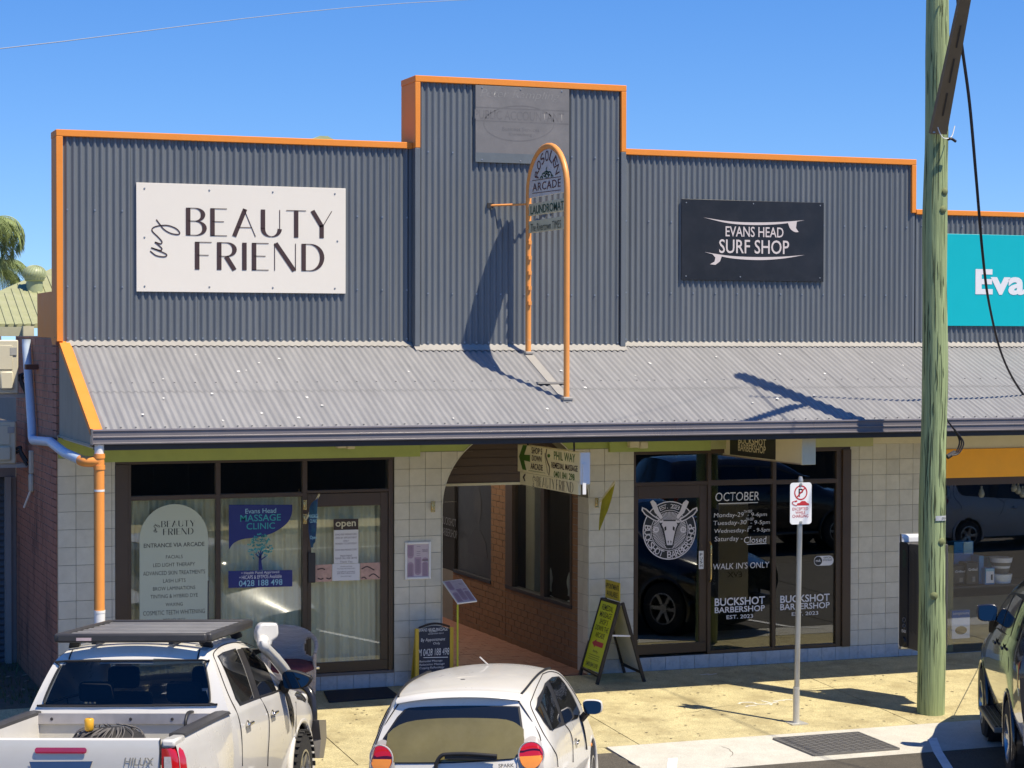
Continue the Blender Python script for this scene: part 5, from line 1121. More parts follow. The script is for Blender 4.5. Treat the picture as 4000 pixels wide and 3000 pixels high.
text('29536', M_blk, idp, ff, 0, w_, .006, h_-.006, .002, off=.005)
# galvanised brace leaning out over the street
M_brace = mat('weathered_brace', (.155, .118, .075), .7, var=.15, scale=4, world=True)
b0 = PY(3664, 525, PYY-.19); b1 = PY(3768, 0, PYY-.19-1.02); b2 = b0+(b1-b0)*1.35
br_ = thing('pole_brace', 'flat brown steel brace leaning from the power pole towards the street', 'brace', tuple(b0))
m = MB(); V = []
for p, w in ((b0, .105), (b1, .068), (b2, .055)):
    for sx, dy in ((-1, 0), (-1, .05), (1, .05), (1, 0)): V.append(p+np.array([sx*w, -dy if False else dy*.0, 0])+np.array([0, -.02+dy, dy*.3]))
m.add(V, [(4*i+k, 4*i+(k+1) % 4, 4*i+4+(k+1) % 4, 4*i+4+k) for i in (0, 1) for k in range(4)]+[(3, 2, 1, 0), (8, 9, 10, 11)]); m.build('channel', M_brace, br_)
m = MB(); dd = (b1-b0)
for f0, f1 in ((.15, .32), (.4, .58), (.66, .82)): p, q = b0+dd*f0, b0+dd*f1; m.bar(p+np.array([0, -.022, -.01]), q+np.array([0, -.022, -.01]), .018, .004)
tag(m.build('slots', M_dark, br_), kind='stuff'); box('bolt', (b0[0]-.09, b0[1]-.04, b0[2]+.01), (b0[0]-.06, b0[1]-.02, b0[2]+.04), M_screw, br_)
M_cab = mat('black_cable', (.016, .012, .016), .5, var=0)
wl_ = thing('white_tie_wire', 'white looped tie wire at the foot of the steel brace on the pole', 'wire', tuple(b0)); q = b0+np.array([.0, -.05, .0])
MB().tube(cr([q+np.array(o) for o in ((-.02, 0, .14), (-.05, -.02, .08), (.0, -.03, -.03), (.07, -.02, -.05), (.15, 0, -.02), (.2, .02, .1))], 6), .006, 6).build('wire_loop', M_wpvc, wl_); MB().tube(cr([q+np.array(o) for o in ((.09, 0, -.06), (.13, -.02, -.05), (.19, -.02, -.08))], 4), .016, 8).build('clamp', M_cab, wl_)
top_ = np.array([P[-1][0], PYY, ZT-.15])
def wire(label, pts, r=.009, n=8, group=None, mt=None):
    o = MB().tube(cr(pts, n), r, 7).build('overhead_cable', mt or M_cab, None, smooth=60); tag(o, label, 'cable', group); return o
wire('thin overhead wire crossing the sky at the upper left', [top_+np.array([0, -.2, .1]), PY(1800, 0, -6.6), PY(0, 190, -12.5), PY(-1500, 345, -16)], .0028, mt=mat('weathered_wire', (.30, .33, .38), .5, var=0))
wire('overhead wire running from the pole across the street', [top_+np.array([0, -.2, .1]), (10.6, -13, 8.6), (12.2, -26, 9.2)], .01)
ca = [PY(u, v, y) for u, v, y in ((3735, -60, -3.5), (3752, 150, -3.3), (3785, 400, -3.0), (3812, 700, -2.7), (3836, 980, -2.4), (3862, 1180, -2.1), (3915, 1390, -1.8), (4000, 1545, -1.5), (4120, 1660, -1.2))]
wire('black twisted service cable dropping from the pole to the right edge', ca, .013); wire('thinner black cable hanging beside the service cable', [p+np.array([.02, 0, -.02+.02*math.sin(i)]) for i, p in enumerate(ca)], .007)
pr2 = thing('pole_cable_loom', 'black cables and junction box strapped to the right side of the pole', 'cable', tuple(PY(3695, 1600, PYY)))
for k in range(3):
    dx = .012*k; P_ = [PY(u+8*k*(i > 4), v, PYY-.02*k) for i, (u, v) in enumerate(((3690, 1270), (3690, 1400), (3690, 1520), (3693, 1600), (3700, 1640), (3735-6*k, 1690), (3748, 1730), (3730, 1770), (3702, 1780)))]
    MB().tube(cr(P_, 5), .009, 7).build('cable', M_cab, pr2, smooth=60)
pbox('junction_box', 3686, 1555, 3698, 1605, PYY-.03, PYY+.03, M_dark, pr2, bevel=.006); q = PY(3700, 1785, PYY); MB().cyl(q, q+np.array([.1, 0, .05]), .03, 8).build('connector', M_dark, pr2)

# ================================================================== charger on the back of the pole
ex0 = PY(3586, 2300, -2.73)[0]; ey1 = PX(3514, 2300, ex0)[1]; ez1, ez0 = PX(3550, 2090, ex0)[2], PX(3550, 2545, ex0)[2]
ev = thing('ev_charger', 'tall black and white electric car charger mounted behind the green pole', 'charger', (ex0+.2, -2.5, ez0))
M_evw = mat('white_enamel', (.70, .70, .70), .3, var=.03); M_evb = mat('black_plastic', (.02, .02, .023), .4, var=.1)
def rbox(name, fn, a0, a1, b0_, b1_, d0, d1, r, mt, par): m = MB(); m.prism(rrect(a0, a1, b0_, b1_, r), fn, d0, d1); return m.build(name, mt, par)
eL = faceXl(ex0); a_f, a_n = -ey1, 2.735
ew = ey1+2.735
rbox('white_shell', lambda a, b, d: (ex0+d, a, b), -2.735+ew*.82, ey1, ez0, ez1, -.012, .44, .05, M_evw, ev)
rbox('black_front', lambda a, b, d: (ex0+d, a, b), -2.735+ew*.5, ey1-.018, ez0+.04, ez1-.09, -.016, .42, .03, M_evb, ev)
box('cabinet', (ex0+.0, -2.735, ez0+.03), (ex0+.40, -2.735+ew*.62, ez1-.10), mat('graphite_case', (.05, .046, .045), .5, var=.1), ev, bevel=.012)
m = MB()
for k in range(26):
    z = ez0+.22+(ez1-ez0-.45)*k/25
    for j in range(2): y = -2.735+ew*(.08+.22*j); m.bar((ex0-.001, y, z+.0), (ex0-.001, y+ew*.17, z+.045), .004, .008)
m.build('louvre_slots', M_blk, ev)
yi = -2.735+ew*.68
for dz, s_ in ((.36, .03), (.29, .025)): MB().lathe([(s_*.5, .0), (s_, .0), (s_, .003)], (ex0-.016, yi, ez0+dz), 14, (-1, 0, 0)).build('icon', M_wht, ev)
text('EVX', M_wht, ev, faceXl(ex0-.0165), -yi-.045, -yi+.045, ez0+.21, ez0+.245, .002, off=.01); MB().lathe([(.0, .02), (.045, .02), (.055, 0)], (ex0-.016, yi, ez0+.11), 16, (-1, 0, 0)).build('socket', M_blk, ev, smooth=50)
text('EVX', mat('dim_green_print', (.03, .09, .06), .5), ev, faceXl(ex0-.0165), -yi-.03, -yi+.03, ez1-.38, ez1-.18, .002); box('pole_bracket', (ex0+.1, -2.78, ez0+.5), (ex0+.3, -2.734, ez1-.5), M_dark, ev)
# front of the charger: this side shows only in the barbershop glass
text('EVX', M_gh, ev, lambda a, b, d=0.: (ex0+.34-a, ey1+.001+d, b), 0, .22, ez0+.32, ez0+.40, .003, off=.01)

# ================================================================== no-parking sign
sp = thing('parking_sign', 'white and red no parking sign, EXCEPTED WHILE CHARGING, on a steel post', 'sign', (7.711, -2.927, -.167))
M_galv = mat('galvanised_post', (.46, .45, .40), .38, metal=.55, var=.12, scale=12, stretch=(1, 1, .3)); spx, spy = 7.711, -2.927; pt_ = PY(3127, 1878, spy)
MB().cyl((spx, spy, -.16), (pt_[0], spy, pt_[2]), .030, 18).build('post', M_galv, sp, smooth=50); MB().cyl((spx, spy, -.17), (spx, spy, .24), .037, 18).build('sleeve', mat('pale_galvanised', (.58, .57, .52), .4, metal=.4, var=.1), sp, smooth=50)
box('base_plate', (spx-.10, spy-.10, -.172), (spx+.10, spy+.10, -.158), MATS['pale_galvanised'], sp); MB().lathe([(0, .05), (.02, .045), (.031, .0)], tuple(pt_), 14).build('cap', M_galv, sp, smooth=60)
yS = spy-.036; zc = lambda a, b: PY(*z7(a, b), yS)
A, B = zc(1138, 525), zc(1277, 525); T_, B_ = zc(1207, 390), zc(1207, 660)
m = MB(); m.prism(rrect(A[0], B[0], B_[2], T_[2], .035), faceY(yS), 0, .004); m.build('plate', mat('sign_white', (.80, .79, .76), .4, var=.02), sp)
M_red = mat('sign_red', (.50, .03, .035), .45, var=.03); yT = yS-.0045; q = zc(1207, 455); rr = (zc(1250, 455)[0]-zc(1164, 455)[0])/2
m = MB(); V = []; n = 32
for k in range(n): t = 2*math.pi*k/n; V += [(q[0]+rr*math.cos(t), yT-.001, q[2]+rr*math.sin(t)), (q[0]+rr*.82*math.cos(t), yT-.001, q[2]+rr*.82*math.sin(t))]
m.add(V, [(2*k, 2*k+1, (2*k+3) % (2*n), (2*k+2) % (2*n)) for k in range(n)]); m.build('red_ring', M_red, sp)
text('P', M_blk, sp, faceY(yT), q[0]-rr*.34, q[0]+rr*.36, q[2]-rr*.55, q[2]+rr*.55, .0005, off=.02); m = MB(); m.ribbon([(q[0]-rr*.62, q[2]-rr*.62), (q[0]+rr*.62, q[2]+rr*.62)], rr*.17, lambda a, b: (a, yT-.002, b)); m.build('red_slash', M_red, sp)
for s, v0, v1 in (('EXCEPTED', 551, 570), ('WHILE', 575, 593), ('CHARGING', 597, 617)): w = {'EXCEPTED': 51, 'WHILE': 32, 'CHARGING': 52}[s]; ptext(s, M_red, sp, *z7(1205-w, v0), *z7(1205+w, v1), yT, d=.0008, off=.006)
def zsh(pts, name): P_ = [zc(*p) for p in pts]; m = MB(); m.prism([(p[0], p[2]) for p in P_], faceY(yT), 0, .001); return m.build(name, M_red, sp)
zsh([(1180, 535), (1185, 524), (1200, 521), (1212, 509), (1235, 509), (1247, 521), (1259, 525), (1261, 537), (1181, 538)], 'car_mark'); zsh([(1166, 508), (1182, 504), (1184, 514), (1168, 518)], 'plug_mark'); strokeY([z7(*p) for p in ((1182, 540), (1160, 532), (1152, 518), (1166, 511))], yT, .008, M_red, sp)
for v in (402, 647): q = zc(1207, v); MB().lathe([(0, .012), (.016, .01), (.02, 0)], (q[0], yS-.004, q[2]), 10, (0, -1, 0)).build('bolt', M_galv, sp)

# ================================================================== A-frame sign by the arch
af = thing('sandwich_board', 'bright yellow sandwich board REMEDIAL MASSAGE SHOP 5 DOWN THE ARCADE beside the arch', 'sandwich board', (6.6, -.27, 0))
afz = Zm(2240, 2270, 300/664); zt = PX(*afz(235, 140), 6.60)[2]
ya_, yb_ = .0, -.535; tlp, trp = np.array([6.60, ya_, zt]), np.array([6.60, yb_, zt]); bl_, br2 = np.array([6.31, ya_, .005]), np.array([6.31, yb_, -.03])
def lean(p, q, f): return p+(q-p)*f
M_bf = mat('black_board_frame', (.022, .016, .013), .5, var=.1)
for p, q in ((tlp, bl_), (trp, br2)): MB().bar(p, q, .035, .035, up=(1, 0, .3)).build('leg', M_bf, af)
for f in (.015, .9): MB().bar(lean(tlp, bl_, f), lean(trp, br2, f), .03, .03, up=(1, 0, .3)).build('rail', M_bf, af)
a, b, c = lean(tlp, bl_, .03), lean(trp, br2, .03), lean(tlp, bl_, .89); nrm = np.cross(b-a, a-c); nrm /= np.linalg.norm(nrm); nrm = nrm if nrm[0] < 0 else -nrm
FA, fw_, fh_ = quadface(a, b, c, nrm); M_yel = mat('fluoro_yellow_print', (.62, .66, .02), .45, var=.02)
m = MB(); m.prism([(.015, 0), (fw_-.015, 0), (fw_-.015, fh_), (.015, fh_)], FA, .0, .006); m.build('panel', M_yel, af)
for s, t0, t1, w in (('REMEDIAL', .045, .125, .64), ('MASSAGE', .15, .23, .66), ('SHOP 5', .255, .33, .46), ('DOWN THE', .355, .43, .72), ('ARCADE', .455, .53, .52), ('Phil Way', .715, .76, .28), ('0401841298', .895, .96, .66)): text(s, M_blk, af, FA, fw_*(.5-w/2), fw_*(.5+w/2), fh_*(1-t1), fh_*(1-t0), .0075, off=.004 if s != 'Phil Way' else .01)
for t in (.79, .82, .85): m = MB(); m.ribbon([(fw_*.2, fh_*(1-t)), (fw_*.8, fh_*(1-t))], .009, lambda a, b: FA(a, b, .0075)); m.build('small_print', mat('olive_print', (.28, .30, .02), .6), af)
m = MB(); m.prism([(fw_*x, fh_*y) for x, y in ((.18, .38), (.38, .44), (.38, .415), (.80, .415), (.80, .345), (.38, .345), (.38, .32))], FA, .0065, .008); m.build('red_arrow', M_red, af)
tr2 = np.array([6.64, ya_, zt]); tr3 = np.array([6.64, yb_, zt]); e0, e1 = np.array([6.90, ya_, .0]), np.array([6.93, yb_, -.03])
for p, q in ((tr2, e0), (tr3, e1)): MB().bar(p, q, .035, .035, up=(1, 0, .3)).build('leg', M_bf, af)
MB().bar(lean(tr2, e0, .88), lean(tr3, e1, .88), .03, .03).build('rail', M_bf, af)
a, b, c = lean(tr3, e1, .05), lean(tr2, e0, .05), lean(tr3, e1, .86); nr2 = np.cross(b-a, a-c); nr2 /= np.linalg.norm(nr2); FB, w2, h2 = quadface(a, b, c, nr2)
m = MB(); m.prism([(0.01, 0), (w2-.01, 0), (w2-.01, h2), (.01, h2)], FB, -.004, .004); m.build('back_panel', mat('white_core_board', (.55, .53, .49), .6, var=.05), af); MB().bar(lean(trp, br2, .4), lean(tr3, e1, .42), .012, .02).build('spreader', M_wm, af)
tp = box('topper', (6.612, yb_+.03, zt+.01), (6.628, ya_-.07, zt+.235), mat('mustard_board', (.50, .40, .03), .5, var=.05), af, bevel=.006); text('APPOINTMENTS', M_blk, tp, faceXl(6.6115), .08, .49, zt+.135, zt+.20, .001, off=.012); text('AVAILABLE', M_blk, tp, faceXl(6.6115), .12, .45, zt+.045, zt+.11, .001, off=.012)

# ================================================================== chalkboard and lectern
cb = thing('chalkboard', 'dark blue chalkboard with yellow side rails reading By Appointment Only', 'chalkboard', (4.25, -.32, -.02))
cy = -.30; c0, c1 = PY(1621, 2520, cy)[0], PY(1770, 2520, cy)[0]; ctop = PY(1695, 2444, cy)[2]; csh = PY(1632, 2462, cy)[2]; M_yw = mat('yellow_wood', (.52, .36, .03), .5, var=.12, stretch=(3, 3, .4)); M_chb = mat('chalkboard_blue', (.018, .025, .05), .7, var=.2, scale=5)
P = [(c0+.045, .06), (c1-.045, .06), (c1-.045, csh)]+[(c1-.045-(c1-c0-.09)*k/10, csh+(ctop-csh)*math.sin(math.pi*k/10)) for k in range(1, 10)]+[(c0+.045, csh)]
m = MB(); m.prism(P, faceY(cy), -.01, .01); m.build('slate', M_chb, cb)
P2 = [(p[0], p[1]+.025) for p in P[2:]]; m = MB(); m.tube([(a, cy, b) for a, b in P2], .014, 6); m.build('top_edge', M_bf, cb)
for a in (c0, c1-.045): box('rail', (a, cy-.02, -.02), (a+.044, cy+.02, csh+.02), M_yw, cb, bevel=.004)
for a in (c0+.01, c1-.05): MB().bar((a+.02, cy+.03, csh-.05), (a+.02, cy+.22, -.01), .035, .03).build('rear_leg', M_yw, cb)
zB = Zm(1500, 1950, 700/1659)
for s, a, b, c, d in (('EVANS HEAD MASSAGE', 322, 1192, 590, 1222), ('CLINIC', 420, 1212, 496, 1232), ('established 2013', 408, 1237, 550, 1249), ('By Appointment', 342, 1284, 566, 1322), ('Only', 456, 1322, 520, 1350), ('M 0428 188 498', 318, 1382, 604, 1446), ('Remedial Massage', 328, 1488, 540, 1512), ('Relaxation Massage', 328, 1518, 560, 1542), ('Cupping Reflexology', 328, 1548, 558, 1574)): (u0, v0), (u1, v1) = zB(a, b), zB(c, d); ptext(s, M_chalk, cb, u0, v0, u1, v1, cy-.0105, shear=.1, off=-.006, d=.001)
strokeY([zB(365, 1466), zB(590, 1462)], cy-.011, .008, M_chalk, cb)
le = thing('menu_stand', 'thin yellow-green stand holding a tilted lilac price list in front of the arch', 'stand', (4.95, -.40, 0))
B0, B1 = PY(1787, 2357, -.45), PY(1863.6, 2347, -.45); T0 = PY(1728, 2271, .02); T1 = T0+(B1-B0); n_ = np.cross(T1-T0, T0-B0); n_ /= np.linalg.norm(n_); n_ = n_ if n_[2] > 0 else -n_
FM, mw, mh = quadface(T0, T1, B0, n_)
m = MB(); m.prism([(0, 0), (mw, 0), (mw, mh), (0, mh)], FM, -.014, .0); m.build('board', M_wm, le); m = MB(); m.prism([(.012, .012), (mw-.012, .012), (mw-.012, mh-.012), (.012, mh-.012)], FM, .0005, .002); m.build('price_list', M_lil, le); lilac(le, lambda a, b, d=0.: FM(a+.015, b+.015, d+.0022), mw-.03, mh-.03)
px_ = B0+(B1-B0)*.05+np.array([0, .03, -.02]); MB().cyl((px_[0], px_[1], -.03), tuple(px_), .012, 10).build('post', mat('olive_yellow_post', (.45, .47, .03), .45, var=.05), le, smooth=50); MB().lathe([(0, .02), (.13, .015), (.14, 0)], (px_[0], px_[1], -.025), 20).build('base', M_dark, le, smooth=40)

# ================================================================== flags, brackets, under-awning lights
def bracket(name, label, u0, v0, u1, v1): t = thing(name, label, 'bracket', tuple(PY((u0+u1)/2, v1, -.01))); pbox('plate', u0, v0, u1, v1, -.012, -.001, M_brass, t, bevel=.004); pbox('socket', u0+3, v0+6, u1-3, v1-8, -.05, -.0125, M_brass, t, bevel=.008); return t
bracket('flag_bracket', 'empty brass flag bracket on the tiles left of the arch', 1684, 1958, 1700, 2001); bracket('flag_bracket', 'brass flag bracket on the tiles right of the arch', 2325, 1944, 2340, 1983); bracket('flag_bracket', 'upper brass flag bracket on the clinic door post', 1184, 1953, 1199, 1992); bracket('flag_bracket', 'lower brass flag bracket on the clinic door post', 1184, 2007, 1199, 2047)
def flag(label, root, tip, pts, mt, seed, txt=None):
    t = thing('flag', label, 'flag', tuple(root)); MB().cyl(root, tip, .011, 8).build('staff', M_cream, t, smooth=50); cl_ = MB(); V = []; n = len(pts)
    for i, (a, b) in enumerate(pts):
        for k in range(7): f = k/6; p = a+(b-a)*f; V.append(p+np.array([0, .03*math.sin(6*f+i*1.1), .01*math.sin(4*f+i)]))
    cl_.add(V, [(7*i+k, 7*i+k+1, 7*i+8+k, 7*i+7+k) for i in range(n-1) for k in range(6)]); cl_.build('cloth', mt, t, smooth=70); return t
rt_, tp_ = PY(1192, 2035, -.02), PY(1247, 1932, -.42)
f1 = flag('small navy and teal MASSAGE CLINIC Open flag by the clinic door', rt_, tp_, [(PY(1209, 1985, -.2), PY(1241, 1938, -.40)), (PY(1207, 2030, -.2), PY(1241, 2000, -.38)), (PY(1207, 2080, -.2), PY(1239, 2065, -.36)), (PY(1214, 2140, -.22), PY(1232, 2120, -.32))], mat('flag_navy', (.02, .05, .16), .7, var=.2, scale=4, dirt=(.03, .25, .32), dscale=3, damt=.8), 1)
FF = faceY(-.43)
for s, v0, v1, w in (('MASSAGE', 2009, 2024, 18), ('CLINIC', 2028, 2042, 14), ('Open', 2092, 2110, 13)): u_ = 1224; a0_ = PY(u_-w, v0, -.43)[0]; text(s, M_sky, f1, FF, a0_, PY(u_+w, v0, -.43)[0], PY(u_, v1, -.43)[2], PY(u_, v0, -.43)[2], .001, off=.006)
flag('furled yellow-green flag on the tiles right of the arch', PY(2345, 1960, -.05), PY(2402, 1880, -.5), [(PY(2352, 1950, -.1), PY(2402, 1884, -.48)), (PY(2350, 1985, -.15), PY(2392, 1945, -.42)), (PY(2344, 2030, -.2), PY(2378, 1995, -.36)), (PY(2338, 2070, -.22), PY(2344, 2062, -.26))], mat('flag_yellow', (.42, .40, .03), .7, var=.25, scale=5, dirt=(.16, .16, .02), dscale=4, damt=.6), 2)
for i, (u0, u1, v0, v1, l) in enumerate(((1318, 1388, 1728, 1751, 'cream floodlight under the awning above the clinic door'), (2462, 2533, 1722, 1749, 'cream floodlight under the awning above the barbershop door'))):
    t = thing('floodlight', l, 'light', tuple(PY((u0+u1)/2, v1, -.12)), 'floodlights under the awning'); um = (u0+u1)/2; pbox('head', u0, v0, um+2, v1, -.16, -.06, M_cream, t, bevel=.012); pbox('head', um+5, v0+4, u1, v1+3, -.16, -.06, M_cream, t, bevel=.012); pbox('mount', um-12, v0-6, um+16, v0-1, -.14, -.051, M_cream, t)

# ================================================================== wicker chair and mat
mt_ = tag(MB().add([(x, y, SLOPE*y+dz) for dz in (.003, .018) for x, y in ((3.04, -.1), (3.82, -.075), (3.815, -.59), (2.955, -.64))], [(0, 3, 2, 1), (4, 5, 6, 7), (0, 1, 5, 4), (1, 2, 6, 5), (2, 3, 7, 6), (3, 0, 4, 7)]).build('door_mat', mat('black_rubber_mat', (.016, .015, .020), .85, var=.15, scale=40, bump=.5, bscale=150)), 'black rubber mat on the footpath below the clinic door', 'mat')
wc_ = thing('wicker_chair', 'pale wicker tub chair with a maroon cushion by the clinic door', 'chair', (2.7, -.55, -.03))
M_wick = bpy.data.materials.new('wicker'); M_wick.use_nodes = True; N = M_wick.node_tree.nodes; L = M_wick.node_tree.links; b = N['Principled BSDF']; b.inputs['Roughness'].default_value = .7
tc = N.new('ShaderNodeTexCoord'); w1 = N.new('ShaderNodeTexWave'); w1.wave_type = 'BANDS'; w1.bands_direction = 'Z'; w1.inputs['Scale'].default_value = 22; w1.inputs['Distortion'].default_value = 3; w1.inputs['Detail'].default_value = 2
cr_ = N.new('ShaderNodeValToRGB'); cr_.color_ramp.elements[0].color = (.40, .33, .29, 1); cr_.color_ramp.elements[1].color = (.80, .72, .65, 1); cr_.color_ramp.elements[0].position = .25
bp_ = N.new('ShaderNodeBump'); bp_.inputs['Distance'].default_value = .006; L.new(tc.outputs['Object'], w1.inputs['Vector']); L.new(w1.outputs['Fac'], cr_.inputs['Fac']); L.new(cr_.outputs[0], b.inputs['Base Color']); L.new(w1.outputs['Fac'], bp_.inputs['Height']); L.new(bp_.outputs[0], b.inputs['Normal'])
wx, wy, ws = 2.52, -.48, .315
def shell(t, z): r = ws*(1+.10*(z-.4)); return (wx+r*math.sin(t), wy+r*math.cos(t)*.95, z)
V = []; F = []; nu, nv = 60, 24
for i in range(nu+1):
    t = -2.15+4.3*i/nu; top = .42+.38*max(0, math.cos(t*.62))**.8
    for j in range(nv+1): V.append(shell(t, .05+(top-.05)*j/nv))
for i in range(nu):
    for j in range(nv):
        t = -2.15+4.3*(i+.5)/nu; z = V[i*(nv+1)+j][2]
        if ((abs(t)-1.25)/.38)**2+((z-.56)/.115)**2 < 1: continue
        k = i*(nv+1)+j; F.append((k, k+nv+1, k+nv+2, k+1))
sh_ = MB().add(V, F).build('woven_back', M_wick, wc_, smooth=60); sm = sh_.modifiers.new('thick', 'SOLIDIFY'); sm.thickness = .022
for sg in (-1, 1): MB().tube([tuple(V[(0 if sg < 0 else nu)*(nv+1)+j]) for j in range(nv+1)], .022, 8).build('arm_post', M_wick, wc_, smooth=60)
MB().tube([V[i*(nv+1)+nv] for i in range(nu+1)], .02, 8).build('top_rim', M_wick, wc_, smooth=60)
V2 = [shell(-2.15-(6.283-4.3)*k/14, z) for z in (.05, .36) for k in range(15)]; MB().add(V2, [(k, k+1, k+16, k+15) for k in range(14)]).build('front_skirt', M_wick, wc_, smooth=60)
MB().lathe([(0, .44), (.22, .44), (.29, .42), (.31, .38), (.29, .34), (0, .34)], (wx, wy-.01, 0), 28).build('cushion', mat('maroon_cushion', (.10, .022, .035), .8, var=.5, scale=18), wc_, smooth=60)

# ================================================================== grate and marks on the ground
gr = thing('drain_grate', 'grey steel drain grate set in the pale concrete apron', 'grate', (7.65, -3.93, -.22))
M_gr2 = mat('grate_steel', (.17, .165, .16), .55, metal=.3, var=.15, scale=20)
g0 = [PG(*p) for p in ((3014, 2890), (3335, 2868), (3515, 2928), (3195, 2958))]; gx0, gx1, gy0, gy1 = 7.10, 8.14, -3.545, -4.30
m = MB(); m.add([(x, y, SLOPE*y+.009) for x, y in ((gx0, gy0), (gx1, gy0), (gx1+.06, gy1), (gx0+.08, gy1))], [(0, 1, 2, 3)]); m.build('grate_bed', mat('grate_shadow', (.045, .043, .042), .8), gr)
m = MB(); ny, nx = 22, 12
for j in range(ny):
    y = gy0+(gy1-gy0)*(j+.5)/ny; off_ = .07*(j+.5)/ny
    for i in range(nx):
        a = gx0+off_+(gx1-gx0)*i/nx; b = gx0+off_+(gx1-gx0)*(i+.92)/nx; z = SLOPE*y+.011; m.box((a, y-.011, z), (b, y+.011, z+.008+.004*((i+j) % 2)))
tag(m.build('grate_bars', M_gr2, gr), kind='stuff')
for a, b in (((gx0, gy0), (gx1, gy0)), ((gx0+.08, gy1), (gx1+.06, gy1)), ((gx0, gy0), (gx0+.08, gy1)), ((gx1, gy0), (gx1+.06, gy1))): MB().bar((a[0], a[1], SLOPE*a[1]+.014), (b[0], b[1], SLOPE*b[1]+.014), .02, .02).build('frame', M_gr2, gr)
sm_ = thing('spray_marks', 'faded white survey spray marks on the footpath by the sign post', 'markings', tuple(PG(2980, 2745))); m = MB(); random.seed(8)
for (u0, v0), (u1, v1) in (((2885, 2750), (2940, 2744)), ((2915, 2762), (2955, 2756)), ((2945, 2745), (2990, 2752)), ((2975, 2738), (3010, 2755)), ((2985, 2752), (3040, 2742)), ((3020, 2740), (3055, 2736)), ((3060, 2738), (3095, 2734)), ((2735, 2636), (2770, 2633)), ((2765, 2637), (2800, 2632))):
    a, b = PG(u0, v0), PG(u1, v1); m.ribbon(cr([(a[0], a[1]), ((a[0]+b[0])/2+random.uniform(-.05, .05), (a[1]+b[1])/2+random.uniform(-.04, .04)), (b[0], b[1])], 4), .03, lambda x, y: (x, y, SLOPE*y+.002+.0015))
m.build('paint', mat('faded_spray', (.62, .60, .52), .8, var=.2, scale=40), sm_)
random.seed(21); m = MB()
for k in range(70):
    x, y = random.uniform(2, 10), random.uniform(-3.3, -.6); a = random.uniform(0, 6.28); s_ = random.uniform(.012, .03); z = SLOPE*y+.003; m.add([(x+s_*math.cos(a+t)*f, y+s_*math.sin(a+t)*f, z) for t, f in ((0, 1), (1.6, .35), (3.1, 1), (4.7, .35))], [(0, 1, 2, 3)])
tag(m.build('leaf_litter', mat('dark_leaves', (.09, .07, .045), .8, var=.3)), 'scattered small dark leaves and gum spots on the footpath', 'litter', kind='stuff')
random.seed(31); m = MB()
for k in range(34):
    x, y = random.uniform(.5, 10.5), random.uniform(-2.0, -.3); a = random.uniform(0, 6.28); s_ = random.uniform(.012, .028); z = awn_z(y)+.024; m.add([(x+s_*math.cos(a+t)*f, y+s_*math.sin(a+t)*f, z+KA*s_*math.sin(a+t)*f) for t, f in ((0, 1), (1.2, .6), (2.5, .8), (3.6, .5), (4.9, .9))], [(0, 1, 2, 3, 4)])
tag(m.build('bird_droppings', mat('dropping_white', (.66, .65, .62), .8, var=.1)), 'white bird droppings spotted over the grey tin awning', 'droppings', kind='stuff')

# gum spots and hairline cracks in the concrete
random.seed(41); m = MB()
for k in range(220):
    x, y = random.uniform(1.5, 11), random.uniform(-3.3, -.15); r = random.uniform(.008, .022); n = 7; z = SLOPE*y+.0025; m.add([(x+r*math.cos(6.283*i/n)*random.uniform(.8, 1.2), y+r*math.sin(6.283*i/n)*random.uniform(.8, 1.2), z) for i in range(n)], [tuple(range(n))])
tag(m.build('gum_spots', mat('old_gum', (.12, .10, .065), .8, var=.3)), 'small dark chewing gum spots trodden into the footpath', 'gum spots', kind='stuff')
m = MB()
for x, y, a, ln in ((4.1, -.9, -.3, 1.1), (6.6, -2.2, .25, .9), (8.0, -1.2, -.15, 1.3), (9.9, -2.0, .4, 1.0), (7.2, -3.85, .1, .7), (6.3, -4.1, 1.3, .5)):
    P_ = [(x, y)]
    for i in range(9): a += random.uniform(-.45, .45); P_.append((P_[-1][0]+ln/9*math.cos(a), P_[-1][1]+ln/9*math.sin(a)))
    m.ribbon(P_, [.006*math.sin(math.pi*(i+.4)/10.5)+.001 for i in range(10)], lambda a_, b_: (a_, b_, gz(b_)+.006 if b_ < -3.35 else SLOPE*b_+.0028))
tag(m.build('concrete_cracks', M_joint), 'thin branching cracks in the footpath concrete', 'cracks', kind='stuff')
# ================================================================== vehicles
M_white = mat('white_car_paint', (.66, .635, .58), .30, var=.02, scale=1.5, coat=.6, dirt=(.52, .48, .40), dscale=2.5, damt=.25)
M_cgl = mat('car_glass', (.010, .011, .012), .04, var=0, spec=.7); M_rub = mat('rubber_trim', (.016, .015, .015), .55, var=.1); M_tyre = mat('tyre', (.022, .021, .020), .85, var=.2, bump=.4, bscale=60)
M_chr = MATS['chrome']; M_alloy = mat('alloy', (.42, .42, .42), .3, metal=.9, var=.05); M_redl = mat('red_lens', (.42, .008, .012), .12, var=.06, coat=1.); M_ambl = mat('amber_lens', (.75, .25, .02), .15, var=.1, coat=1.); M_clr = mat('clear_lens', (.50, .46, .44), .12, var=.25, scale=30, coat=1.); M_seam = mat('panel_gap', (.015, .012, .012), .8, var=0); M_mir = mat('mirror_glass', (.075, .082, .085), .02, metal=1., var=0)
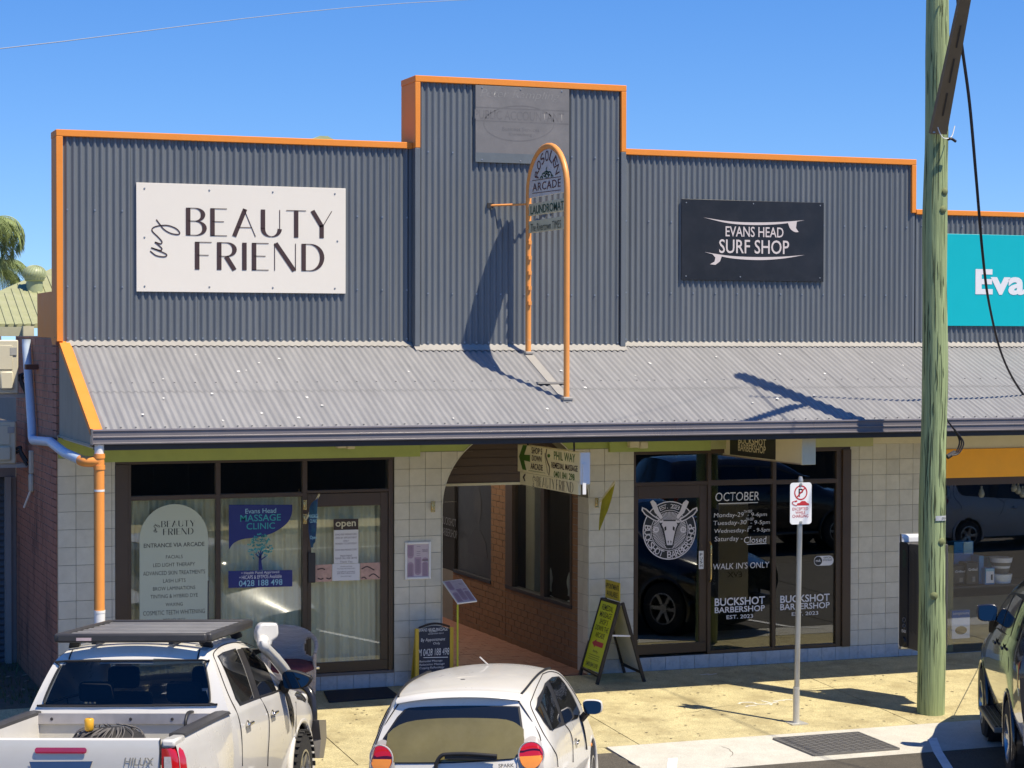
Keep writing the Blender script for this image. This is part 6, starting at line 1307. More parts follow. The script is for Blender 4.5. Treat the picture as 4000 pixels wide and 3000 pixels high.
class Car:
    def __init__(s, name, label, cat, x0, y0, h, z0, pt, ro):
        f = np.array([math.sin(h)*math.cos(pt), math.cos(h)*math.cos(pt), -math.sin(pt)]); r0 = np.array([math.cos(h), -math.sin(h), 0.]); u0 = np.cross(r0, f)
        r = r0*math.cos(ro)+u0*math.sin(ro); u = u0*math.cos(ro)-r0*math.sin(ro); s.o = np.array([x0, y0, z0]); s.R = np.array([r, f, u])
        t = thing(name, label, cat); t.matrix_world = Matrix(((r[0], f[0], u[0], x0), (r[1], f[1], u[1], y0), (r[2], f[2], u[2], z0), (0, 0, 0, 1))); LOCAL.add(t.name); s.t = t; s.v = []; s.f = []
        s.c = s.R@(CAM-s.o)
    def loc(s, u, v, axis, val): d = s.R@ray(u, v); t = (val-s.c[axis])/d[axis]; return s.c+d*t
    def solid(s, mb): o = len(s.v); s.v += [Vector(p) for p in mb.v]; s.f += [tuple(i+o for i in f) for f in mb.f]; s.bvh = None
    def tree(s):
        if s.bvh is None: s.bvh = BVHTree.FromPolygons(s.v, s.f)
        return s.bvh
    def px(s, u, v):
        d = Vector(s.R@ray(u, v)).normalized(); h = s.tree().ray_cast(Vector(s.c), d); return (np.array(h[0]), np.array(h[1])) if h[0] is not None else (s.loc(u, v, 0, s.side), np.array([1., 0, 0]))
    side = .66
    def panel(s, name, pts, axis, sgn, off, mt, parent=None, n=18, both=False, smooth=True):
        A = [i for i in range(3) if i != axis]; P = [(p[A[0]], p[A[1]]) for p in pts]
        ar_ = sum(P[i][0]*P[(i+1) % len(P)][1]-P[(i+1) % len(P)][0]*P[i][1] for i in range(len(P)))
        if ar_ < 0: P = P[::-1]
        x0, x1 = min(p[0] for p in P), max(p[0] for p in P); y0, y1 = min(p[1] for p in P), max(p[1] for p in P)
        bm = bmesh.new(); g = [[bm.verts.new((x0+(x1-x0)*i/n, y0+(y1-y0)*j/n, 0)) for j in range(n+1)] for i in range(n+1)]
        for i in range(n):
            for j in range(n): bm.faces.new((g[i][j], g[i+1][j], g[i+1][j+1], g[i][j+1]))
        for i in range(len(P)):
            a, b = P[i], P[(i+1) % len(P)]; nx, ny = b[1]-a[1], a[0]-b[0]
            if abs(nx)+abs(ny) < 1e-6: continue
            bmesh.ops.bisect_plane(bm, geom=bm.verts[:]+bm.edges[:]+bm.faces[:], plane_co=(a[0], a[1], 0), plane_no=(nx, ny, 0), clear_outer=True)
        mean = sum(p[axis] for p in pts)/len(pts); T = s.tree(); V = []
        for v in bm.verts:
            q = [0, 0, 0]; q[A[0]], q[A[1]] = v.co.x, v.co.y; q[axis] = sgn*9; d = [0, 0, 0]; d[axis] = -sgn; h = T.ray_cast(Vector(q), Vector(d))
            q[axis] = (h[0][axis] if h[0] is not None and abs(h[0][axis]-mean) < .6 else mean)+sgn*off; V.append(tuple(q))
        bm.verts.index_update(); F = [tuple(v.index for v in f.verts) for f in bm.faces]; bm.free(); out = []
        for k in ((1, -1) if both else (1,)):
            o = MB().add([(x*k, y, z) for x, y, z in V] if axis == 0 else [(x*k, y, z) for x, y, z in V], F).build(name, mt, parent or s.t, smooth=45 if smooth else None); out.append(o)
        return out[0]
    def seam(s, pts, r=.0045, name='panel_gap', mt=None, both=True):
        for k in ((1, -1) if both else (1,)): MB().tube([(p[0]*k, p[1], p[2]) for p in pts], r, 5).build(name, mt or M_seam, s.t)
def surf(ctrl, nu=6, nv=4):
    rows = [cr(st_, nv) for st_ in ctrl]; cols = list(zip(*rows)); cs = [cr(c, nu) for c in cols]; return [[cs[j][i] for j in range(len(cs))] for i in range(len(cs[0]))]
def build_sides(name, G, cut, mt, car):
    for sg in (1, -1): side_mesh(G, cut, (sg,)).build(name, mt, car.t, smooth=50)
def side_mesh(G, cut=(), sides=(1, -1)):
    m = MB(); n = len(G[0])
    for sg in sides:
        o = len(m.v); V = [(p[0]*sg, p[1], p[2]) for row in G for p in row]; F = []
        for i in range(len(G)-1):
            for j in range(n-1):
                q = [G[i][j], G[i+1][j], G[i+1][j+1], G[i][j+1]]; cy_, cz_ = sum(p[1] for p in q)/4, sum(p[2] for p in q)/4
                if any((cy_-a)**2+(cz_-b)**2 < r*r for a, b, r in cut): continue
                F.append((i*n+j, (i+1)*n+j, (i+1)*n+j+1, i*n+j+1))
        m.add(V, F)
    return m
def top_mesh(edge, H, YB, nx=14):
    """skin between the left and right roof edge; H crown, YB forward bulge, one value per point"""
    return MB().grid([[(p[0]*t, p[1]+yb*(1-t*t), p[2]+h*(1-abs(t)**2.2)) for t in np.linspace(-1, 1, nx+1)] for p, h, yb in zip(edge, H, YB)])
def wheel(car, x, y, r, w, rim, spokes=6, tread=False):
    sg = 1 if x > 0 else -1; t = MB()
    t.lathe([(rim, -w/2), (r*.93, -w/2+.01), (r, -w/2+.04), (r, w/2-.04), (r*.93, w/2-.01), (rim, w/2)], (x-sg*w/2, y, r), 40, (sg, 0, 0)); ty_ = t.build('tyre', M_tyre, car.t, smooth=40)
    if tread:
        m = MB()
        for k in range(34):
            for j, off in ((-.28, 0), (0, .5), (.28, 0), (.44, .5)):
                a = 2*math.pi*(k+off)/34; c = np.array([x-sg*w/2+sg*j*w, y+(r+.002)*math.cos(a), r+(r+.002)*math.sin(a)]); m.obox(c, (1, 0, 0), (0, -math.sin(a), math.cos(a)), (0, math.cos(a), math.sin(a)), w*.10, .022, .008)
        tag(m.build('tread_blocks', M_tyre, ty_), kind='stuff')
    m = MB(); m.lathe([(0, w/2-.02), (.06, w/2-.015), (.075, w/2-.035), (.08, w/2-.05)], (x-sg*w/2, y, r), 24, (sg, 0, 0))
    for k in range(spokes):
        a = 2*math.pi*k/spokes; c = np.array([0, math.cos(a), math.sin(a)]); m.bar(np.array([x-sg*.04, y, r])+c*.05, np.array([x-sg*.02, y, r])+c*(rim-.01), .05, .03, up=(1, 0, 0))
    m.lathe([(rim, w/2-.0), (rim-.02, w/2+.002), (rim-.03, w/2-.06), (rim-.035, -w/2)], (x-sg*w/2, y, r), 36, (sg, 0, 0)); m.build('rim', M_alloy, ty_, smooth=40)
    MB().lathe([(0, .02), (rim-.04, .02)], (x-sg*w*.8, y, r), 24, (sg, 0, 0)).build('brake_disc', M_dark, ty_)
def arch_lip(car, y, z, r, x, mt, rr=.032, a0=-20, a1=200):
    for k in (1, -1): MB().tube([(k*x, y+r*math.cos(rad(a)), z+r*math.sin(rad(a))) for a in np.linspace(a0, a1, 28)], rr, 8).build('wheel_arch', mt, car.t, smooth=60); MB().lathe([(0, 0), (r, 0), (r, .28)], (k*(x-.30), y, z), 28, (k, 0, 0)).build('arch_liner', M_rub, car.t)

# ------------------------------------------------------------------ white dual-cab ute
H = Car('pickup_truck', 'white dual-cab ute with roof rack and snorkel parked at the lower left', 'ute', -1.107, -7.864, .475, -.17, .054, .022); z2c = Zm(700, 2350, .3917); z1c = Zm(0, 2400, .3616); z5c = Zm(0, 2100, 1300/2212)
yl_ = lambda y, *r: [(x, y+(d[0] if d else 0), z) for x, z, *d in r]
CT = [yl_(1.66, (.84, .50), (.88, .78), (.885, 1.02), (.868, 1.20), (.848, 1.285, .01), (.755, 1.52, .09), (.675, 1.69, .17), (.60, 1.765, .24)),
      yl_(1.95, (.86, .50), (.895, .78), (.90, 1.02), (.882, 1.21), (.862, 1.29), (.765, 1.53, .05), (.678, 1.70, .10), (.605, 1.785, .15)),
      yl_(2.60, (.86, .50), (.90, .78), (.905, 1.02), (.885, 1.205), (.865, 1.285), (.762, 1.53), (.672, 1.705), (.602, 1.79)),
      yl_(3.05, (.86, .50), (.90, .78), (.905, 1.02), (.885, 1.20), (.863, 1.278), (.762, 1.52), (.672, 1.69, -.06), (.602, 1.77, -.12)),
      yl_(3.45, (.86, .50), (.90, .78), (.905, 1.01), (.883, 1.185), (.862, 1.262), (.80, 1.42, -.02), (.72, 1.575, -.15), (.645, 1.675, -.27)),
      yl_(3.82, (.86, .52), (.90, .78), (.905, .99), (.88, 1.14), (.86, 1.195), (.835, 1.26, -.06), (.795, 1.335, -.14), (.735, 1.42, -.25)),
      yl_(4.05, (.86, .55), (.905, .78), (.905, .98), (.875, 1.115), (.852, 1.155), (.825, 1.185, -.02), (.795, 1.21, -.05), (.755, 1.235, -.1)),
      yl_(4.50, (.86, .58), (.90, .78), (.895, .95), (.86, 1.065), (.835, 1.10), (.805, 1.125), (.775, 1.14), (.735, 1.152)),
      yl_(4.95, (.80, .60), (.84, .78), (.83, .91), (.785, .995), (.755, 1.025), (.725, 1.045), (.695, 1.055), (.655, 1.065))]
G = surf(CT, 7, 4); WC = ((4.205, .42, .46),); H.solid(side_mesh(G)); build_sides('cab_side', G, WC, M_white, H); ed_ = [row[-1] for row in G]; n7 = 7
def hb(i): return .055 if i < 4*n7-4 else (.035 if i < 6*n7 else .06)
def yb_f(i): return 0 if i < 3*n7 else (.10 if i < 5*n7 else .06)
rt = top_mesh(ed_[:3*n7+5], [.05]*(3*n7+5), [-.03+.07*(i/(3*n7+4)) for i in range(3*n7+5)]); H.solid(rt); roof_ = rt.build('roof', M_white, H.t, smooth=50)
top_mesh(ed_[3*n7+4:5*n7+6], [.05-.01*i/(2*n7+1) for i in range(2*n7+2)], [.04+.10*min(1, i/6) for i in range(2*n7+2)]).build('windscreen', glass('windscreen_glass', (.80, .85, .84)), H.t, smooth=50)
top_mesh(ed_[5*n7+3:], [.055]*(len(ed_)-5*n7-3), [.14+.06*i/20 for i in range(len(ed_)-5*n7-3)]).build('bonnet', M_white, H.t, smooth=50)
box('nose', (-.78, 4.9, .55), (.78, 5.06, 1.06), M_white, H.t, bevel=.04); box('chassis', (-.72, .15, .45), (.72, 4.8, .75), M_rub, H.t)
# cab back wall with its window
rwG = ([[(p[0]*t, p[1]-.035*(1-t*t), p[2]+(.05 if j == len(G[0])-1 else .05*max(0, (j-20)/8))*(1-abs(t)**2.2)) for t in np.linspace(-1, 1, 61)] for j, p in enumerate(G[0])]); rw_ = MB().grid(rwG); H.solid(rw_)
wo_ = [H.loc(*z, 1, 1.76) for z in (z1c(515, 900), z1c(530, 960), z1c(575, 972), z2c(280, 1015), z2c(325, 1000), z2c(328, 940), z2c(300, 800), z2c(240, 615), z2c(215, 590), z1c(690, 510), z1c(640, 560), z1c(580, 700))]
def grow(P, k): c = sum(P)/len(P); return [c+(p-c)*k for p in P]
def inside(P, x, z):
    n = len(P); c = False
    for i in range(n):
        a, b = P[i], P[i-1]
        if (a[2] > z) != (b[2] > z) and x < (b[0]-a[0])*(z-a[2])/(b[2]-a[2])+a[0]: c = not c
    return c
wi_ = grow(wo_, .985); mI = MB(); nx_ = len(rwG[0]); mI.v = [tuple(map(float, p)) for r in rwG for p in r]
for i in range(len(rwG)-1):
    for j in range(nx_-1):
        q = [rwG[i][j], rwG[i][j+1], rwG[i+1][j+1], rwG[i+1][j]]
        if inside(wi_, sum(p[0] for p in q)/4, sum(p[2] for p in q)/4): continue
        mI.f.append((i*nx_+j, i*nx_+j+1, (i+1)*nx_+j+1, (i+1)*nx_+j))
mI.build('cab_rear_wall', M_white, H.t, smooth=50)
G_ute = glass('ute_tinted_glass', (.42, .45, .48), refl=.7); so2 = grow(wo_, 1.03); ring = MB(); nn = len(wo_)
sm_o, sm_i = cr(so2, 3, True), cr(grow(wo_, .965), 3, True); ns = len(sm_o)
def on_wall(p):
    h = H.tree().ray_cast(Vector((p[0], -9, p[2])), Vector((0, 1, 0))); hh = [h[0].y if h[0] is not None else 1.7]
    return (p[0], (hh[0] if 1.5 < hh[0] < 2.2 else p[1])-.012, p[2])
pth = [on_wall(p) for p in cr(wo_, 3, True)]; ring.tube(pth+pth[:2], .009, 7); ring.build('rear_window_seal', M_rub, H.t, smooth=60); H.panel('rear_window', wo_, 1, -1, .008, G_ute)
M_seat = mat('dark_seat_fabric', (.03, .03, .032), .9, var=.2)
for x in (-.38, .38):
    box('front_seat', (x-.25, 2.72, .70), (x+.25, 2.86, 1.33), M_seat, H.t, bevel=.05); box('headrest', (x-.14, 2.73, 1.36), (x+.14, 2.84, 1.55), M_seat, H.t, bevel=.04); box('headrest', (x-.15, 1.96, 1.33), (x+.15, 2.06, 1.50), M_seat, H.t, bevel=.04)
box('rear_bench', (-.72, 1.92, .70), (.72, 2.10, 1.31), M_seat, H.t, bevel=.05); box('dashboard', (-.78, 3.35, .85), (.78, 3.75, 1.12), M_rub, H.t, bevel=.06); box('cab_floor', (-.80, 1.75, .55), (.80, 3.7, .6), M_rub, H.t); MB().tube([(.38+.18*math.cos(t), 3.25+.05*math.sin(t), 1.12+.17*math.sin(t)) for t in np.linspace(0, 6.283, 24)], .014, 7).build('steering_wheel', M_rub, H.t, smooth=60)
box('dash_flag', (-.02, 3.3, 1.13), (.13, 3.31, 1.22), mat('pink_paper', (.55, .16, .13), .7), H.t)
# side glass
ro_ = [H.px(*z2c(*p))[0] for p in ((388, 552), (440, 515), (560, 478), (735, 962), (600, 1020), (560, 960))]
fo_ = [H.px(*z2c(*p))[0] for p in ((622, 470), (680, 468), (735, 488), (820, 580), (920, 730), (985, 875), (930, 905), (800, 945))]
H.panel('door_glass_seal', grow(ro_, 1.05), 0, 1, .003, M_rub, both=True); H.panel('door_glass_seal', grow(fo_, 1.05), 0, 1, .0035, M_rub, both=True); H.panel('rear_door_glass', ro_, 0, 1, .007, M_cgl, both=True); H.panel('front_door_glass', fo_, 0, 1, .0075, M_cgl, both=True)
pil = [H.px(*z2c(*p))[0] for p in ((568, 474), (618, 468), (795, 945), (745, 965))]; H.panel('door_pillar', pil, 0, 1, .009, mat('satin_black', (.03, .028, .028), .35), both=True)
bl2 = [H.px(*z2c(*p))[0] for p in ((598, 1030), (800, 952), (930, 910), (1005, 880), (990, 872), (800, 938), (600, 1018))]; H.seam(bl2[:4], .012, 'belt_moulding', M_rub)
def trace(car, z, pts, r=.0045, name='panel_gap', mt=None, both=True, n=4):
    P_ = []
    for p in pts:
        h = car.px(*z(*p))
        if h: P_.append(h[0]+h[1]*.003)
    if len(P_) > 1: car.seam(cr(P_, n), r, name, mt, both)
trace(H, z2c, [(345, 560), (340, 520), (380, 470), (450, 430), (560, 408), (660, 415), (740, 450)]); trace(H, z2c, [(345, 560), (400, 700), (455, 850), (510, 980), (560, 1080), (600, 1200), (620, 1350), (628, 1640)]); trace(H, z2c, [(800, 955), (860, 1060), (890, 1150), (896, 1300), (885, 1500), (880, 1640)]); trace(H, z2c, [(1160, 1000), (1163, 1200), (1160, 1400), (1150, 1600)]); trace(H, z2c, [(205, 480), (190, 540), (185, 575)], .007)
st_ = [H.px(*z2c(*p)) for p in ((1035, 890), (1065, 890), (1125, 1060), (1138, 1180), (1130, 1262), (1100, 1150), (1085, 1040))]; st_ = [h[0] for h in st_ if h]
H.panel('fender_strap', [st_[0], st_[1], st_[2], st_[3], st_[4], st_[5]], 0, 1, .012, M_rub)
for q in ((1105, 1075), (1112, 1130)): h = H.px(*z2c(*q)); MB().obox(h[0]+h[1]*.012, (0, 1, 0), (0, 0, 1), h[1], .035, .012, .012).build('strap_buckle', M_rub, H.t)
for q in ((680, 1235), (928, 1128)):
    h = H.px(*z2c(*q)); c = h[0]
    for k in (1, -1):
        MB().lathe([(0, -.006), (.045, -.004), (.058, .004)], (k*c[0], c[1], c[2]-.012), 20, (k, 0, 0)).build('handle_recess', M_rub, H.t, smooth=60); b = MB().box((-.016, -.085, -.014), (.016, .085, .014)).mesh('door_handle', M_chr); bevel_mesh(b, .012, 3); o = link('door_handle', b, H.t); o.location = (k*(c[0]+.028), c[1]+.01, c[2]+.016)
# tub
bs = [yl_(.03, (.84, .52), (.885, .75), (.90, .95), (.895, 1.12), (.875, 1.22), (.855, 1.272)), yl_(.5, (.86, .52), (.91, .75), (.915, .95), (.90, 1.12), (.88, 1.22), (.86, 1.275)), yl_(1.12, (.87, .52), (.93, .75), (.93, .95), (.905, 1.12), (.882, 1.22), (.862, 1.275)), yl_(1.645, (.85, .52), (.885, .75), (.895, .95), (.885, 1.12), (.87, 1.22), (.855, 1.275))]
GB = surf(bs, 7, 4); build_sides('tub_side', GB, ((1.12, .42, .46),), M_white, H); H.solid(side_mesh(GB))
arch_lip(H, 1.12, .42, .475, .90, M_white); arch_lip(H, 4.205, .42, .475, .885, M_white)
for k in (1, -1):
    m = MB(); pr = [(.735, 1.262), (.74, 1.295), (.80, 1.302), (.858, 1.294), (.872, 1.274)]
    m.add([(k*x, y, z) for y in (.30 if k > 0 else .25, 1.66) for x, z in pr], [(i, i+1, i+6, i+5) for i in range(4)]+[(0, 1, 2, 3, 4), (9, 8, 7, 6, 5)]); m.build('rail_cap', mat('rail_black', (.045, .043, .041), .5, var=.1), H.t)
    box('tub_wall', (k*.735, .06, .82), (k*.76, 1.645, 1.27), M_white, H.t); box('corner_post', (k*.762, .004, 1.225), (k*.868, .30, 1.287), M_white, H.t, bevel=.02); box('corner_filler', (k*.76, .07, .7), (k*.85, .26, 1.226), M_white, H.t)
    box('wheel_box', (k*.54, .82, .82), (k*.735, 1.42, 1.02), M_white, H.t, bevel=.03)
box('tub_floor', (-.735, .06, .79), (.735, 1.64, .82), M_white, H.t); box('headboard', (-.735, 1.60, .82), (.735, 1.645, 1.262), mat('tub_grey_white', (.50, .48, .42), .5, var=.08), H.t)
hbz = box('headboard_strip', (-.735, 1.575, 1.20), (.735, 1.599, 1.285), mat('dull_aluminium', (.42, .40, .40), .4, metal=.5, var=.12), H.t)
for x in (-.62, -.30, .05, .40): MB().lathe([(0, .004), (.012, .003), (.014, 0)], (x, 1.574, 1.24), 8, (0, -1, 0)).build('rivet', M_dark, hbz)
for k in range(12): box('floor_rib', (-.68+k*.118, 1.42, .82), (-.62+k*.118, 1.585, 1.02-.02*(k % 2)), M_white, H.t, bevel=.012)
tg = [[(x, -.012*(1-(x/.76)**2)+dy, z) for x in np.linspace(-.752, .752, 17)] for dy, z in ((.07, 1.285), (.02, 1.298), (.0, 1.285), (-.008, 1.2), (-.002, 1.1), (.006, .95), (.01, .72))]; tgm = MB().grid(tg); H.solid(tgm); gate = tgm.build('tailgate', M_white, H.t, smooth=50); box('tailgate_inner', (-.752, .05, .72), (.752, .072, 1.284), M_white, gate)
lp = lambda a, b, r=.02: [np.array([x, 0, z]) for x, z in rrect(*a, *b, r)]
H.panel('high_brake_lamp', lp((-.195, .205), (1.188, 1.232)), 1, -1, .012, mat('brake_lens', (.36, .004, .05), .15, var=.1, coat=1.), n=10)
hz = [H.loc(*z1c(*p), 1, 0.) for p in ((332, 1588), (1005, 1583), (950, 1659), (370, 1659))]; hz[2][2] -= .05; hz[3][2] -= .05; H.panel('plate_recess', grow(hz, 1.02), 1, -1, .008, M_chr, n=8); H.panel('handle_panel', hz, 1, -1, .012, mat('mirror_blue_panel', (.03, .09, .22), .15, var=.05, coat=1.), n=8)
tf = lambda a, b, d=0.: (a, -.011-d*.5, b); aH, bH = H.loc(*z1c(1340, 1590), 1, -.01), H.loc(*z1c(1665, 1590), 1, -.01); text('HILUX', M_chr, gate, tf, aH[0], bH[0], aH[2]-.030, aH[2]+.030, .006, off=.012, shear=.15, name='badge'); text('SR5', M_chr, gate, tf, bH[0]-.13, bH[0], aH[2]-.095, aH[2]-.048, .006, off=.012, name='badge')
for k in (1, -1):
    m = MB(); rows_ = [(.872, 1.224), (.905, 1.195), (.925, 1.14), (.934, 1.06), (.93, .97), (.915, .88)]; m.grid([[(k*(.772+(w-.772)*t), -.014+.30*max(0, t-.45)**1.6, z) for t in np.linspace(0, 1, 9)] for w, z in rows_]); tl = m.build('tail_light', M_redl, H.t, smooth=50); m = MB(); m.grid([[(k*(.792+(w-.792)*t), -.019, z) for t in np.linspace(0, 1, 4)] for w, z in ((.842, 1.165), (.85, 1.10), (.852, 1.0), (.85, .93))]); m.build('clear_lamp', M_clr, tl)
MB().tube([(-.758, -.004, 1.29), (-.758, -.01, 1.0), (-.758, 0, .75)], .005, 5).build('panel_gap', M_seam, H.t); MB().tube([(.758, -.004, 1.29), (.758, -.01, 1.0), (.758, 0, .75)], .005, 5).build('panel_gap', M_seam, H.t)
box('rear_bumper', (-.88, -.12, .45), (.88, .1, .68), M_chr, H.t, bevel=.03)
for x, y in ((.93, 1.12), (-.93, 1.12), (.93, 4.205), (-.93, 4.205)): wheel(H, x, y, .40, .27, .225, 6, True)
# rack
rk = mat('rack_black', (.040, .038, .037), .45, var=.12); R0, R1, RX, RZ = 1.80, 3.24, .64, 1.895
for a, b in (((-RX, R0), (RX, R0)), ((-RX, R1), (RX, R1)), ((-RX, R0), (-RX, R1)), ((RX, R0), (RX, R1))): MB().bar((a[0], a[1], RZ-.01), (b[0], b[1], RZ-.01), .075, .075).build('rack_rail', rk, H.t)
for o in list(H.t.children):
    if o.name.startswith('rack_rail'): bevel_mesh(o.data, .018, 2)
for k in range(9): y = R0+.12+(R1-R0-.24)*k/8; box('rack_slat', (-RX+.03, y-.030, RZ+.002), (RX-.03, y+.030, RZ+.012), mat('rack_slat_sheen', (.22, .215, .21), .4, var=.1), H.t, bevel=.004)  # slats coloured lighter than the rails to carry the sky's sheen
for x in (-.55, .55):
    MB().bar((x*.6, R0, RZ-.05), (x*.6, R1, RZ-.05), .04, .03).build('rack_bar', rk, H.t)
    for y in (R0+.2, R1-.25): m = MB(); m.bar((x, y, RZ-.03), (x*1.06, y+.05, 1.775), .09, .035, up=(0, 1, 0)); m.build('rack_foot', M_rub, H.t)
box('rack_tag', (-.47, R0-.039, RZ-.03), (-.34, R0-.0375, RZ-.005), mat('pale_pink_tag', (.55, .42, .42), .6), H.t)
# snorkel
hc = H.loc(1036, 2478, 0, .86); s0 = H.loc(*z2c(835, 430), 0, .87); s1 = H.loc(*z2c(1060, 700), 0, .90)
MB().tube(cr([hc+np.array([-.01, .03, -.03]), s0, (s0+s1)/2+np.array([.008, 0, .0]), s1, s1+np.array([.0, .12, -.10])], 6), [.05]*12+[.052]*7+[.055]*6, 14).build('snorkel_pipe', M_white, H.t, smooth=60)
hd_ = [(-.10, .02), (-.085, -.06), (-.045, -.10), (.045, -.10), (.05, -.055), (.095, -.035), (.115, .0), (.11, .085), (.095, .10), (-.03, .105), (-.065, .095)]
sn = MB(); sn.prism(hd_, lambda a, b, d: (hc[0]+a*.82-d*.45, hc[1]+a*.5+d*.9, hc[2]+b), -.075, .075); me = sn.mesh('snorkel_head', M_white); bevel_mesh(me, .022, 3, 20); link('snorkel_head', me, H.t)
# mirror
for k in (1, -1):
    mc = H.loc(1160, 2655, 1, 3.42); mx_ = mc[0]; P_ = [(-.14, .055), (-.125, -.062), (-.09, -.088), (.02, -.085), (.10, -.058), (.142, .0), (.12, .035), (.0, .078), (-.11, .088)]
    cp = [tuple(p) for p in cr(P_, 4, True)]
    m = MB(); m.prism(cp, lambda a, b, d: (k*(mx_+a*(1-.10*(d > .05))), mc[1]+d, mc[2]+b*(1-.10*(d > .05))), -.005, .10); me = m.mesh('mirror_housing', M_rub if k > 0 else M_rub); bevel_mesh(me, .014, 2, 25); mh_ = link('mirror_housing', me, H.t)
    m = MB(); m.prism([(a*.86-.004, b*.84) for a, b in cp], lambda a, b, d: (k*(mx_+a), mc[1]+d+b*.15-.026, mc[2]+b), -.009, -.006); m.build('mirror_glass', M_mir, mh_); MB().bar((k*(mx_-.11), mc[1]+.04, mc[2]-.035), (k*.86, mc[1]+.16, 1.245), .09, .06).build('mirror_arm', M_rub, mh_)
# bull bar, bonnet guard
for k in (1, -1):
    MB().tube(cr([(k*.45, 5.28, 1.12), (k*.66, 5.27, 1.11), (k*.77, 5.22, 1.02), (k*.80, 5.18, .85), (k*.80, 5.17, .70)], 6), .042, 14).build('bull_bar_hoop', mat('gloss_black_steel', (.02, .02, .021), .22, var=.1), H.t, smooth=60); m = MB(); m.prism([(4.98, .80), (5.32, .76), (5.34, .58), (5.18, .40), (4.99, .43), (5.06, .60)], lambda a, b, d: (k*d, a, b), .60, .90); m.build('bumper_wing', mat('grey_steel_bumper', (.17, .16, .15), .4, metal=.3, var=.1), H.t)
MB().tube([(-.46, 5.28, 1.12), (.46, 5.28, 1.12)], .04, 14).build('bull_bar_top', MATS['gloss_black_steel'], H.t, smooth=60); box('bull_bar_channel', (-.80, 5.12, .45), (.80, 5.30, .70), MATS['grey_steel_bumper'], H.t, bevel=.03)
hl = [h for h in (H.px(*z2c(*p)) for p in ((1110, 900), (1180, 905), (1280, 890), (1315, 960), (1260, 1020), (1180, 985))) if h]
if len(hl) > 3: H.panel('headlight', [h[0] for h in hl], 2, 1, .012, mat('dark_headlight', (.06, .055, .05), .15, coat=1.), both=True)
MB().tube(cr([H.loc(*z2c(60, 1280), 0, .55), H.loc(*z2c(65, 1180), 0, .55), H.loc(*z2c(90, 1110), 0, .55), H.loc(*z2c(150, 1100), 0, .55)], 6), .014, 8).build('tub_hose', M_rub, H.t, smooth=60); MB().cyl(H.loc(*z2c(165, 1105), 0, .55), H.loc(*z2c(208, 1028), 0, .55), .004, 6).build('aerial', M_rub, H.t)
aw_ = H.loc(795, 2440, 1, 3.6); MB().cyl(tuple(aw_+np.array([0, .15, -.2])), tuple(H.loc(797, 2272, 1, 3.6)+np.array([0, .15, 0])), .006, 6).build('aerial', M_rub, H.t)
# crab pot in the tub
cpt = thing('crab_pot', 'black netted crab pot with a yellow float in the ute tub', 'crab pot'); cpt.matrix_world = H.t.matrix_world @ Matrix.Translation((.04, 1.02, .90)); LOCAL.add(cpt.name); random.seed(6)
MB().lathe([(0, -.06), (.30, -.06), (.33, .16), (.28, .28), (.15, .335), (0, .34)], (0, 0, 0), 22).build('net_bag', mat('black_net', (.02, .019, .018), .8, var=.5, scale=40, bump=1., bscale=50), cpt, smooth=50)
m = MB()
for k in range(40): a = random.uniform(0, 6.28); b = a+random.uniform(.3, .9); m.tube(cr([(.295*math.cos(a), .295*math.sin(a), random.uniform(.1, .26)), (.25*math.cos((a+b)/2), .25*math.sin((a+b)/2), .315), (.14*math.cos(b), .14*math.sin(b), .355)], 4), .005, 5)
tag(m.build('net_cords', mat('net_cord', (.12, .11, .10), .8), cpt), kind='stuff'); MB().lathe([(0, .40), (.025, .40), (.035, .41), (.038, .49), (.028, .50), (.02, .50), (.02, .44)], (-.10, -.18, -.06), 14).build('float', mat('yellow_float', (.70, .36, .02), .4, var=.1), cpt, smooth=50)
# interior glimpsed through nothing: the glass is dark

# ------------------------------------------------------------------ small white hatchback
K = Car('hatchback_car', 'small white hatchback with dusty rear window parked nose-in at the centre', 'car', 2.104, -7.634, .505, -.224, .038, .053); z3c = Zm(1400, 2550, 1050/2212)
CT = [yl_(.04, (.64, .25, .02), (.69, .50), (.715, .75, .01), (.70, .93, .05), (.645, 1.13, .15), (.575, 1.29, .22), (.515, 1.375, .24)),
      yl_(.32, (.70, .25), (.76, .50), (.785, .75), (.768, .94, .02), (.70, 1.15, .10), (.615, 1.32, .15), (.545, 1.41, .16)),
      yl_(.90, (.73, .25), (.785, .50), (.80, .75), (.78, .93), (.712, 1.15, .03), (.625, 1.34, .04), (.555, 1.44, .05)),
      yl_(1.50, (.73, .25), (.79, .50), (.80, .74), (.778, .91), (.71, 1.12), (.622, 1.33), (.548, 1.435)),
      yl_(2.00, (.73, .25), (.79, .50), (.80, .72), (.775, .89), (.718, 1.09), (.635, 1.30), (.56, 1.405, -.02)),
      yl_(2.45, (.73, .25), (.79, .50), (.797, .70), (.772, .865), (.73, 1.02), (.67, 1.18, -.02), (.60, 1.31, -.06)),
      yl_(2.85, (.72, .28), (.787, .50), (.787, .68), (.758, .825), (.735, .90), (.705, .99, -.02), (.66, 1.09, -.05)),
      yl_(3.22, (.68, .30), (.77, .48), (.77, .62), (.73, .725), (.70, .775), (.67, .82, -.01), (.63, .86, -.03)),
      yl_(3.56, (.50, .30), (.60, .45), (.60, .55), (.55, .62), (.52, .645), (.48, .665), (.44, .68))]
G = surf(CT, 7, 5); K.solid(side_mesh(G)); build_sides('body_side', G, ((2.93, .31, .34), (.56, .31, .34)), M_white, K); ed_ = [row[-1] for row in G]
rt = top_mesh(ed_[1:4*7+1], [.06]*(4*7), [-.06+.18*(i/27)**2 for i in range(28)]); K.solid(rt); rt.build('roof', M_white, K.t, smooth=50)
